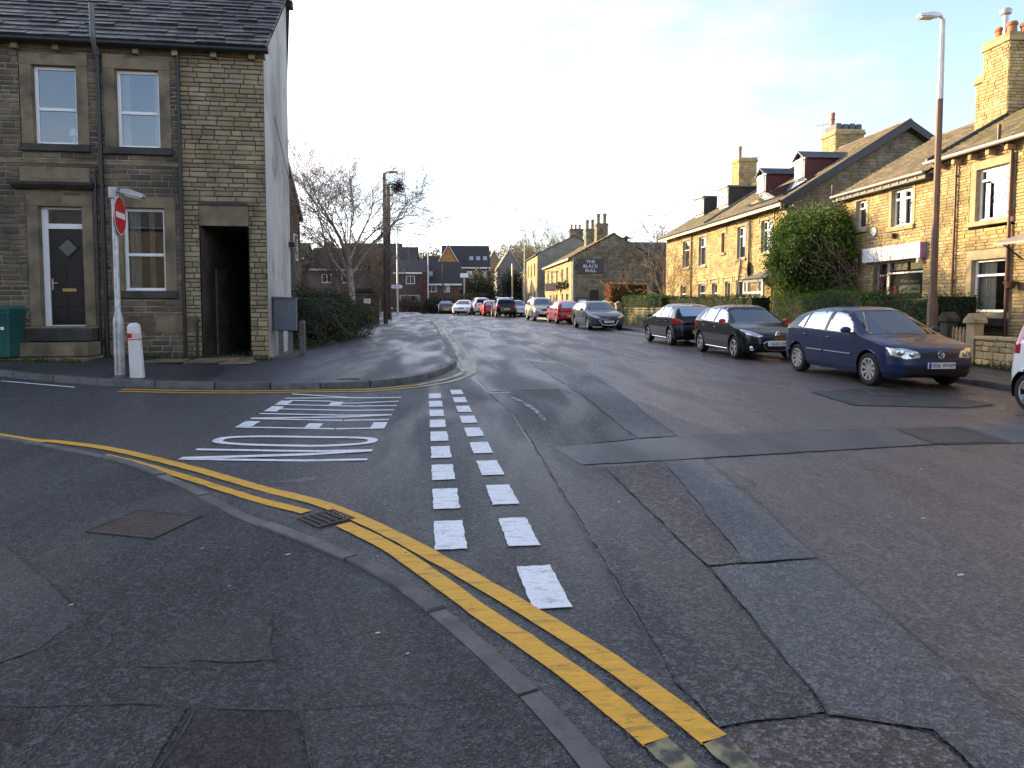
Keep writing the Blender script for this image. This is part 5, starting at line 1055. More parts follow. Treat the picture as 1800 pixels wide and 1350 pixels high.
SH['supermini'] = scaled('hatch', 3.96, 1.46, W=1.74, hl=[(.36, .66), (.52, .62), (.74, .70), (.83, .80), (.80, .83), (.56, .76)], hlx=.75, grille=[(0, .645), (.2, .645), (.2, .655), (0, .655)], intake=[(0, .28), (.2, .28), (.3, .36), (.34, .47), (0, .47)], tl=[(.5, .80), (.86, .76), (.86, .98), (.7, .93)], tlx=.5, r=.31, af=.75,
  top=[(0, .66), (.12, .74), (.5, .87), (1.0, .97), (1.1, 1.0), (1.85, 1.41), (2.1, 1.45), (2.45, 1.46), (3.0, 1.43), (3.45, 1.37), (3.58, 1.31), (3.84, 1.02), (3.9, .94), (3.96, .82)])
SH['estate'] = dict(SH['hatch'], L=4.83, H=1.51, W=1.86, wb=2.85, fo=.95, r=.33,
  top=[(0, .68), (.15, .76), (.6, .89), (1.25, .985), (1.38, 1.02), (2.2, 1.42), (2.55, 1.49), (3.2, 1.51), (4.1, 1.47), (4.45, 1.40), (4.56, 1.34), (4.72, 1.05), (4.78, .95), (4.83, .85)],
  belt=[(0, .6), (.2, .7), (.7, .82), (1.25, .92), (1.5, .95), (4.3, 1.04), (4.7, .98), (4.83, .8)],
  win=[[(1.65, .98), (2.6, 1.0), (2.58, 1.40), (2.3, 1.395), (1.85, 1.16)], [(2.72, 1.0), (3.5, 1.03), (3.46, 1.405), (2.69, 1.41)], [(3.6, 1.035), (4.3, 1.09), (4.14, 1.34), (3.56, 1.395)]],
  ws=(1.42, 2.16, .70, .57), rw=(4.5, 4.7, .58, .62), gaps=[(1.48, .36, .95), (2.65, .36, 1.0), (3.6, .7, 1.03)],
  hl=[(.42, .66), (.6, .62), (.84, .72), (.88, .80), (.66, .76)], hlx=.8, grille=[(0, .64), (.36, .64), (.40, .68), (0, .69)], intake=[(0, .28), (.52, .28), (.44, .52), (0, .54)], tl=[(.6, .8), (.9, .8), (.9, 1.02), (.62, 1.0)], af=.75)
SH['suv'] = dict(SH['hatch'], L=4.4, H=1.70, W=1.82, wb=2.56, fo=.86, r=.355, zb=.28,
  top=[(0, .82), (.12, .93), (.5, 1.03), (1.08, 1.10), (1.2, 1.14), (1.9, 1.60), (2.25, 1.67), (3.0, 1.70), (3.9, 1.63), (4.05, 1.56), (4.28, 1.14), (4.34, 1.0), (4.4, .88)],
  belt=[(0, .7), (.2, .84), (.6, .95), (1.1, 1.04), (1.4, 1.07), (3.9, 1.13), (4.2, 1.06), (4.4, .82)],
  win=[[(1.5, 1.1), (2.36, 1.12), (2.33, 1.57), (2.05, 1.56), (1.66, 1.28)], [(2.48, 1.12), (3.25, 1.14), (3.2, 1.56), (2.45, 1.58)], [(3.34, 1.15), (3.92, 1.19), (3.8, 1.48), (3.3, 1.55)]],
  ws=(1.25, 1.86, .70, .58), rw=(3.98, 4.24, .58, .62), gaps=[(1.34, .42, 1.07), (2.42, .42, 1.12), (3.3, .75, 1.13)],
  hl=[(.42, .74), (.62, .72), (.84, .80), (.84, .92), (.6, .88)], grille=[(0, .72), (.38, .72), (.40, .84), (0, .86)], intake=[(0, .34), (.6, .34), (.62, .52), (0, .52)], tl=[(.66, .82), (.9, .84), (.9, 1.16), (.68, 1.12)], tlx=.4, nose=[(.3, .08), (.45, 0), (.65, .01), (.85, .06), (1.0, .12)], tail=[(.3, .05), (.5, 0), (1.0, .02), (1.2, .02)], plate_f=.62, plate_r=.72)
SH['saloon'] = dict(SH['hatch'], L=4.6, H=1.46, W=1.77, wb=2.6, fo=.9, r=.315,
  top=[(0, .66), (.15, .75), (.6, .88), (1.2, .98), (1.32, 1.01), (2.15, 1.39), (2.5, 1.45), (3.0, 1.45), (3.45, 1.37), (4.05, 1.08), (4.45, 1.03), (4.55, .96), (4.6, .8)],
  belt=[(0, .58), (.2, .69), (.7, .82), (1.2, .91), (1.4, .94), (3.9, .99), (4.4, .96), (4.6, .74)],
  win=[[(1.6, .97), (2.5, .99), (2.48, 1.36), (2.2, 1.35), (1.78, 1.14)], [(2.6, .99), (3.35, 1.01), (3.2, 1.33), (2.58, 1.37)], [(3.43, 1.02), (3.72, 1.05), (3.4, 1.22), (3.36, 1.22)]],
  ws=(1.36, 2.1, .68, .56), rw=(3.5, 4.02, .55, .62), gaps=[(1.42, .34, .94), (2.55, .34, .99), (3.4, .62, 1.0)], hl=[(.40, .62), (.6, .60), (.80, .66), (.82, .76), (.5, .74)], grille=[(0, .62), (.32, .62), (.36, .72), (0, .73)])
def car(name, label, x, y, hd, spec, body, ds=.08, group='cars parked along the street', pf=None, pr=None, rim=RIM, spokes=5, mirror=None, extras=None, interior=True, cat='car', dark_glass=False):
    S = SH[spec] if isinstance(spec, str) else spec; L, Wd, wb, fo, rw_ = S['L'], S['W'], S['wb'], S['fo'], S['r']; wm = Wd/2; zb = S['zb']
    g = thing(name, label, cat, (x, y, H(x, y)+.004), rad(hd), group)
    sl = math.atan(.0095) if 10 < y < 70 else 0; g.rotation_euler = (sl*math.cos(rad(hd)), 0, rad(hd))
    top, belt = smooth_curve(S['top'], L, .05), smooth_curve(S['belt'], L, .10)
    nz, tz = S['nose'], S['tail']; af, ar, nf, nr = S['af'], .42, 2.5, 3.4
    ns = lambda z: float(np.interp(z, [a for a, _ in nz], [b_ for _, b_ in nz])); ts = lambda z: float(np.interp(z, [a for a, _ in tz], [b_ for _, b_ in tz]))
    gz, gw = [zb, zb+.1, .45, .62, .85, 1.15], [.90, .965, .99, 1.0, .985, .955]
    def plan(s):
        if s < af: return max(0, 1-(1-s/af)**nf)**(1/nf)
        if s > L-ar: return max(0, 1-(1-(L-s)/ar)**nr)**(1/nr)
        return 1.
    def hw(s, z):
        zt, ze = top(s), min(belt(s), top(s)-.04); p = plan(s)*wm
        if z <= ze: return p*float(np.interp(z, gz, gw))
        h = min(1, (z-ze)/(zt-ze)); k = max(0, min(1, (zt-ze-.1)/.32)); n = 2.5+3.2*k; we = p*float(np.interp(ze, gz, gw))
        return we*(1-k*S['tumble']*h)*max(0, 1-h**n)**(1/n)
    def P(s, z, sgn=1, out=0.):
        yy = s+(ns(z)*(1-s/.9)**2 if s < .9 else 0)-(ts(z)*(1-(L-s)/.6)**2 if s > L-.6 else 0)
        return Vector((sgn*(hw(s, z)+out), yy-L/2, z))
    # stations and rings
    st = [af*(1-math.cos(t)**(2/nf*.9+.1)) for t in np.linspace(0, math.pi/2*.93, 38 if ds < .05 else 14)]
    st += list(np.arange(st[-1]+ds, L-ar, ds)); st += [L-ar*(1-math.cos(t)**(2/nr*.9+.1)) for t in np.linspace(math.pi/2*.95, 0, 20 if ds < .05 else 11)]
    gp = []
    for q, a, c in S['gaps']:
        st = [s for s in st if abs(s-q) > .014]+[q-.005, q+.005]; gp.append((q-.006, q+.006, a, c))
    st = sorted(s for s in st if 0 <= s <= L); n1 = 38 if ds < .05 else 14; n2a, n2b = (16, 14) if ds < .05 else (10, 8)
    wf, wr = (fo, rw_+.01), (fo+wb, rw_+.01); Ra = rw_+.045
    grid = []
    for s in st:
        zt, ze = top(s), min(belt(s), top(s)-.04); zbb = zb+max(0, .25-s)*.3+max(0, s-(L-.35))*.35
        zs = list(np.linspace(zbb, ze, n1)); k = max(0, min(1, (zt-ze-.1)/.32)); n = 2.5+3.2*k
        hs = list(np.linspace(0, .80, n2a))[1:]; c0 = (1-.80**n)**(1/n); hs += [max(0, 1-c**n)**(1/n) for c in np.linspace(c0, 0, n2b)][1:]
        zs += [ze+(zt-ze)*h for h in hs]; row = [Vector((0, P(s, zbb).y, zbb))]
        for z in zs:
            p = P(s, z)
            for (cx, cz) in (wf, wr):           # pull vertices onto the wheel arch circle
                dx, dz = p.y+L/2-cx, z-cz; d = math.hypot(dx, dz)
                if abs(d-Ra) < max(.02, ds*.6) and z < cz+Ra and d > 1e-3:
                    q = P(cx+dx*Ra/d, max(zbb, cz+dz*Ra/d)) if .9 < cx+dx*Ra/d < L-.6 else Vector((p.x, cx+dx*Ra/d-L/2, cz+dz*Ra/d)); p = q
            row.append(p)
        row[-1].x = 0; grid.append(row)
    parts = {}
    pw = wm
    wsx0, wsx1, wsa, wsb = S['ws']; rx0, rx1, ra, rb = S['rw']
    def cls(c, nrm, i, j):
        s = c.y+L/2; z = c.z; a = c.x
        for (cx, cz) in (wf, wr):
            if math.hypot(s-cx, z-cz) < Ra-.004 and a > .55*wm: return None
        if j < 1: return 'underside'
        if abs(nrm.x) > .55:
            for k, w in enumerate(S['win']):
                if inpoly((s, z), w): return 'side_window%d' % k
            for w in S['win']:
                if pdist((s, z), w) < .022: return 'window_trim'
        if wsx0 < s < wsx1 and nrm.z > .25 and a < wsa+(wsb-wsa)*(s-wsx0)/(wsx1-wsx0): return 'windscreen'
        if wsx0-.05 < s <= wsx0 and a < wsa+.02 and nrm.z > .3: return 'cowl'
        if rx0 < s < rx1 and nrm.z > .05 and nrm.y > .15 and a < ra+(rb-ra)*(s-rx0)/(rx1-rx0) and z > S['belt'][-2][1]+.04: return 'rear_window'
        if s < S['hlx'] and inpoly((a, z), S['hl']): return 'headlamp'
        if s < .5 and (inpoly((a, z), S['grille'])): return 'grille'
        if s < .5 and (inpoly((a, z), S['intake'])): return 'lower_intake'
        if s > L-S['tlx'] and inpoly((a, z), S['tl']): return 'tail_lamp'
        for (g0, g1, za, zc) in gp:
            if g0 < s < g1 and za < z < zc: return 'door_gap'
        if z < zb+.05: return 'sill_trim'
        return 'body'
    for i in range(len(grid)-1):
        for j in range(len(grid[0])-1):
            q = [grid[i][j], grid[i+1][j], grid[i+1][j+1], grid[i][j+1]]
            n = (q[2]-q[0]).cross(q[3]-q[1]); 
            if n.length < 1e-9: continue
            c = (q[0]+q[1]+q[2]+q[3])/4; n.normalize(); k = cls(c, n, i, j)
            if k is None: continue
            for sg in (1, -1):
                kk = k+('L' if sg > 0 else 'R') if k in ('headlamp', 'tail_lamp') or k.startswith('side_window') else k
                parts.setdefault(kk, []).append((i, j, sg))
    glm = CGLS if dark_glass else CGSD
    MM = {'body': body, 'window_trim': TRIM, 'underside': TRIM, 'sill_trim': S.get('sill', body), 'windscreen': CGL, 'cowl': TRIM, 'rear_window': glm, 'headlamp': HLG, 'tail_lamp': TLG, 'grille': TRIM, 'lower_intake': TRIM, 'door_gap': GAPM}
    for k, fl in parts.items():
        base = k[:-1] if k[-1] in 'LR' else k; nm = 'side_window' if base.startswith('side_window') else base; m = MM.get(nm, glm)
        idx = {}; vs = []; fs = []
        glassy = nm in ('windscreen', 'rear_window', 'side_window')
        for i, j, sg in fl:
            f = []
            for a, c in ((i, j), (i+1, j), (i+1, j+1), (i, j+1)):
                key = (a, c, sg if c not in (0, len(grid[0])-1) else 0)
                if key not in idx:
                    p = grid[a][c]; f_ = .993 if glassy and nm == 'side_window' else 1
                    idx[key] = len(vs); vs.append((p.x*sg*f_, p.y, p.z-(.005 if glassy and nm != 'side_window' else 0)))
                f.append(idx[key])
            f = [q for n_, q in enumerate(f) if q not in f[:n_]]
            if len(f) > 2: fs.append(tuple(f if sg < 0 else f[::-1]))
        b = MB(); b.v, b.f = vs, fs; b.o(nm, m, g, smooth='full')
    # wheels
    for cx in (fo, fo+wb):
        for sg in (-1, 1):
            yo = sg*(hw(cx, .5)*1.0-.12); T = TR(yo, cx-L/2, rw_) @ RZ(90 if sg > 0 else -90)   # local -y points outwards
            t = MB(); w2 = .1; t.lathe([(rw_*.66, -w2), (rw_*.88, -w2-.005), (rw_*.97, -w2*.85), (rw_, -w2*.5), (rw_, w2*.5), (rw_*.97, w2*.85), (rw_*.88, w2), (rw_*.66, w2)], 36 if ds < .05 else 22, T, 'y', cap=False); t.o('tyre', TYRE, g, smooth=True)
            rr = rw_*.67; wgt = MB(); wgt.lathe([(rr, -w2), (rr*.94, -w2+.012), (rr*.9, -.02), (0, -.02)], 30 if ds < .05 else 16, T, 'y', cap=False); wh = wgt.o('wheel_rim', mat('rim_dark', (.05, .05, .052), .4, .1, met=.6), g, smooth=True)
            for k in range(spokes):
                M = T @ RY(360/spokes*k); sw = rr*(.20 if spokes > 6 else .24); q = MB()
                q.add([(-sw*.5, -.075, rr*.15), (sw*.5, -.075, rr*.15), (sw*.8, -.093, rr*.95), (-sw*.8, -.093, rr*.95), (-sw*.5, -.03, rr*.15), (sw*.5, -.03, rr*.15), (sw*.8, -.03, rr*.95), (-sw*.8, -.03, rr*.95)], [(0, 1, 2, 3), (1, 5, 6, 2), (0, 3, 7, 4), (3, 2, 6, 7)], M); q.o('spoke', rim, wh)
            q = MB(); q.lathe([(rr*1.0, -w2-.001), (rr*.93, -w2-.004), (rr*.9, -w2+.012)], 30 if ds < .05 else 16, T, 'y', cap=False); q.o('rim_edge', rim, wh, smooth=True)
            q = MB(); q.lathe([(0, -.085), (rr*.2, -.082), (rr*.24, -.07), (rr*.24, -.03)], 14, T, 'y'); q.o('hub_cap', rim, wh, smooth=True)
            a = MB(); n = 18; vs = []
            for k in range(n+1):
                t_ = math.pi*(-.12+1.24*k/n); 
                for xx in (sg*(hw(cx, .5)-.30), sg*(hw(cx, rw_+Ra*max(0, math.sin(t_)))-.004)): vs.append((xx, cx-L/2+Ra*math.cos(t_), max(zb, rw_+.01+Ra*math.sin(t_))))
            a.add(vs, [(2*k, 2*k+2, 2*k+3, 2*k+1) for k in range(n)]); a.add([(sg*(hw(cx, .5)-.30), cx-L/2+Ra*math.cos(math.pi*k/10), rw_+.01+Ra*math.sin(math.pi*k/10)) for k in range(11)], [tuple(range(11))]); a.o('wheel_arch', TRIM, g)
    # mirrors, handles, plates
    mx = S['win'][0][0]
    for sg in (-1, 1):
        c = P(mx[0]+.12, mx[1]+.05, sg); M = TR(c.x+sg*.13, c.y, c.z+.02)
        b = MB(); b.lathe([(0, -.5), (.3, -.44), (.45, -.2), (.5, .1), (.44, .42), (0, .46)], 14, M @ Matrix.Diagonal((.21, .14, .135, 1)) @ RX(90)); mo = b.o('door_mirror', mirror or body, g, smooth=True)
        b = MB(); b.box(min(c.x-sg*.02, c.x+sg*.06), max(c.x-sg*.02, c.x+sg*.06), c.y-.03, c.y+.03, c.z-.05, c.z-.02); b.o('mirror_stem', TRIM, mo)
        if ds < .09:
            for (q, a, z_) in S['gaps'][1:]:
                s0 = q-.24; p0, p1 = P(s0, z_-.13, sg, .018), P(s0+.17, z_-.125, sg, .018); b = MB(); b.tube([p0-Vector((sg*.02, 0, 0)), p0+Vector((0, .02, 0)), p1-Vector((0, .02, 0)), p1-Vector((sg*.02, 0, 0))], .013, 6); b.o('door_handle', S.get('handle', body), g, smooth=True)
    for txt, s_, zz, pm, dirn in ((pf, 0, S['plate_f'], PLW, -1), (pr, L, S['plate_r'], PLY, 1)):
        if txt is None: continue
        p = P(s_, zz); yv = p.y+dirn*.022; b = MB(); b.box(-.26, .26, min(yv, yv-dirn*.03), max(yv, yv-dirn*.03), zz-.055, zz+.055); po = b.o('number_plate', pm, g, bevel=.004)
        if txt: text(po, txt, .105, TR(.02 if dirn < 0 else 0, yv+dirn*.002, zz) @ RZ(0 if dirn < 0 else 180), PTXT, sx=.93)
        if dirn < 0 and txt and 'YB' in txt: b = MB(); b.box(-.26, -.215, yv-.0015, yv-.0005, zz-.053, zz+.053); b.o('plate_band', mat('plate_blue', (.02, .06, .4), .4, .05), po)
    if interior:
        b = MB(); b.box(-wm*.8, wm*.8, 1.1-L/2, L-.5-L/2, .32, .6); b.o('cabin_floor', INTR, g)
        b = MB(); z0 = top(wsx0)-.06; b.prism([(wsx0-.05, z0-.4), (wsx0-.05, z0), (wsx0+.3, z0-.02), (wsx0+.42, z0-.12), (wsx0+.4, z0-.4)], -wm*.78, wm*.78, 'x', TR(0, -L/2, 0)); b.o('dashboard', INTR, g)
        for sx_, yy in ((-.36, .0), (.36, 0), (-.36, .95), (.36, .95)):
            y0 = wsx1-.05+yy-L/2; zz = S['H']/1.485
            b = MB(); b.box(sx_-.22, sx_+.22, y0-.4, y0+.1, .5, .68); b.prism([(y0, .6), (y0+.12, .6), (y0+.26, 1.1*zz), (y0+.18, 1.12*zz)], sx_-.22, sx_+.22, 'x'); b.prism([(y0+.17, 1.12*zz), (y0+.27, 1.12*zz), (y0+.3, 1.29*zz), (y0+.21, 1.3*zz)], sx_-.12, sx_+.12, 'x'); b.o('seat', INTR, g, bevel=.02)
        b = MB(); b.lathe([(.165, 0), (.18, .012), (.195, 0), (.18, -.012), (.165, 0)], 18, TR(.36, wsx0+.5-L/2, z0-.02) @ RX(65)); b.o('steering_wheel', INTR, g, smooth=True)
        b = MB(); b.box(-.12, .12, wsx1-.14-L/2, wsx1-.11-L/2, top(wsx1)-.17, top(wsx1)-.11); b.o('rear_view_mirror', INTR, g)
    if ds < .06:
        for x0, x1 in ((-.55, .02), (.02, .5)):
            q0, q1 = wsx0+.02, wsx0+.06; b = MB(); b.tube([(x0, q0-L/2-.02, top(q0)-.045), ((x0+x1)/2, q1-L/2, top(q1)+.012-.02), (x1, q1-L/2+.02, top(q1)+.006-.02)], .008, 5); b.o('wiper', TRIM, g)
    if extras: extras(g, P, L, hw, top)
    return g
def ex_golf(g, P, L, hw, top):
    for sg in (-1, 1):
        for a, c in ((1.34, 2.27), (2.34, 2.95)):
            b = MB(); pts = [P(s, .56, sg, .004) for s in np.linspace(a, c, 8)]; b.tube(pts, .022, 6); b.o('side_moulding', NAVY, g, smooth=True)
        b = MB(); b.lathe([(0, -.004), (.018, -.003), (.02, .004)], 12, TR(*P(1.12, .70, sg, .0)) @ RZ(90 if sg > 0 else -90), 'y'); b.o('side_repeater', mat('amber_smoked', (.12, .05, .03), .2, .1), g)
        for yy, zz, rr in ((.53, .645, .062), (.68, .675, .07)):
            s = .0
            while hw(s, zz) < yy: s += .004
            p = P(s, zz); b = MB(); b.lathe([(0, -.012), (rr*.5, -.010), (rr*.9, 0), (rr, .004)], 18, TR(sg*yy, p.y-.004, zz) @ RZ(sg*28), 'y'); b.o('lamp_lens', CHROME, g, smooth=True)
    p = P(0, .645); y0 = p.y-.012
    b = MB(); b.lathe([(.056, -.006), (.066, -.008), (.068, 0)], 28, TR(0, y0, .645), 'y', cap=False); b.lathe([(.054, -.004), (.066, -.004), (.066, .0)], 28, TR(0, y0, .645), 'y', cap=False); bd = b.o('badge_ring', CHROME, g, smooth=True)
    b = MB()
    for pts in (((-.034, .04), (-.006, -.01 + .012), (0, .014)), ((.034, .04), (.006, .002), (0, .014)), ((-.05, .02), (-.024, -.046), (0, .0)), ((.05, .02), (.024, -.046), (0, 0))):
        b.tube([(q[0], y0-.006, .645+q[1]) for q in pts], .006, 5)
    b.o('badge_letters', CHROME, bd)
    for z in (.61, .65): b = MB(); b.tube([P(0, z)+Vector((x_, (abs(x_)**2)*.18-.006, 0)) for x_ in np.linspace(-.34, .34, 9)], .006, 4); b.o('grille_bar', NAVY, g)
def ex_208(front):
    def f(g, P, L, hw, top):
        for sg in (-1, 1):
            b = MB(); b.tube([P(s, .25, sg, .004) for s in np.linspace(1.3, 2.9, 8)], .014, 6); b.o('sill_strip', CHROME, g)
        if not front: return
        p = P(0, .4); vs = []
        for k in range(25):
            t = math.pi*2*k/24; u = math.cos(t); v = math.sin(t); xx = .40*math.copysign(abs(u)**.6, u)*(.72+.28*(v+1)/2); zz = .40+.125*math.copysign(abs(v)**.6, v); vs.append((xx, P(0, zz).y+(xx**2)*.38-.012, zz))
        b = MB(); b.tube(vs, .010, 6); b.o('grille_surround', CHROME, g, smooth=True)
        for sg in (-1, 1):
            b = MB(); b.lathe([(0, -.01), (.045, -.006), (.055, 0), (.068, -.004), (.07, .006)], 16, TR(sg*.62, P(.17, .34).y-.005, .34) @ RZ(sg*25), 'y'); b.o('fog_lamp', CHROME, g, smooth=True)
        b = MB()
        for pts in (((-.05, -.045), (-.02, .03), (.0, .06), (.035, .06)), ((.0, .06), (.03, .0), (.0, -.05)), ((.02, .02), (.055, -.02), (.06, -.05)), ((-.03, .0), (-.06, .02))): b.tube([(q[0], P(0, .70).y-.022+.09*(q[1]+.05), .725+q[1]) for q in pts], .009, 5)
        b.o('bonnet_badge', CHROME, g)
    return f
def ex_mondeo(g, P, L, hw, top):
    vs = [(x_, P(0, .40).y+x_**2*.3-.012, z) for x_, z in ((-.5, .52), (-.42, .42), (-.36, .3), (0, .27), (.36, .3), (.42, .42), (.5, .52))]; b = MB(); b.tube(vs, .014, 6); b.o('intake_surround', CHROME, g, smooth=True)
    for sg in (-1, 1):
        b = MB(); b.box(sg*.64-.1, sg*.64+.1, P(.2, .42).y-.02, P(.2, .42).y+.02, .38, .43); b.o('fog_lamp', CHROME, g)
        b = MB(); b.tube([(sg*.62, s-L/2, top(s)-.01) for s in np.linspace(2.3, 4.2, 6)], .016, 6); b.o('roof_rail', CHROME, g, smooth=True)
def ex_suv(g, P, L, hw, top):
    for sg in (-1, 1): b = MB(); b.tube([(sg*.62, s-L/2, top(s)+.03) for s in np.linspace(1.9, 3.8, 7)], .02, 6); b.o('roof_rail', CHROME, g, smooth=True)
NAVY = mat('navy_blue_paint', (.012, .022, .068), .32, .03, 3, coat=.2, spec=.4); NAVY2 = NAVY
BLK = paint('black_paint', (.006, .006, .008), .3, .25); GRY = paint('grey_metallic', (.075, .085, .10), .6, .3); REDP = paint('red_paint', (.38, .012, .018), .1, .3)
GOLD = paint('pale_gold_paint', (.42, .40, .33), .5, .35); WHP = paint('white_paint', (.72, .73, .74), 0, .3); SILB = paint('pale_blue_paint', (.30, .36, .44), .5, .3); GRB = paint('grey_brown_paint', (.10, .095, .10), .5, .3)
REDM = paint('red_mirror', (.45, .02, .02), .1, .3)
car('hatchback_car', 'dark blue hatchback with plate YB06 WWM parked in front of gate', 8.70, 13.56, 1.5, scaled('hatch', 4.1, 1.485, fo=.83, wb=2.56), NAVY, .032, pf='YB06 WWM', rim=RIMH, spokes=9, extras=ex_golf)
car('hatchback_car', 'black hatchback with red mirrors and plate SG64 CFP', 8.52, 19.3, 1, 'supermini', BLK, .034, pf='SG64 CFP', mirror=REDM, extras=ex_208(True), spokes=5)
car('hatchback_car', 'black hatchback seen from behind next to red mirrored one', 8.42, 24.75, 181.5, 'supermini', BLK, .038, pr='', extras=ex_208(False), spokes=5, dark_glass=True)
car('estate_car', 'dark grey metallic estate car facing camera by hedge', 7.82, 36.55, 3, 'estate', GRY, .05, pf='P3 NGP', extras=ex_mondeo, spokes=10)
car('hatchback_car', 'bright red hatchback seen from behind beside grey estate', 7.42, 45.0, 183, scaled('hatch', 4.25, 1.5), REDP, .08, pr='', spokes=7)
car('sport_utility_car', 'pale gold off road car facing camera behind red hatchback', 6.62, 50.6, 4, 'suv', GOLD, .08, pf='', extras=ex_suv, spokes=6)
car('sport_utility_car', 'black off road car seen from behind on far crest', 4.45, 59.6, 184, 'suv', BLK, .09, pr='', extras=ex_suv, spokes=6, dark_glass=True)
car('hatchback_car', 'small pale blue car half hidden behind gold off road car', 5.75, 61.5, 6, 'supermini', SILB, .1, pf='', spokes=6)
car('hatchback_car', 'small red car mostly hidden behind black off road car', 3.55, 64.5, 184, scaled('hatch', 4.0, 1.45), REDP, .12, pr='', spokes=6)
car('sport_utility_car', 'white off road car with red tail lamps on far crest', 2.75, 68.2, 186, 'suv', WHP, .1, pr='', spokes=6, dark_glass=True)
car('saloon_car', 'white saloon car coming towards the camera over the crest', 1.15, 68.0, -9, 'saloon', WHP, .09, pf='', spokes=7, group='cars driving on the far crest')
car('hatchback_car', 'grey brown hatchback driving away down far crest', -.72, 77, 182, 'supermini', GRB, .1, pr='', spokes=6, group='cars driving on the far crest', dark_glass=True)
PANDA = scaled('hatch', 3.54, 1.56, W=1.6, tl=[(.5, .85), (.86, .85), (.86, 1.42), (.56, 1.42)], tlx=.34, fo=.72, wb=2.3, r=.29, top=[(0, .74), (.12, .82), (.4, .92), (.8, .98), (.9, 1.02), (1.5, 1.5), (1.75, 1.55), (2.4, 1.56), (3.1, 1.53), (3.36, 1.48), (3.44, 1.38), (3.5, 1.05), (3.54, .9)], belt=[(0, .62), (.2, .72), (.5, .84), (.9, .92), (1.1, .95), (3.2, 1.0), (3.45, .96), (3.54, .8)],
  win=[[(1.15, .99), (1.95, 1.0), (1.93, 1.45), (1.6, 1.44), (1.25, 1.15)], [(2.05, 1.0), (2.75, 1.02), (2.7, 1.45), (2.03, 1.45)], [(2.85, 1.05), (3.15, 1.08), (3.1, 1.38), (2.82, 1.42)]], ws=(.95, 1.45, .66, .58), rw=(3.37, 3.5, .55, .58), gaps=[(1.0, .34, .94), (2.0, .34, 1.0), (2.8, .62, 1.0)])
car('small_car', 'white compact car cut off by right edge of picture', 9.07, 7.86, 0, PANDA, WHP, .04, pf='', spokes=6)

# ------------------------------------------------------------------ vegetation helpers
def leafmat(name, c, v=.35, tr=.25, c2=None, r=.55):
    m = bpy.data.materials.new(name); m.use_nodes = True; t = m.node_tree; L = t.links.new; P = t.nodes['Principled BSDF']; P.inputs['Roughness'].default_value = r; P.inputs['Specular IOR Level'].default_value = .25
    g = t.nodes.new('ShaderNodeNewGeometry'); rp = t.nodes.new('ShaderNodeMapRange'); L(g.outputs['Random Per Island'], rp.inputs[0]); rp.inputs[3].default_value = 0; rp.inputs[4].default_value = 1
    mx = t.nodes.new('ShaderNodeMix'); mx.data_type = 'RGBA'; L(rp.outputs[0], mx.inputs[0]); mx.inputs[6].default_value = (*[x*(1-v) for x in c], 1); mx.inputs[7].default_value = (*(c2 or [x*(1+v) for x in c]), 1)
    L(mx.outputs[2], P.inputs['Base Color']); tl = t.nodes.new('ShaderNodeBsdfTranslucent'); L(mx.outputs[2], tl.inputs[0]); ms = t.nodes.new('ShaderNodeMixShader'); ms.inputs[0].default_value = tr
    L(P.outputs[0], ms.inputs[1]); L(tl.outputs[0], ms.inputs[2]); L(ms.outputs[0], t.nodes['Material Output'].inputs[0]); MATS[name] = m; return m
def leafcloud(pts, ln, wd, seed, up=0.):
    """one small four sided leaf per point"""
    rs = np.random.RandomState(seed); n = len(pts); pts = np.asarray(pts, dtype=float)
    d = rs.normal(size=(n, 3)); d[:, 2] += up; d /= np.linalg.norm(d, axis=1)[:, None]; e = rs.normal(size=(n, 3)); s = np.cross(d, e); s /= np.linalg.norm(s, axis=1)[:, None]
    l = (ln*rs.uniform(.6, 1.3, n))[:, None]; w = (wd*rs.uniform(.6, 1.3, n))[:, None]
    nn = np.cross(d, s)*l*.18
    v = np.stack([pts-d*l*.5, pts+s*w*.5+nn, pts+d*l*.5, pts-s*w*.5+nn], 1).reshape(-1, 3)
    me = bpy.data.meshes.new('leaves'); me.vertices.add(4*n); me.vertices.foreach_set('co', v.ravel()); me.loops.add(4*n); me.loops.foreach_set('vertex_index', np.arange(4*n)); me.polygons.add(n); me.polygons.foreach_set('loop_start', np.arange(n)*4); me.polygons.foreach_set('loop_total', np.full(n, 4)); me.update(calc_edges=True)
    return me
def leaves(name, pts, ln, wd, m, parent, seed=1, up=0.):
    me = leafcloud(pts, ln, wd, seed, up); me.materials.append(m); me.name = name; return tag(mobj(name, me, parent), kind='stuff' if parent is not None else None)
RMIN = [.006]
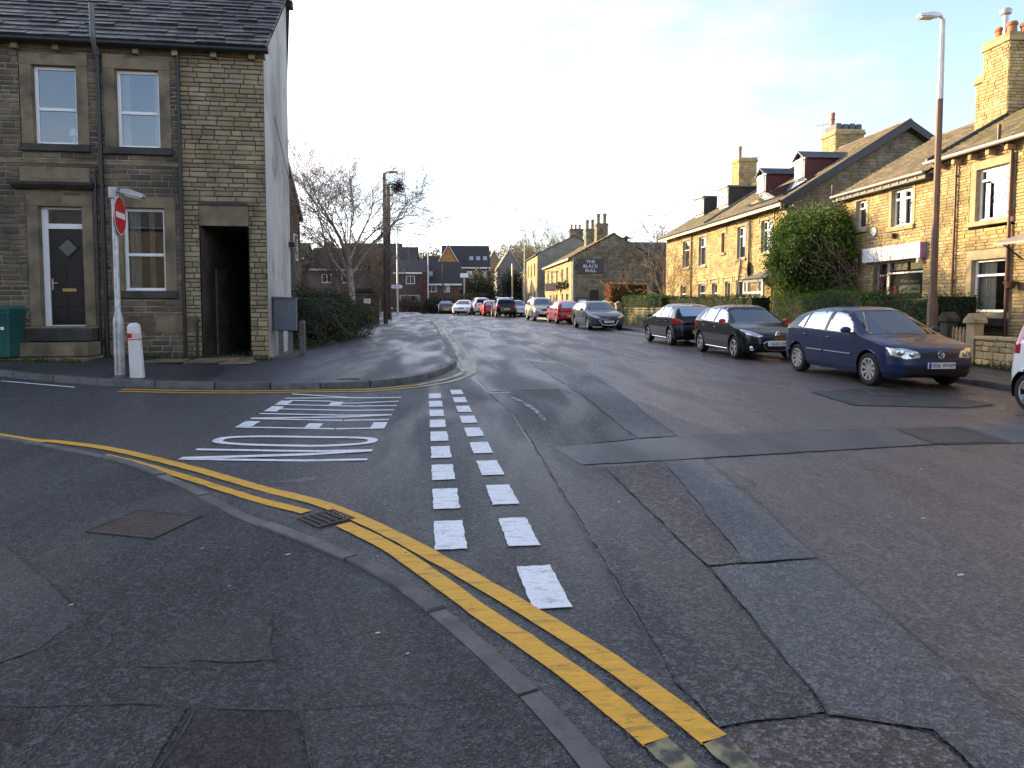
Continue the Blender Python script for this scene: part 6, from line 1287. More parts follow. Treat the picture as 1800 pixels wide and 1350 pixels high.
def branch(b, p, d, length, r, depth, rnd, cfg, tips):
    """recursive limb; cfg[depth] = (children, spread, length ratio, segments)"""
    nseg = cfg[depth][3]; pts = [p.copy()]; rs = [r]; dd = d.normalized()
    for i in range(nseg):
        dd = (dd+Vector((rnd.gauss(0, .11), rnd.gauss(0, .11), rnd.gauss(0, .09)+cfg[depth][4])).xyz).normalized(); p = p+dd*length/nseg; pts.append(p.copy()); rs.append(max(RMIN[0], r*(1-(i+1)/nseg*.7)))
    b.tube(pts, rs, 6 if depth == 0 else (4 if depth == 1 else 3), cap=False)
    if depth+1 >= len(cfg): tips.append(p); return
    n, spread, ratio = cfg[depth][:3]
    for k in range(n):
        t = rnd.uniform(.22, 1.0) if k else 1.0; f = t*nseg; i = min(nseg-1, int(f)); q = pts[i].lerp(pts[i+1], f-i); base = (pts[i+1]-pts[i]).normalized()
        a = base.orthogonal().normalized(); a.rotate(Matrix.Rotation(rnd.uniform(0, 2*math.pi), 3, base)); ang = rad(rnd.uniform(*spread))
        nd = base*math.cos(ang)+a*math.sin(ang); branch(b, q, nd, length*ratio*rnd.uniform(.7, 1.2)*(1.1-.45*t), rs[i]*.55, depth+1, rnd, cfg, tips)
def bare_tree(name, label, loc, h, trunk_r, limbs, m, mt, seed, cfg, split=.35, spread=(12, 58), group=None, lean=(0, 0), cat='tree'):
    g = thing(name, label, cat, loc, 0, group); rnd = random.Random(seed); b = MB(); top = Vector((lean[0], lean[1], h*split))
    b.tube([(0, 0, -.2), (lean[0]*.3, lean[1]*.3, h*split*.5), top, top+Vector((lean[0]*.2, 0, h*.1))], [trunk_r*1.25, trunk_r, trunk_r*.85, trunk_r*.5], 10); b.o('trunk', mt, g, smooth=True)
    b = MB(); tips = []; RMIN[0] = max(.006, .00017*math.hypot(loc[0], loc[1]))
    for k in range(limbs):
        az = 2*math.pi*(k+rnd.uniform(-.3, .3))/limbs; el = rad(rnd.uniform(*spread)) if k else rad(4); d = Vector((math.sin(el)*math.cos(az), math.sin(el)*math.sin(az), math.cos(el)))
        branch(b, top+Vector((0, 0, rnd.uniform(-.25, .3)*h*.25)), d, h*(1-split)*rnd.uniform(.75, 1.0), trunk_r*rnd.uniform(.35, .55), 0, rnd, cfg, tips)
    tag(b.o('crown', m, g), kind='stuff'); return g, tips
BIRCH = mat('birch_bark', (.30, .28, .25), .8, .3, 6, dirt=[((.07, .06, .055), 9, .5, .65, .8)]); TWIG = mat('birch_twigs', (.28, .23, .175), .85, .3, 4); TWG = mat('pale_twigs', (.30, .23, .13), .85, .3, 3); TWB = mat('brown_twigs', (.13, .095, .065), .85, .3, 3); BARKD = mat('dark_bark', (.10, .085, .065), .9, .3, 5)
# birch with a nest beside the poles
bt, tips = bare_tree('birch_tree', 'large leafless birch with spreading limbs beside brown poles', (-4.75, 33.6, .45), 7.9, .15, 11, TWIG, BIRCH, 7, [(10, (18, 55), .60, 6, .015), (9, (20, 60), .55, 4, .0), (8, (20, 65), .6, 3, -.03), (0, (0, 0), 0, 3, -.10)], .34, (12, 60), lean=(-.15, 0))
rnd = random.Random(9); b = MB()
for i in range(420):
    a = Vector((rnd.gauss(0, 1), rnd.gauss(0, 1), rnd.gauss(0, .9))).normalized()*rnd.uniform(.05, .36); e = a+Vector((rnd.gauss(0, .16), rnd.gauss(0, .16), rnd.gauss(0, .14))); b.tube([a, e], .008, 3, cap=False)
N_ = thing('crow_nest', 'dark ball shaped twig nest high in birch by poles', 'nest', (-2.55, 33.4, 7.15)); tag(b.o('twigs', mat('nest_twigs', (.045, .032, .028), .9, .2), N_), kind='stuff')
# evergreen bush and brambles on the left pavement edge
BUSHD = leafmat('dark_evergreen_leaf', (.022, .040, .014), .5, .15); BUSHL = leafmat('bramble_leaf', (.055, .075, .022), .5, .2); STEM = mat('bramble_stem', (.10, .075, .05), .9, .3, 8)
def lumps(cs, n, rnd, shell=.55):
    out = []
    wts = [c[3]*c[4]*c[5] for c in cs]; tot = sum(wts)
    for c, w in zip(cs, wts):
        for i in range(int(n*w/tot)):
            d = Vector((rnd.gauss(0, 1), rnd.gauss(0, 1), rnd.gauss(0, 1))).normalized()*(shell+(1-shell)*rnd.random()**.5)*rnd.uniform(.85, 1.12); out.append((c[0]+d.x*c[3], c[1]+d.y*c[4], c[2]+d.z*c[5]))
    return [p for p in out if p[2] > .02]
BU = thing('evergreen_bush', 'dense dark evergreen bush with brambles behind grey utility box', 'bush', (-4.6, 22.5, .35)); rnd = random.Random(4)
cs = [(-.35, -2.6, .9, 1.0, 1.1, .95), (.4, -1.6, .75, .9, 1.2, .9), (-.9, -1.0, 1.1, 1.2, 1.5, .95), (.6, .3, .7, 1.0, 1.4, .85), (.1, 1.6, .95, 1.1, 1.4, .85), (1.0, 2.6, .65, .75, 1.3, .8), (.6, 4.0, .75, .9, 1.4, .75), (-1.2, 2.2, 1.2, 1.4, 2.0, .9), (-.4, 5, 1.0, 1.2, 1.6, .8), (-.75, -3.4, 1.25, .55, .8, .6)]
leaves('leaves', lumps(cs, 26000, rnd, .4), .075, .035, BUSHD, BU, 3)
leaves('bramble_leaves', [p for p in lumps([(.75, -.2, .55, .8, 1.6, .6), (1.15, 2.4, .6, .7, 1.8, .7), (.3, -2.6, .35, .7, 1, .45)], 3800, rnd, .8)], .07, .045, BUSHL, BU, 5)
b = MB()
for i in range(230):
    x, y = rnd.uniform(-.9, 1.2), rnd.uniform(-3.4, 4.8); z = rnd.uniform(.1, 1.4); d = Vector((rnd.gauss(.2, .4), rnd.gauss(-.25, .4), rnd.uniform(.1, .7))); p = Vector((x, y, z)); pts = [p]
    for k in range(4): d.z -= .22; p = p+d*.32; pts.append(p.copy())
    b.tube(pts, .007, 3, cap=False)
tag(b.o('bramble_stems', STEM, BU), kind='stuff')
b = MB()
for c in cs: b.lathe([(c[3]*.55*math.sin(t), -c[5]*.6*math.cos(t)) for t in np.linspace(.15, 3.0, 7)], 10, TR(c[0], c[1], c[2]) @ Matrix.Diagonal((1, c[4]/c[3], 1, 1)))
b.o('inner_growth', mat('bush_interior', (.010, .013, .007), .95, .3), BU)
# weeds and moss along the foot of the house
GRASS = leafmat('weed_green', (.055, .085, .02), .5, .2)
rnd = random.Random(6); pts = []
for i in range(1700):
    u = rnd.uniform(-7.5, .1); x = -4.07+u*math.cos(rad(3)); y = 15.6+u*math.sin(rad(3))-abs(rnd.gauss(0, .09))-.04
    if -5.1 < u < -3.35: y -= 1.0
    pts.append((x, y, Hpl(x, y)+abs(rnd.gauss(.0, .045))))
tag(leaves('weeds', pts, .07, .022, GRASS, None, 7, .8), 'small weeds and moss along foot of the corner house', 'weeds', kind='stuff')
pts = []
for i in range(2600):
    y = rnd.uniform(10.2, 16); x = 11.93-abs(rnd.gauss(0, .06)); pts.append((x, y, Hpr(x, y)+abs(rnd.gauss(0, .05))*(1.6 if 13.4 < y < 14.2 else .6)))
for i in range(1500):
    y = rnd.uniform(18.3, 19.8); x = -4.2+rnd.gauss(0, .25); pts.append((x, y, Hpl(x, y)+abs(rnd.gauss(0, .05))))
tag(leaves('grass_tufts', pts, .09, .014, GRASS, None, 8, 1.2), 'grass tufts at foot of walls beside the pavements', 'grass', kind='stuff')
# clipped hedges
HED = leafmat('privet_leaf', (.050, .13, .020), .5, .2); HEDD = leafmat('dark_hedge_leaf', (.030, .075, .016), .5, .15); BEECH = leafmat('beech_leaf', (.30, .12, .035), .4, .3)
def hedge(name, label, x0, y0, x1, y1, w, z0, h, m, n, ln=.045, seed=1, rnd_=.08, group='clipped garden hedges', hf=None):
    L_ = math.dist((x0, y0), (x1, y1)); a = math.atan2(y1-y0, x1-x0); g = thing(name, label, 'hedge', (x0, y0, z0), a, group); r = random.Random(seed); pts = []
    A = [L_*h, L_*h, L_*w, w*h, w*h]; S_ = sum(A); hf = hf or (lambda u: h)
    for i in range(n):
        k = r.uniform(0, S_); u = r.uniform(0, L_); v = r.uniform(-w/2, w/2); j = r.gauss(0, rnd_*.5); bump = .05*math.sin(u*2.1)+.04*math.sin(u*5.3+1)
        hh = hf(u)+bump
        z = r.uniform(0, hh)
        if k < A[0]: p = (u, -w/2-j-bump, z)
        elif k < A[0]+A[1]: p = (u, w/2+j, z)
        elif k < A[0]+A[1]+A[2]: p = (u, v, hh+j)
        elif k < S_-A[4]: p = (j, v, z)
        else: p = (L_+j, v, z)
        # rounded shoulders
        e = min(hh-p[2], w/2-abs(p[1])); 
        pts.append(p)
    leaves('leaves', pts, ln, ln*.55, m, g, seed)
    n_ = max(2, int(L_/.5)); b = MB(); vs = []
    for i in range(n_+1):
        u = .06+(L_-.12)*i/n_; hh = hf(u)-.06; vs += [(u, -w/2+.06, -.1), (u, -w/2+.06, hh), (u, w/2-.06, hh), (u, w/2-.06, -.1)]
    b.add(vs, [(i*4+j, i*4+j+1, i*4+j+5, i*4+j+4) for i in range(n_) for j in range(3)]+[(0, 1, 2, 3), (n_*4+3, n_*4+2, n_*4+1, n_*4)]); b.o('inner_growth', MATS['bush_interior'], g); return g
hedge('privet_hedge', 'long clipped privet hedge behind black and blue hatchbacks', 12.75, 25.3, 12.8, 19.6, 1.1, .25, 1.66, HED, 22000, .05, 2)
hedge('untidy_hedge', 'looser dark hedge with ivy next to lamp column', 12.75, 19.4, 12.8, 16.3, 1.2, .25, 1.5, HEDD, 15000, .06, 3, .16, hf=lambda u: 1.5-.25*math.sin(u*1.2)+.12*math.sin(u*4))
hedge('clipped_hedge', 'dark clipped hedge in front of golden terrace', 11.55, 34.4, 12.3, 26.3, .9, .4, 1.5, HEDD, 13000, .06, 4)
hedge('clipped_hedge', 'rounded green hedge block beside stone gate posts', 10.65, 40.3, 11.4, 35.2, 1.0, .4, 1.58, HED, 10000, .07, 5)
hedge('beech_hedge', 'tall orange brown beech hedge in front of pub gable', 11.5, 50.0, 14.3, 50.0, 1.6, .3, 2.75, BEECH, 12000, .09, 6)
# evergreen shrub in the shop garden
EV = leafmat('shrub_leaf', (.075, .15, .025), .45, .35, c2=(.15, .23, .05)); SB = thing('evergreen_shrub', 'big rounded evergreen shrub rising above the privet hedge', 'shrub', (13.5, 24.5, .3)); rnd = random.Random(12); pts = []
for i in range(175):
    d = Vector((rnd.gauss(0, 1), rnd.gauss(0, 1), rnd.gauss(.15, 1))).normalized()*rnd.uniform(.45, 1.0); c = Vector((d.x*1.75, d.y*1.85, 2.95+d.z*1.85)); q = rnd.uniform(.28, .52)
    for k in range(330):
        o = Vector((rnd.gauss(0, q*.55), rnd.gauss(0, q*.55), rnd.gauss(0, q*.65))); pts.append(c+o)
pts = [p for p in pts if p.z > .9 and p.x < .7]
leaves('crown', pts, .14, .055, EV, SB, 13, .7)
b = MB()
for i in range(26):
    a = rnd.uniform(0, 6.28); e = Vector((math.cos(a)*rnd.uniform(.5, 1.6), math.sin(a)*rnd.uniform(.5, 1.6), rnd.uniform(1.8, 3.6))); b.tube([(math.cos(a)*.15, math.sin(a)*.15, -.1), Vector((e.x*.35, e.y*.35, e.z*.5)), e], [.05, .035, .012], 5, cap=False)
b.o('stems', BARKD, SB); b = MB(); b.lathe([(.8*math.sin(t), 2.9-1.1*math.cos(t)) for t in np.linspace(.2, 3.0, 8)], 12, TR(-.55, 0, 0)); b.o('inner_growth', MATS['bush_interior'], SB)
# leafless purple twigs of the shrub's neighbour in front of the fascia
bare_tree('twiggy_shrub', 'leafless purplish twiggy shrub in front of shop fascia', (13.1, 20.2, .3), 2.9, .03, 7, mat('purple_twigs', (.11, .06, .065), .85, .3), BARKD, 5, [(6, (15, 45), .6, 4, .0), (5, (15, 50), .55, 3, 0), (0, (0, 0), 0, 2, -.02)], .12, (10, 45), cat='shrub')
bare_tree('golden_bare_shrub', 'leafless golden climbing shrub against far terrace wall', (13.3, 41.5, .3), 4.4, .06, 11, TWG, TWG, 6, [(8, (15, 50), .55, 5, .02), (6, (20, 60), .5, 3, 0), (0, (0, 0), 0, 2, 0)], .1, (8, 50), cat='shrub')
bare_tree('bare_tree', 'tall leafless tree with pale branches right of pub', (18.2, 58, .3), 7.5, .12, 7, TWB, BARKD, 16, [(8, (15, 45), .55, 5, .03), (6, (20, 55), .5, 3, 0), (4, (20, 50), .5, 2, 0), (0, (0, 0), 0, 2, 0)], .3, (8, 40))

# ------------------------------------------------------------------ poles, wall and signs on the left
PWD = mat('creosoted_pole', (.055, .038, .03), .85, .3, 6, b=.4, bs=20, stretch=(1, 1, .15))
LC = thing('lamp_column', 'dark brown street lamp column left of the telegraph pole', 'street lamp', (-3.75, 39.1, H(-3.75, 39.1)+.15))
b = MB(); b.lathe([(.13, -.1), (.125, 2), (.09, 8.3), (.08, 8.45)], 8); b.o('shaft', PWD, LC); b = MB(); b.tube([(0, 0, 8.4), (.15, 0, 8.52), (.3, 0, 8.52)], .045, 6); b.o('bracket', PWD, LC)
loft([[(.25, y, 8.5+z) for y, z in ((-.08, -.05), (.08, -.05), (.08, .06), (-.08, .06))], [(.75, y, 8.52+z) for y, z in ((-.1, -.05), (.1, -.05), (.07, .05), (-.07, .05))]], 'lamp_head', LBR, LC)
TP = thing('telegraph_pole', 'dark wooden telegraph pole carrying wires across the street', 'telegraph pole', (-4.3, 47.5, H(-4.3, 47.5)+.15)); b = MB(); b.lathe([(.16, -.1), (.13, 9.2), (.0, 9.3)], 10); b.o('shaft', PWD, TP)
b = MB(); b.box(-.35, .35, -.06, .06, 8.4, 8.52); b.o('cross_arm', PWD, TP)
for x in (-.3, .3): b = MB(); b.lathe([(.03, 8.52), (.05, 8.6), (.03, 8.68)], 8, TR(x, 0, 0)); b.o('insulator', WHT, TP)
WIRE = mat('wire_black', (.03, .03, .032), .6, .1)
for i, (ex, ey, ez, s0) in enumerate(((15.0, 44, 8.0, 8.9), (15.5, 40, 8.6, 8.8), (14.2, 36, 6.4, 8.7), (14.2, 30.5, 6.6, 8.6), (11.2, 63, 6.6, 8.5), (11.0, 70, 6.3, 8.4), (4, 98, 7.2, 8.3))):
    W0 = Vector((-4.3, 47.5, .5+s0)); W1 = Vector((ex, ey, ez)); pts = []
    for k in range(13): t = k/12; p = W0.lerp(W1, t); p.z -= .55*4*t*(1-t); pts.append(p)
    b = MB(); b.tube(pts, .011, 4, cap=False); tag(b.o('overhead_wire', WIRE), ('highest thin wire from telegraph pole to the flat dormers', 'thin wire from telegraph pole to the mossy roof ridge', 'thin wire from telegraph pole to middle of golden terrace eaves', 'thin wire from telegraph pole to the solar panel roof', 'thin wire from telegraph pole to the pub gable corner', 'thin wire from telegraph pole to middle of pub eaves', 'thin wire from telegraph pole away toward the far brick houses')[i], 'wire', 'overhead wires')
tub_wall('boundary_wall', 'lichen stained wall with white notice behind evergreen bush', -8.5, 38.4, -4.05, 38.4, 1.62, mat('lichen_stone', (.085, .075, .04), .9, .3, 3, b=.5, bs=20, isl=.25, dirt=[((.16, .13, .02), 1.8, .52, .7, .6)]), MORT_D, z=.45, nobj=60, seed=7)
NT = thing('notice', 'small white notice fixed to the lichen stained wall', 'notice', (-4.68, 38.34, 1.62)); b = MB(); b.box(-.19, .19, -.02, .01, 0, .26); b.o('board', WHT, NT)
for z, w in ((.19, .12), (.13, .14), (.07, .1)): b = MB(); b.box(-w, w, -.0225, -.0202, z, z+.018); b.o('printed_line', mat('print_grey', (.25, .25, .26), .6, .1), NT)
tub_wall('boundary_wall', 'long dark wall along left pavement toward the crest', -4.6, 39.2, -7.2, 70, 1.3, ST_DARK, MORT_D, z=.6, seed=8)
hedge('roadside_hedge', 'dark winter hedge above the wall along left pavement', -6.6, 50, -8.6, 70, 1.8, .5, 2.0, leafmat('winter_hedge_leaf', (.045, .04, .025), .5, .15), 20000, .11, 8, .3, group=None)
for i, (x, y, h, s_) in enumerate(((-6.9, 45, 5.0, 21), (-8.0, 51, 5.6, 22), (-5.9, 54.5, 5.6, 23), (-9.5, 44, 4.2, 24))):
    lab = ('bare brown tree with pale stems right of the birch', 'bare brown tree farther along behind the left wall', 'bare reddish tree overhanging left pavement behind poles', 'low twiggy tree left of the birch trunk')[i]
    bare_tree('bare_tree', lab, (x, y, .5), h, .07, 9, TWB, BIRCH if i == 0 else BARKD, s_, [(8, (15, 50), .55, 5, .02), (6, (20, 60), .5, 3, 0), (5, (20, 55), .5, 2, 0), (0, (0, 0), 0, 2, 0)], .22, (8, 50), group='bare trees behind the left wall')
SG = thing('finger_sign', 'white finger post sign at far end of left pavement', 'road sign', (-4.6, 58, H(-4.6, 58)+.15)); b = MB(); b.tube([(0, 0, 0), (0, 0, 2.7)], .05, 8); b.o('post', GALV, SG); b = MB(); b.prism([(-.45, 2.3), (.35, 2.3), (.5, 2.45), (.35, 2.6), (-.45, 2.6)], -.09, -.06, 'y'); bl = b.o('blade', WHT, SG); text(bl, 'Library', .2, TR(-.05, -.092, 2.45), PTXT)

# ------------------------------------------------------------------ estate beyond the crest
BRK = mat('dark_brick', (.115, .082, .066), .9, .2, 3, b=.3, bs=9); BRK2 = mat('red_brick', (.17, .10, .075), .9, .2, 3, b=.3, bs=9); SUN_BRK = mat('sun_tinted_brick', (.42, .20, .07), .9, .15, 3); TILE = mat('dark_concrete_tile', (.034, .029, .027), .7, .25, 4, b=.4, bs=6, stretch=(1, 1, 4)); TILT = mat('tan_tile', (.26, .19, .10), .8, .2, 4, b=.3, bs=6); STG = mat('pale_stone_wall', (.24, .25, .25), .9, .15, 3)  # far gables: the low sun's orange is put into their brick colour
def far_house(name, label, x0, x1, y, D, ev, rd, wm_, rm, gable=False, wins=(), z=.3, white=True, door=None, rw=None):
    """gable=True: the gable faces the street"""
    g = thing(name, label, 'house', ((x0+x1)/2, y, z)); W = x1-x0; h = W/2; b = MB()
    for a, c, d, e in cells(-h, h, 0, ev, [(q[0]-(x0+x1)/2, q[1]-(x0+x1)/2, q[2], q[3]) for q in wins]): b.add([(a, 0, d), (c, 0, d), (c, 0, e), (a, 0, e)], [(0, 1, 2, 3)])
    if gable: b.add([(-h, 0, ev), (h, 0, ev), (0, 0, rd)], [(0, 1, 2)]); b.add([(-h, D, ev), (h, D, ev), (0, D, rd)], [(2, 1, 0)])
    else: b.add([(-h, 0, ev), (-h, D, ev), (-h, D/2, rd)], [(0, 1, 2)]); b.add([(h, 0, ev), (h, D, ev), (h, D/2, rd)], [(2, 1, 0)])
    b.add([(-h, 0, 0), (-h, D, 0), (-h, D, ev), (-h, 0, ev)], [(0, 1, 2, 3)]); b.add([(h, 0, 0), (h, D, 0), (h, D, ev), (h, 0, ev)], [(3, 2, 1, 0)]); b.add([(-h, D, 0), (h, D, 0), (h, D, ev), (-h, D, ev)], [(3, 2, 1, 0)])
    b.o('wall', wm_, g)
    o = .3; b = MB()
    for s_ in (0, 1):
        if gable:
            a0 = (-h-o, h+o)[s_]; q = [(a0, -o, ev-.2), (a0, D+o, ev-.2), (0, D+o, rd+.1), (0, -o, rd+.1)]
        else:
            y0, y1 = ((-o, D/2), (D+o, D/2))[s_]; q = [(-h-o, y0, ev-.12), (h+o, y0, ev-.12), (h+o, y1, rd+.1), (-h-o, y1, rd+.1)]
        b.add(q+[(p[0], p[1], p[2]-.12) for p in q], [(0, 1, 2, 3), (7, 6, 5, 4), (0, 1, 5, 4), (1, 2, 6, 5), (2, 3, 7, 6), (3, 0, 4, 7)])
    rf = b.o('roof', rm, g)
    if white:
        if gable:
            for s_ in (-1, 1): b = MB(); b.add([(s_*(h+o), -o-.03, ev-.38), (0, -o-.03, rd-.06), (0, -o-.03, rd+.12), (s_*(h+o), -o-.03, ev-.18)], [(0, 1, 2, 3)]); b.add([(s_*(h+o), -o+.02, ev-.38), (0, -o+.02, rd-.06), (0, -o+.02, rd+.12), (s_*(h+o), -o+.02, ev-.18)], [(3, 2, 1, 0)]); b.o('bargeboard', UPVC, g)
        else: b = MB(); b.box(-h-o, h+o, -o-.05, -o-.01, ev-.3, ev-.08); b.o('fascia', UPVC, g)
    for q in wins:
        c = (x0+x1)/2; window(g, I4, (q[0]-c, q[1]-c, q[2], q[3]), .06, (), (.5,) if q[1]-q[0] > .9 else (), fr=.1, curtain=[(0, .25), (.75, 1)] if q[1]-q[0] > 1 else None)
    if rw:
        sl = math.atan2(rd+.1-(ev-.12), D/2+o); T = TR(0, -o, ev-.12) @ RX(math.degrees(sl)-90)
        for (u, v) in rw: b = MB(); b.box(u-(x0+x1)/2, u-(x0+x1)/2+.7, -.08, .02, v, v+1.1, M=T); b.o('roof_light', mat('roof_light_glass', (.3, .33, .36), .1, .1), rf)
    return g
far_house('brick_house', 'dark brick house with white fascia left of red pillar', -7.3, -3.5, 90, 7, 5.5, 7.2, BRK, TILE, wins=[(-6.0, -4.8, 3.9, 5.0), (-6.8, -4.2, 1.6, 2.5)])
far_house('brick_house', 'tall dark roofed house behind the left brick house', -10.5, -5.9, 112, 9, 7.5, 10.8, BRK, TILE, white=False)
far_house('brick_house', 'low brick house with large tiled roof and pale garage', -3.7, 1.0, 92, 8, 4.1, 7.1, BRK, TILE, wins=[(-3.6, -2.0, 2.9, 3.9), (-1.2, -.3, 2.9, 3.9), (-3.6, -2.1, .6, 1.8)], rw=[(-3.3, 1.8)])
far_house('brick_house', 'dark roofed house behind the low brick house', -5.0, -.8, 122, 8, 7.0, 9.8, BRK2, TILE, rw=[(-3.4, 1.2), (-1.6, 1.2)])
g3 = far_house('orange_gabled_house', 'orange gabled brick house with skylights in black roof', -1.5, 6.3, 118, 9, 7.7, 11.6, BRK2, TILE, wins=[(2.6, 3.5, 5.9, 7.0), (5.2, 6.0, 5.9, 7.0)], rw=[(3.0, 2.0), (4.2, 2.0), (5.4, 2.0)])
far_house('sun_tinted_gable', 'brick gable coloured sunlit orange projecting from the skylight house', -2.6, 1.4, 115.5, 5, 7.6, 11.2, SUN_BRK, TILE, gable=True)
far_house('tan_roofed_house', 'tan roofed house with white edged gable right of skylight house', 6.9, 11.4, 150, 9, 9.0, 13.0, mat('tan_wall', (.3, .22, .14), .9, .1), TILT, gable=True)
far_house('grey_gabled_house', 'pale grey gabled house with white edges left of row', 8.7, 13.4, 132, 10, 8.0, 11.9, STG, TILT, gable=True, wins=[(10.4, 11.4, 4.6, 5.8)])
far_house('brick_house', 'brick house with two white windows seen through birch', -17.4, -11.2, 86, 8, 5.7, 8.4, BRK, TILE, wins=[(-16.0, -14.7, 3.9, 5.0), (-13.6, -12.8, 3.9, 5.0)])
far_house('sun_tinted_gable', 'small gable coloured sunlit orange left of birch trunk', -19.6, -17.6, 104, 6, 8.0, 10.6, SUN_BRK, TILE, gable=True, white=False)
far_house('brick_house', 'large dark roofed house behind the birch', -18.5, -9, 118, 9, 8.4, 11.9, BRK, TILE, white=False)
far_house('brick_house', 'brick house half hidden by the rendered gable', -26, -20.4, 96, 8, 7.7, 9.9, BRK2, TILE, wins=[(-22.6, -21.4, 6.1, 7.2), (-23.5, -21, 3.4, 4.6)])
far_house('garden_shed', 'small gabled shed beyond the far parked cars', 4.0, 6.0, 104, 3, 2.2, 3.0, STG, TILE, gable=True)
RP_ = thing('red_pillar', 'dark red brick pillar standing before the brick houses', 'pillar', (-3.4, 88.5, .3)); b = MB(); b.box(-.4, .4, -.4, .4, 0, 5.4); b.o('shaft', mat('dark_red_brick', (.10, .03, .03), .9, .2), RP_, bevel=.02); b = MB(); b.box(-.46, .46, -.46, .46, 5.4, 5.55); b.o('cap', BRK2, RP_)
def lampcol(label, x, y, h, m, head=.6, cat='street lamp'):
    g = thing('lamp_column', label, cat, (x, y, H(x, y)+.1)); b = MB(); b.lathe([(.1, -.2), (.09, 1.2), (.06, h)], 8); b.o('shaft', m, g); b = MB(); b.prism([(0, h), (head, h+.05), (head, h+.14), (0, h+.1)], -.08, .08, 'y'); b.o('lamp_head', m, g); return g
lampcol('slim grey street lamp right of the brown poles', -5.5, 70, 8.6, GALV); lampcol('pale street lamp before the low brick house', -2.9, 84, 7.6, mat('pale_column', (.55, .54, .52), .5, .1)); lampcol('pale grey street lamp standing in front of the pub row', 8.9, 84, 10.0, mat('pale_column2', (.5, .5, .5), .5, .1), -.6)
for x, y, h, lab in ((-1.05, 80, 5.8, 'dark wooden pole in front of low brick house'), (7.9, 90, 6.5, 'grey pole left of the golden row house'), (1.55, 88, 4.9, 'short pole with white box near skylight house')):
    g = thing('telegraph_pole' if h > 5.5 else 'pole', lab, 'pole', (x, y, .4)); b = MB(); b.lathe([(.11, -.2), (.09, h), (0, h+.05)], 8); b.o('shaft', PWD if x < 0 else GALV, g)
    if h < 5: b = MB(); b.box(-.5, .5, -.12, .12, h-.3, h+.25); b.o('box', WHT, g)
EVD = leafmat('far_evergreen_leaf', (.03, .042, .018), .5, .1); WIN = leafmat('winter_scrub', (.075, .055, .035), .5, .15)
rnd = random.Random(31)
def bush(label, x, y, z, rx, ry, rz, m, n, ln, s_):
    g = thing('far_bush', label, 'bush', (x, y, z)); r = random.Random(s_); leaves('foliage', lumps([(r.uniform(-.5, .5)*rx, r.uniform(-.5, .5)*ry, rz*r.uniform(.4, .8), rx*r.uniform(.4, .7), ry*r.uniform(.4, .7), rz*r.uniform(.4, .6)) for _ in range(7)], n, r, .3), ln, ln*.6, m, g, s_)
bush('dark evergreen mass below the skylight house', 3.6, 100, .2, 4.2, 4, 5.5, EVD, 5000, .3, 41); bush('dark evergreen mass before the grey gabled house', 8.2, 106, .2, 3, 3, 6, EVD, 4000, .3, 42)
bush('brown winter scrub behind the white saloon', 1.8, 84, .2, 3.2, 2.5, 2.3, WIN, 3500, .2, 43); bush('brown winter scrub before the brick houses', -4.6, 80, .2, 2.6, 2.5, 2.0, WIN, 3500, .2, 44); bush('low dark hedge behind the grey brown hatchback', -1.5, 82, .2, 2.6, 2.0, 1.9, EVD, 3500, .2, 45)
for i, (x, y, h, m, s_) in enumerate(((18.5, 128, 16.5, TWG, 51), (13.5, 136, 13, TWG, 52), (23, 140, 14, TWG, 53), (-2, 165, 11, TWB, 54), (4, 172, 11, TWB, 55), (10, 175, 12, TWB, 56), (-9, 160, 11, TWB, 57), (16, 170, 13, TWB, 58), (-26, 120, 10, TWB, 59), (-14, 100, 7.5, TWB, 60))):
    lab = ('tall leafless golden tree behind the pub row', 'leafless golden tree left of the tall golden one', 'leafless golden tree right of the tall golden one', 'distant bare tree on skyline left of orange gable', 'distant bare tree on skyline above skylight roof', 'distant bare tree on skyline right of skylight roof', 'distant bare tree on skyline behind low brick house', 'distant bare tree on skyline above grey gabled house', 'distant bare tree far left behind the birch', 'bare tree standing among houses behind the birch')[i]
    bare_tree('bare_tree', lab, (x, y, .2+hill(x, y)), h, .25, 9, m, BARKD, s_, [(9, (12, 45), .5, 4, .04), (7, (15, 50), .5, 3, .02), (5, (15, 50), .5, 2, 0), (0, (0, 0), 0, 2, 0)], .2, (6, 40), group='bare trees on the skyline')
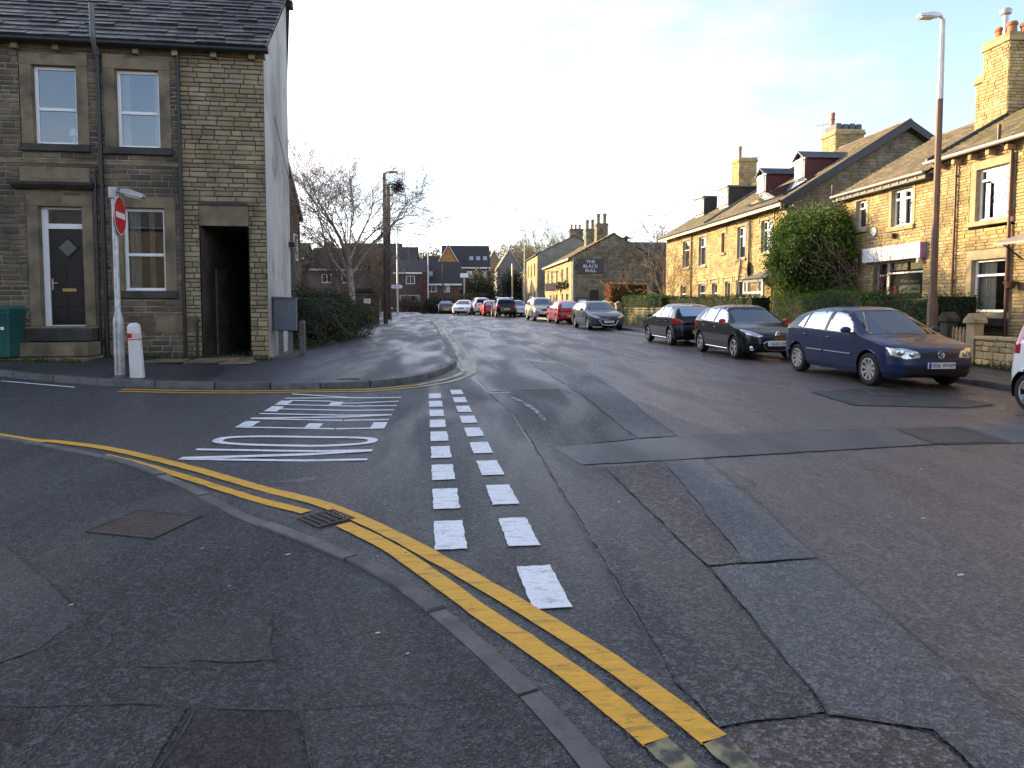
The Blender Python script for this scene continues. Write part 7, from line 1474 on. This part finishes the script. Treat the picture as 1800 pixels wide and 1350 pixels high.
# woodland on the hill
rnd = random.Random(77); pts = []
for i in range(420):
    x, y = rnd.uniform(-190, 190), rnd.uniform(240, 380); z = hill(x, y); q = rnd.uniform(2.5, 5)
    for k in range(55): pts.append((x+rnd.gauss(0, q*.6), y+rnd.gauss(0, q*.6), z+abs(rnd.gauss(q*.8, q*.6))))
tag(leaves('far_woodland', pts, 1.5, 1.0, leafmat('woodland_brown', (.085, .075, .05), .4, .1), None, 78), 'brown winter woodland covering the far hillside', 'woodland', kind='stuff')
# the street goes on behind the camera: its houses show in window panes and car paint
far_house('unseen_terrace_house', 'sooty stone terrace across the side street behind the camera', -22, -3.5, -16, 7, 5.6, 8.2, ST_SOOT, SLATE, white=False, z=.3, wins=[(-20, -19, 3.4, 4.8), (-15, -14, 3.4, 4.8), (-10, -9, 3.4, 4.8)])
far_house('unseen_terrace_house', 'farther sooty house across the side street behind the camera', -32, -22.5, -16, 7, 5.6, 8.2, ST_SOOT, SLATE, white=False, z=.3)
row_house('golden_row_house', 'golden stone terrace continuing right out of the picture', 14.3, 10.1, 26, 7.4, 5.7, 8.0, ST_GOLD, ST_GOLD, z=0, wins=[(2, 3.1, 3.8, 5.2), (6, 7.1, 3.8, 5.2), (10, 11.1, 3.8, 5.2), (2, 3.1, 1.2, 2.7), (6, 7.1, 1.2, 2.7), (10, 11.1, 1.2, 2.7)])
# unseen terrace rows, added beside and behind the corner house to shade the street
for k, (x0, x1, y, D, ev, rd, lab) in enumerate(((-24, -9.75, 15.2, 6.5, 7.0, 9.6, 'unseen stone terrace added left of the corner house'), (-40, -24.2, 14.4, 6.5, 7.2, 9.8, 'unseen stone terrace added at the far left end'))):
    g = far_house('unseen_terrace_house', lab, x0-4.07+3.9, x1-4.07+.05 if k == 0 else x1-4.07+3.9, y-.25*(k+1), D, ev, rd, ST_DARK, SLATE, white=False, z=.1)
for k, (x, y, a) in enumerate(((-13.2, 41, 0), (-15.6, 50.5, 0), (-18.2, 60, 0), (-21.5, 71, 0))):  # added row, out of view, placed to keep the sun off the road
    far_house('added_shade_house', 'unseen brick house added to shade the street, %s of its row' % ('nearest', 'second', 'third', 'farthest')[k], x-9, x, y-4.5, 9, 6.0, 8.6, BRK2, TILE, z=.4)
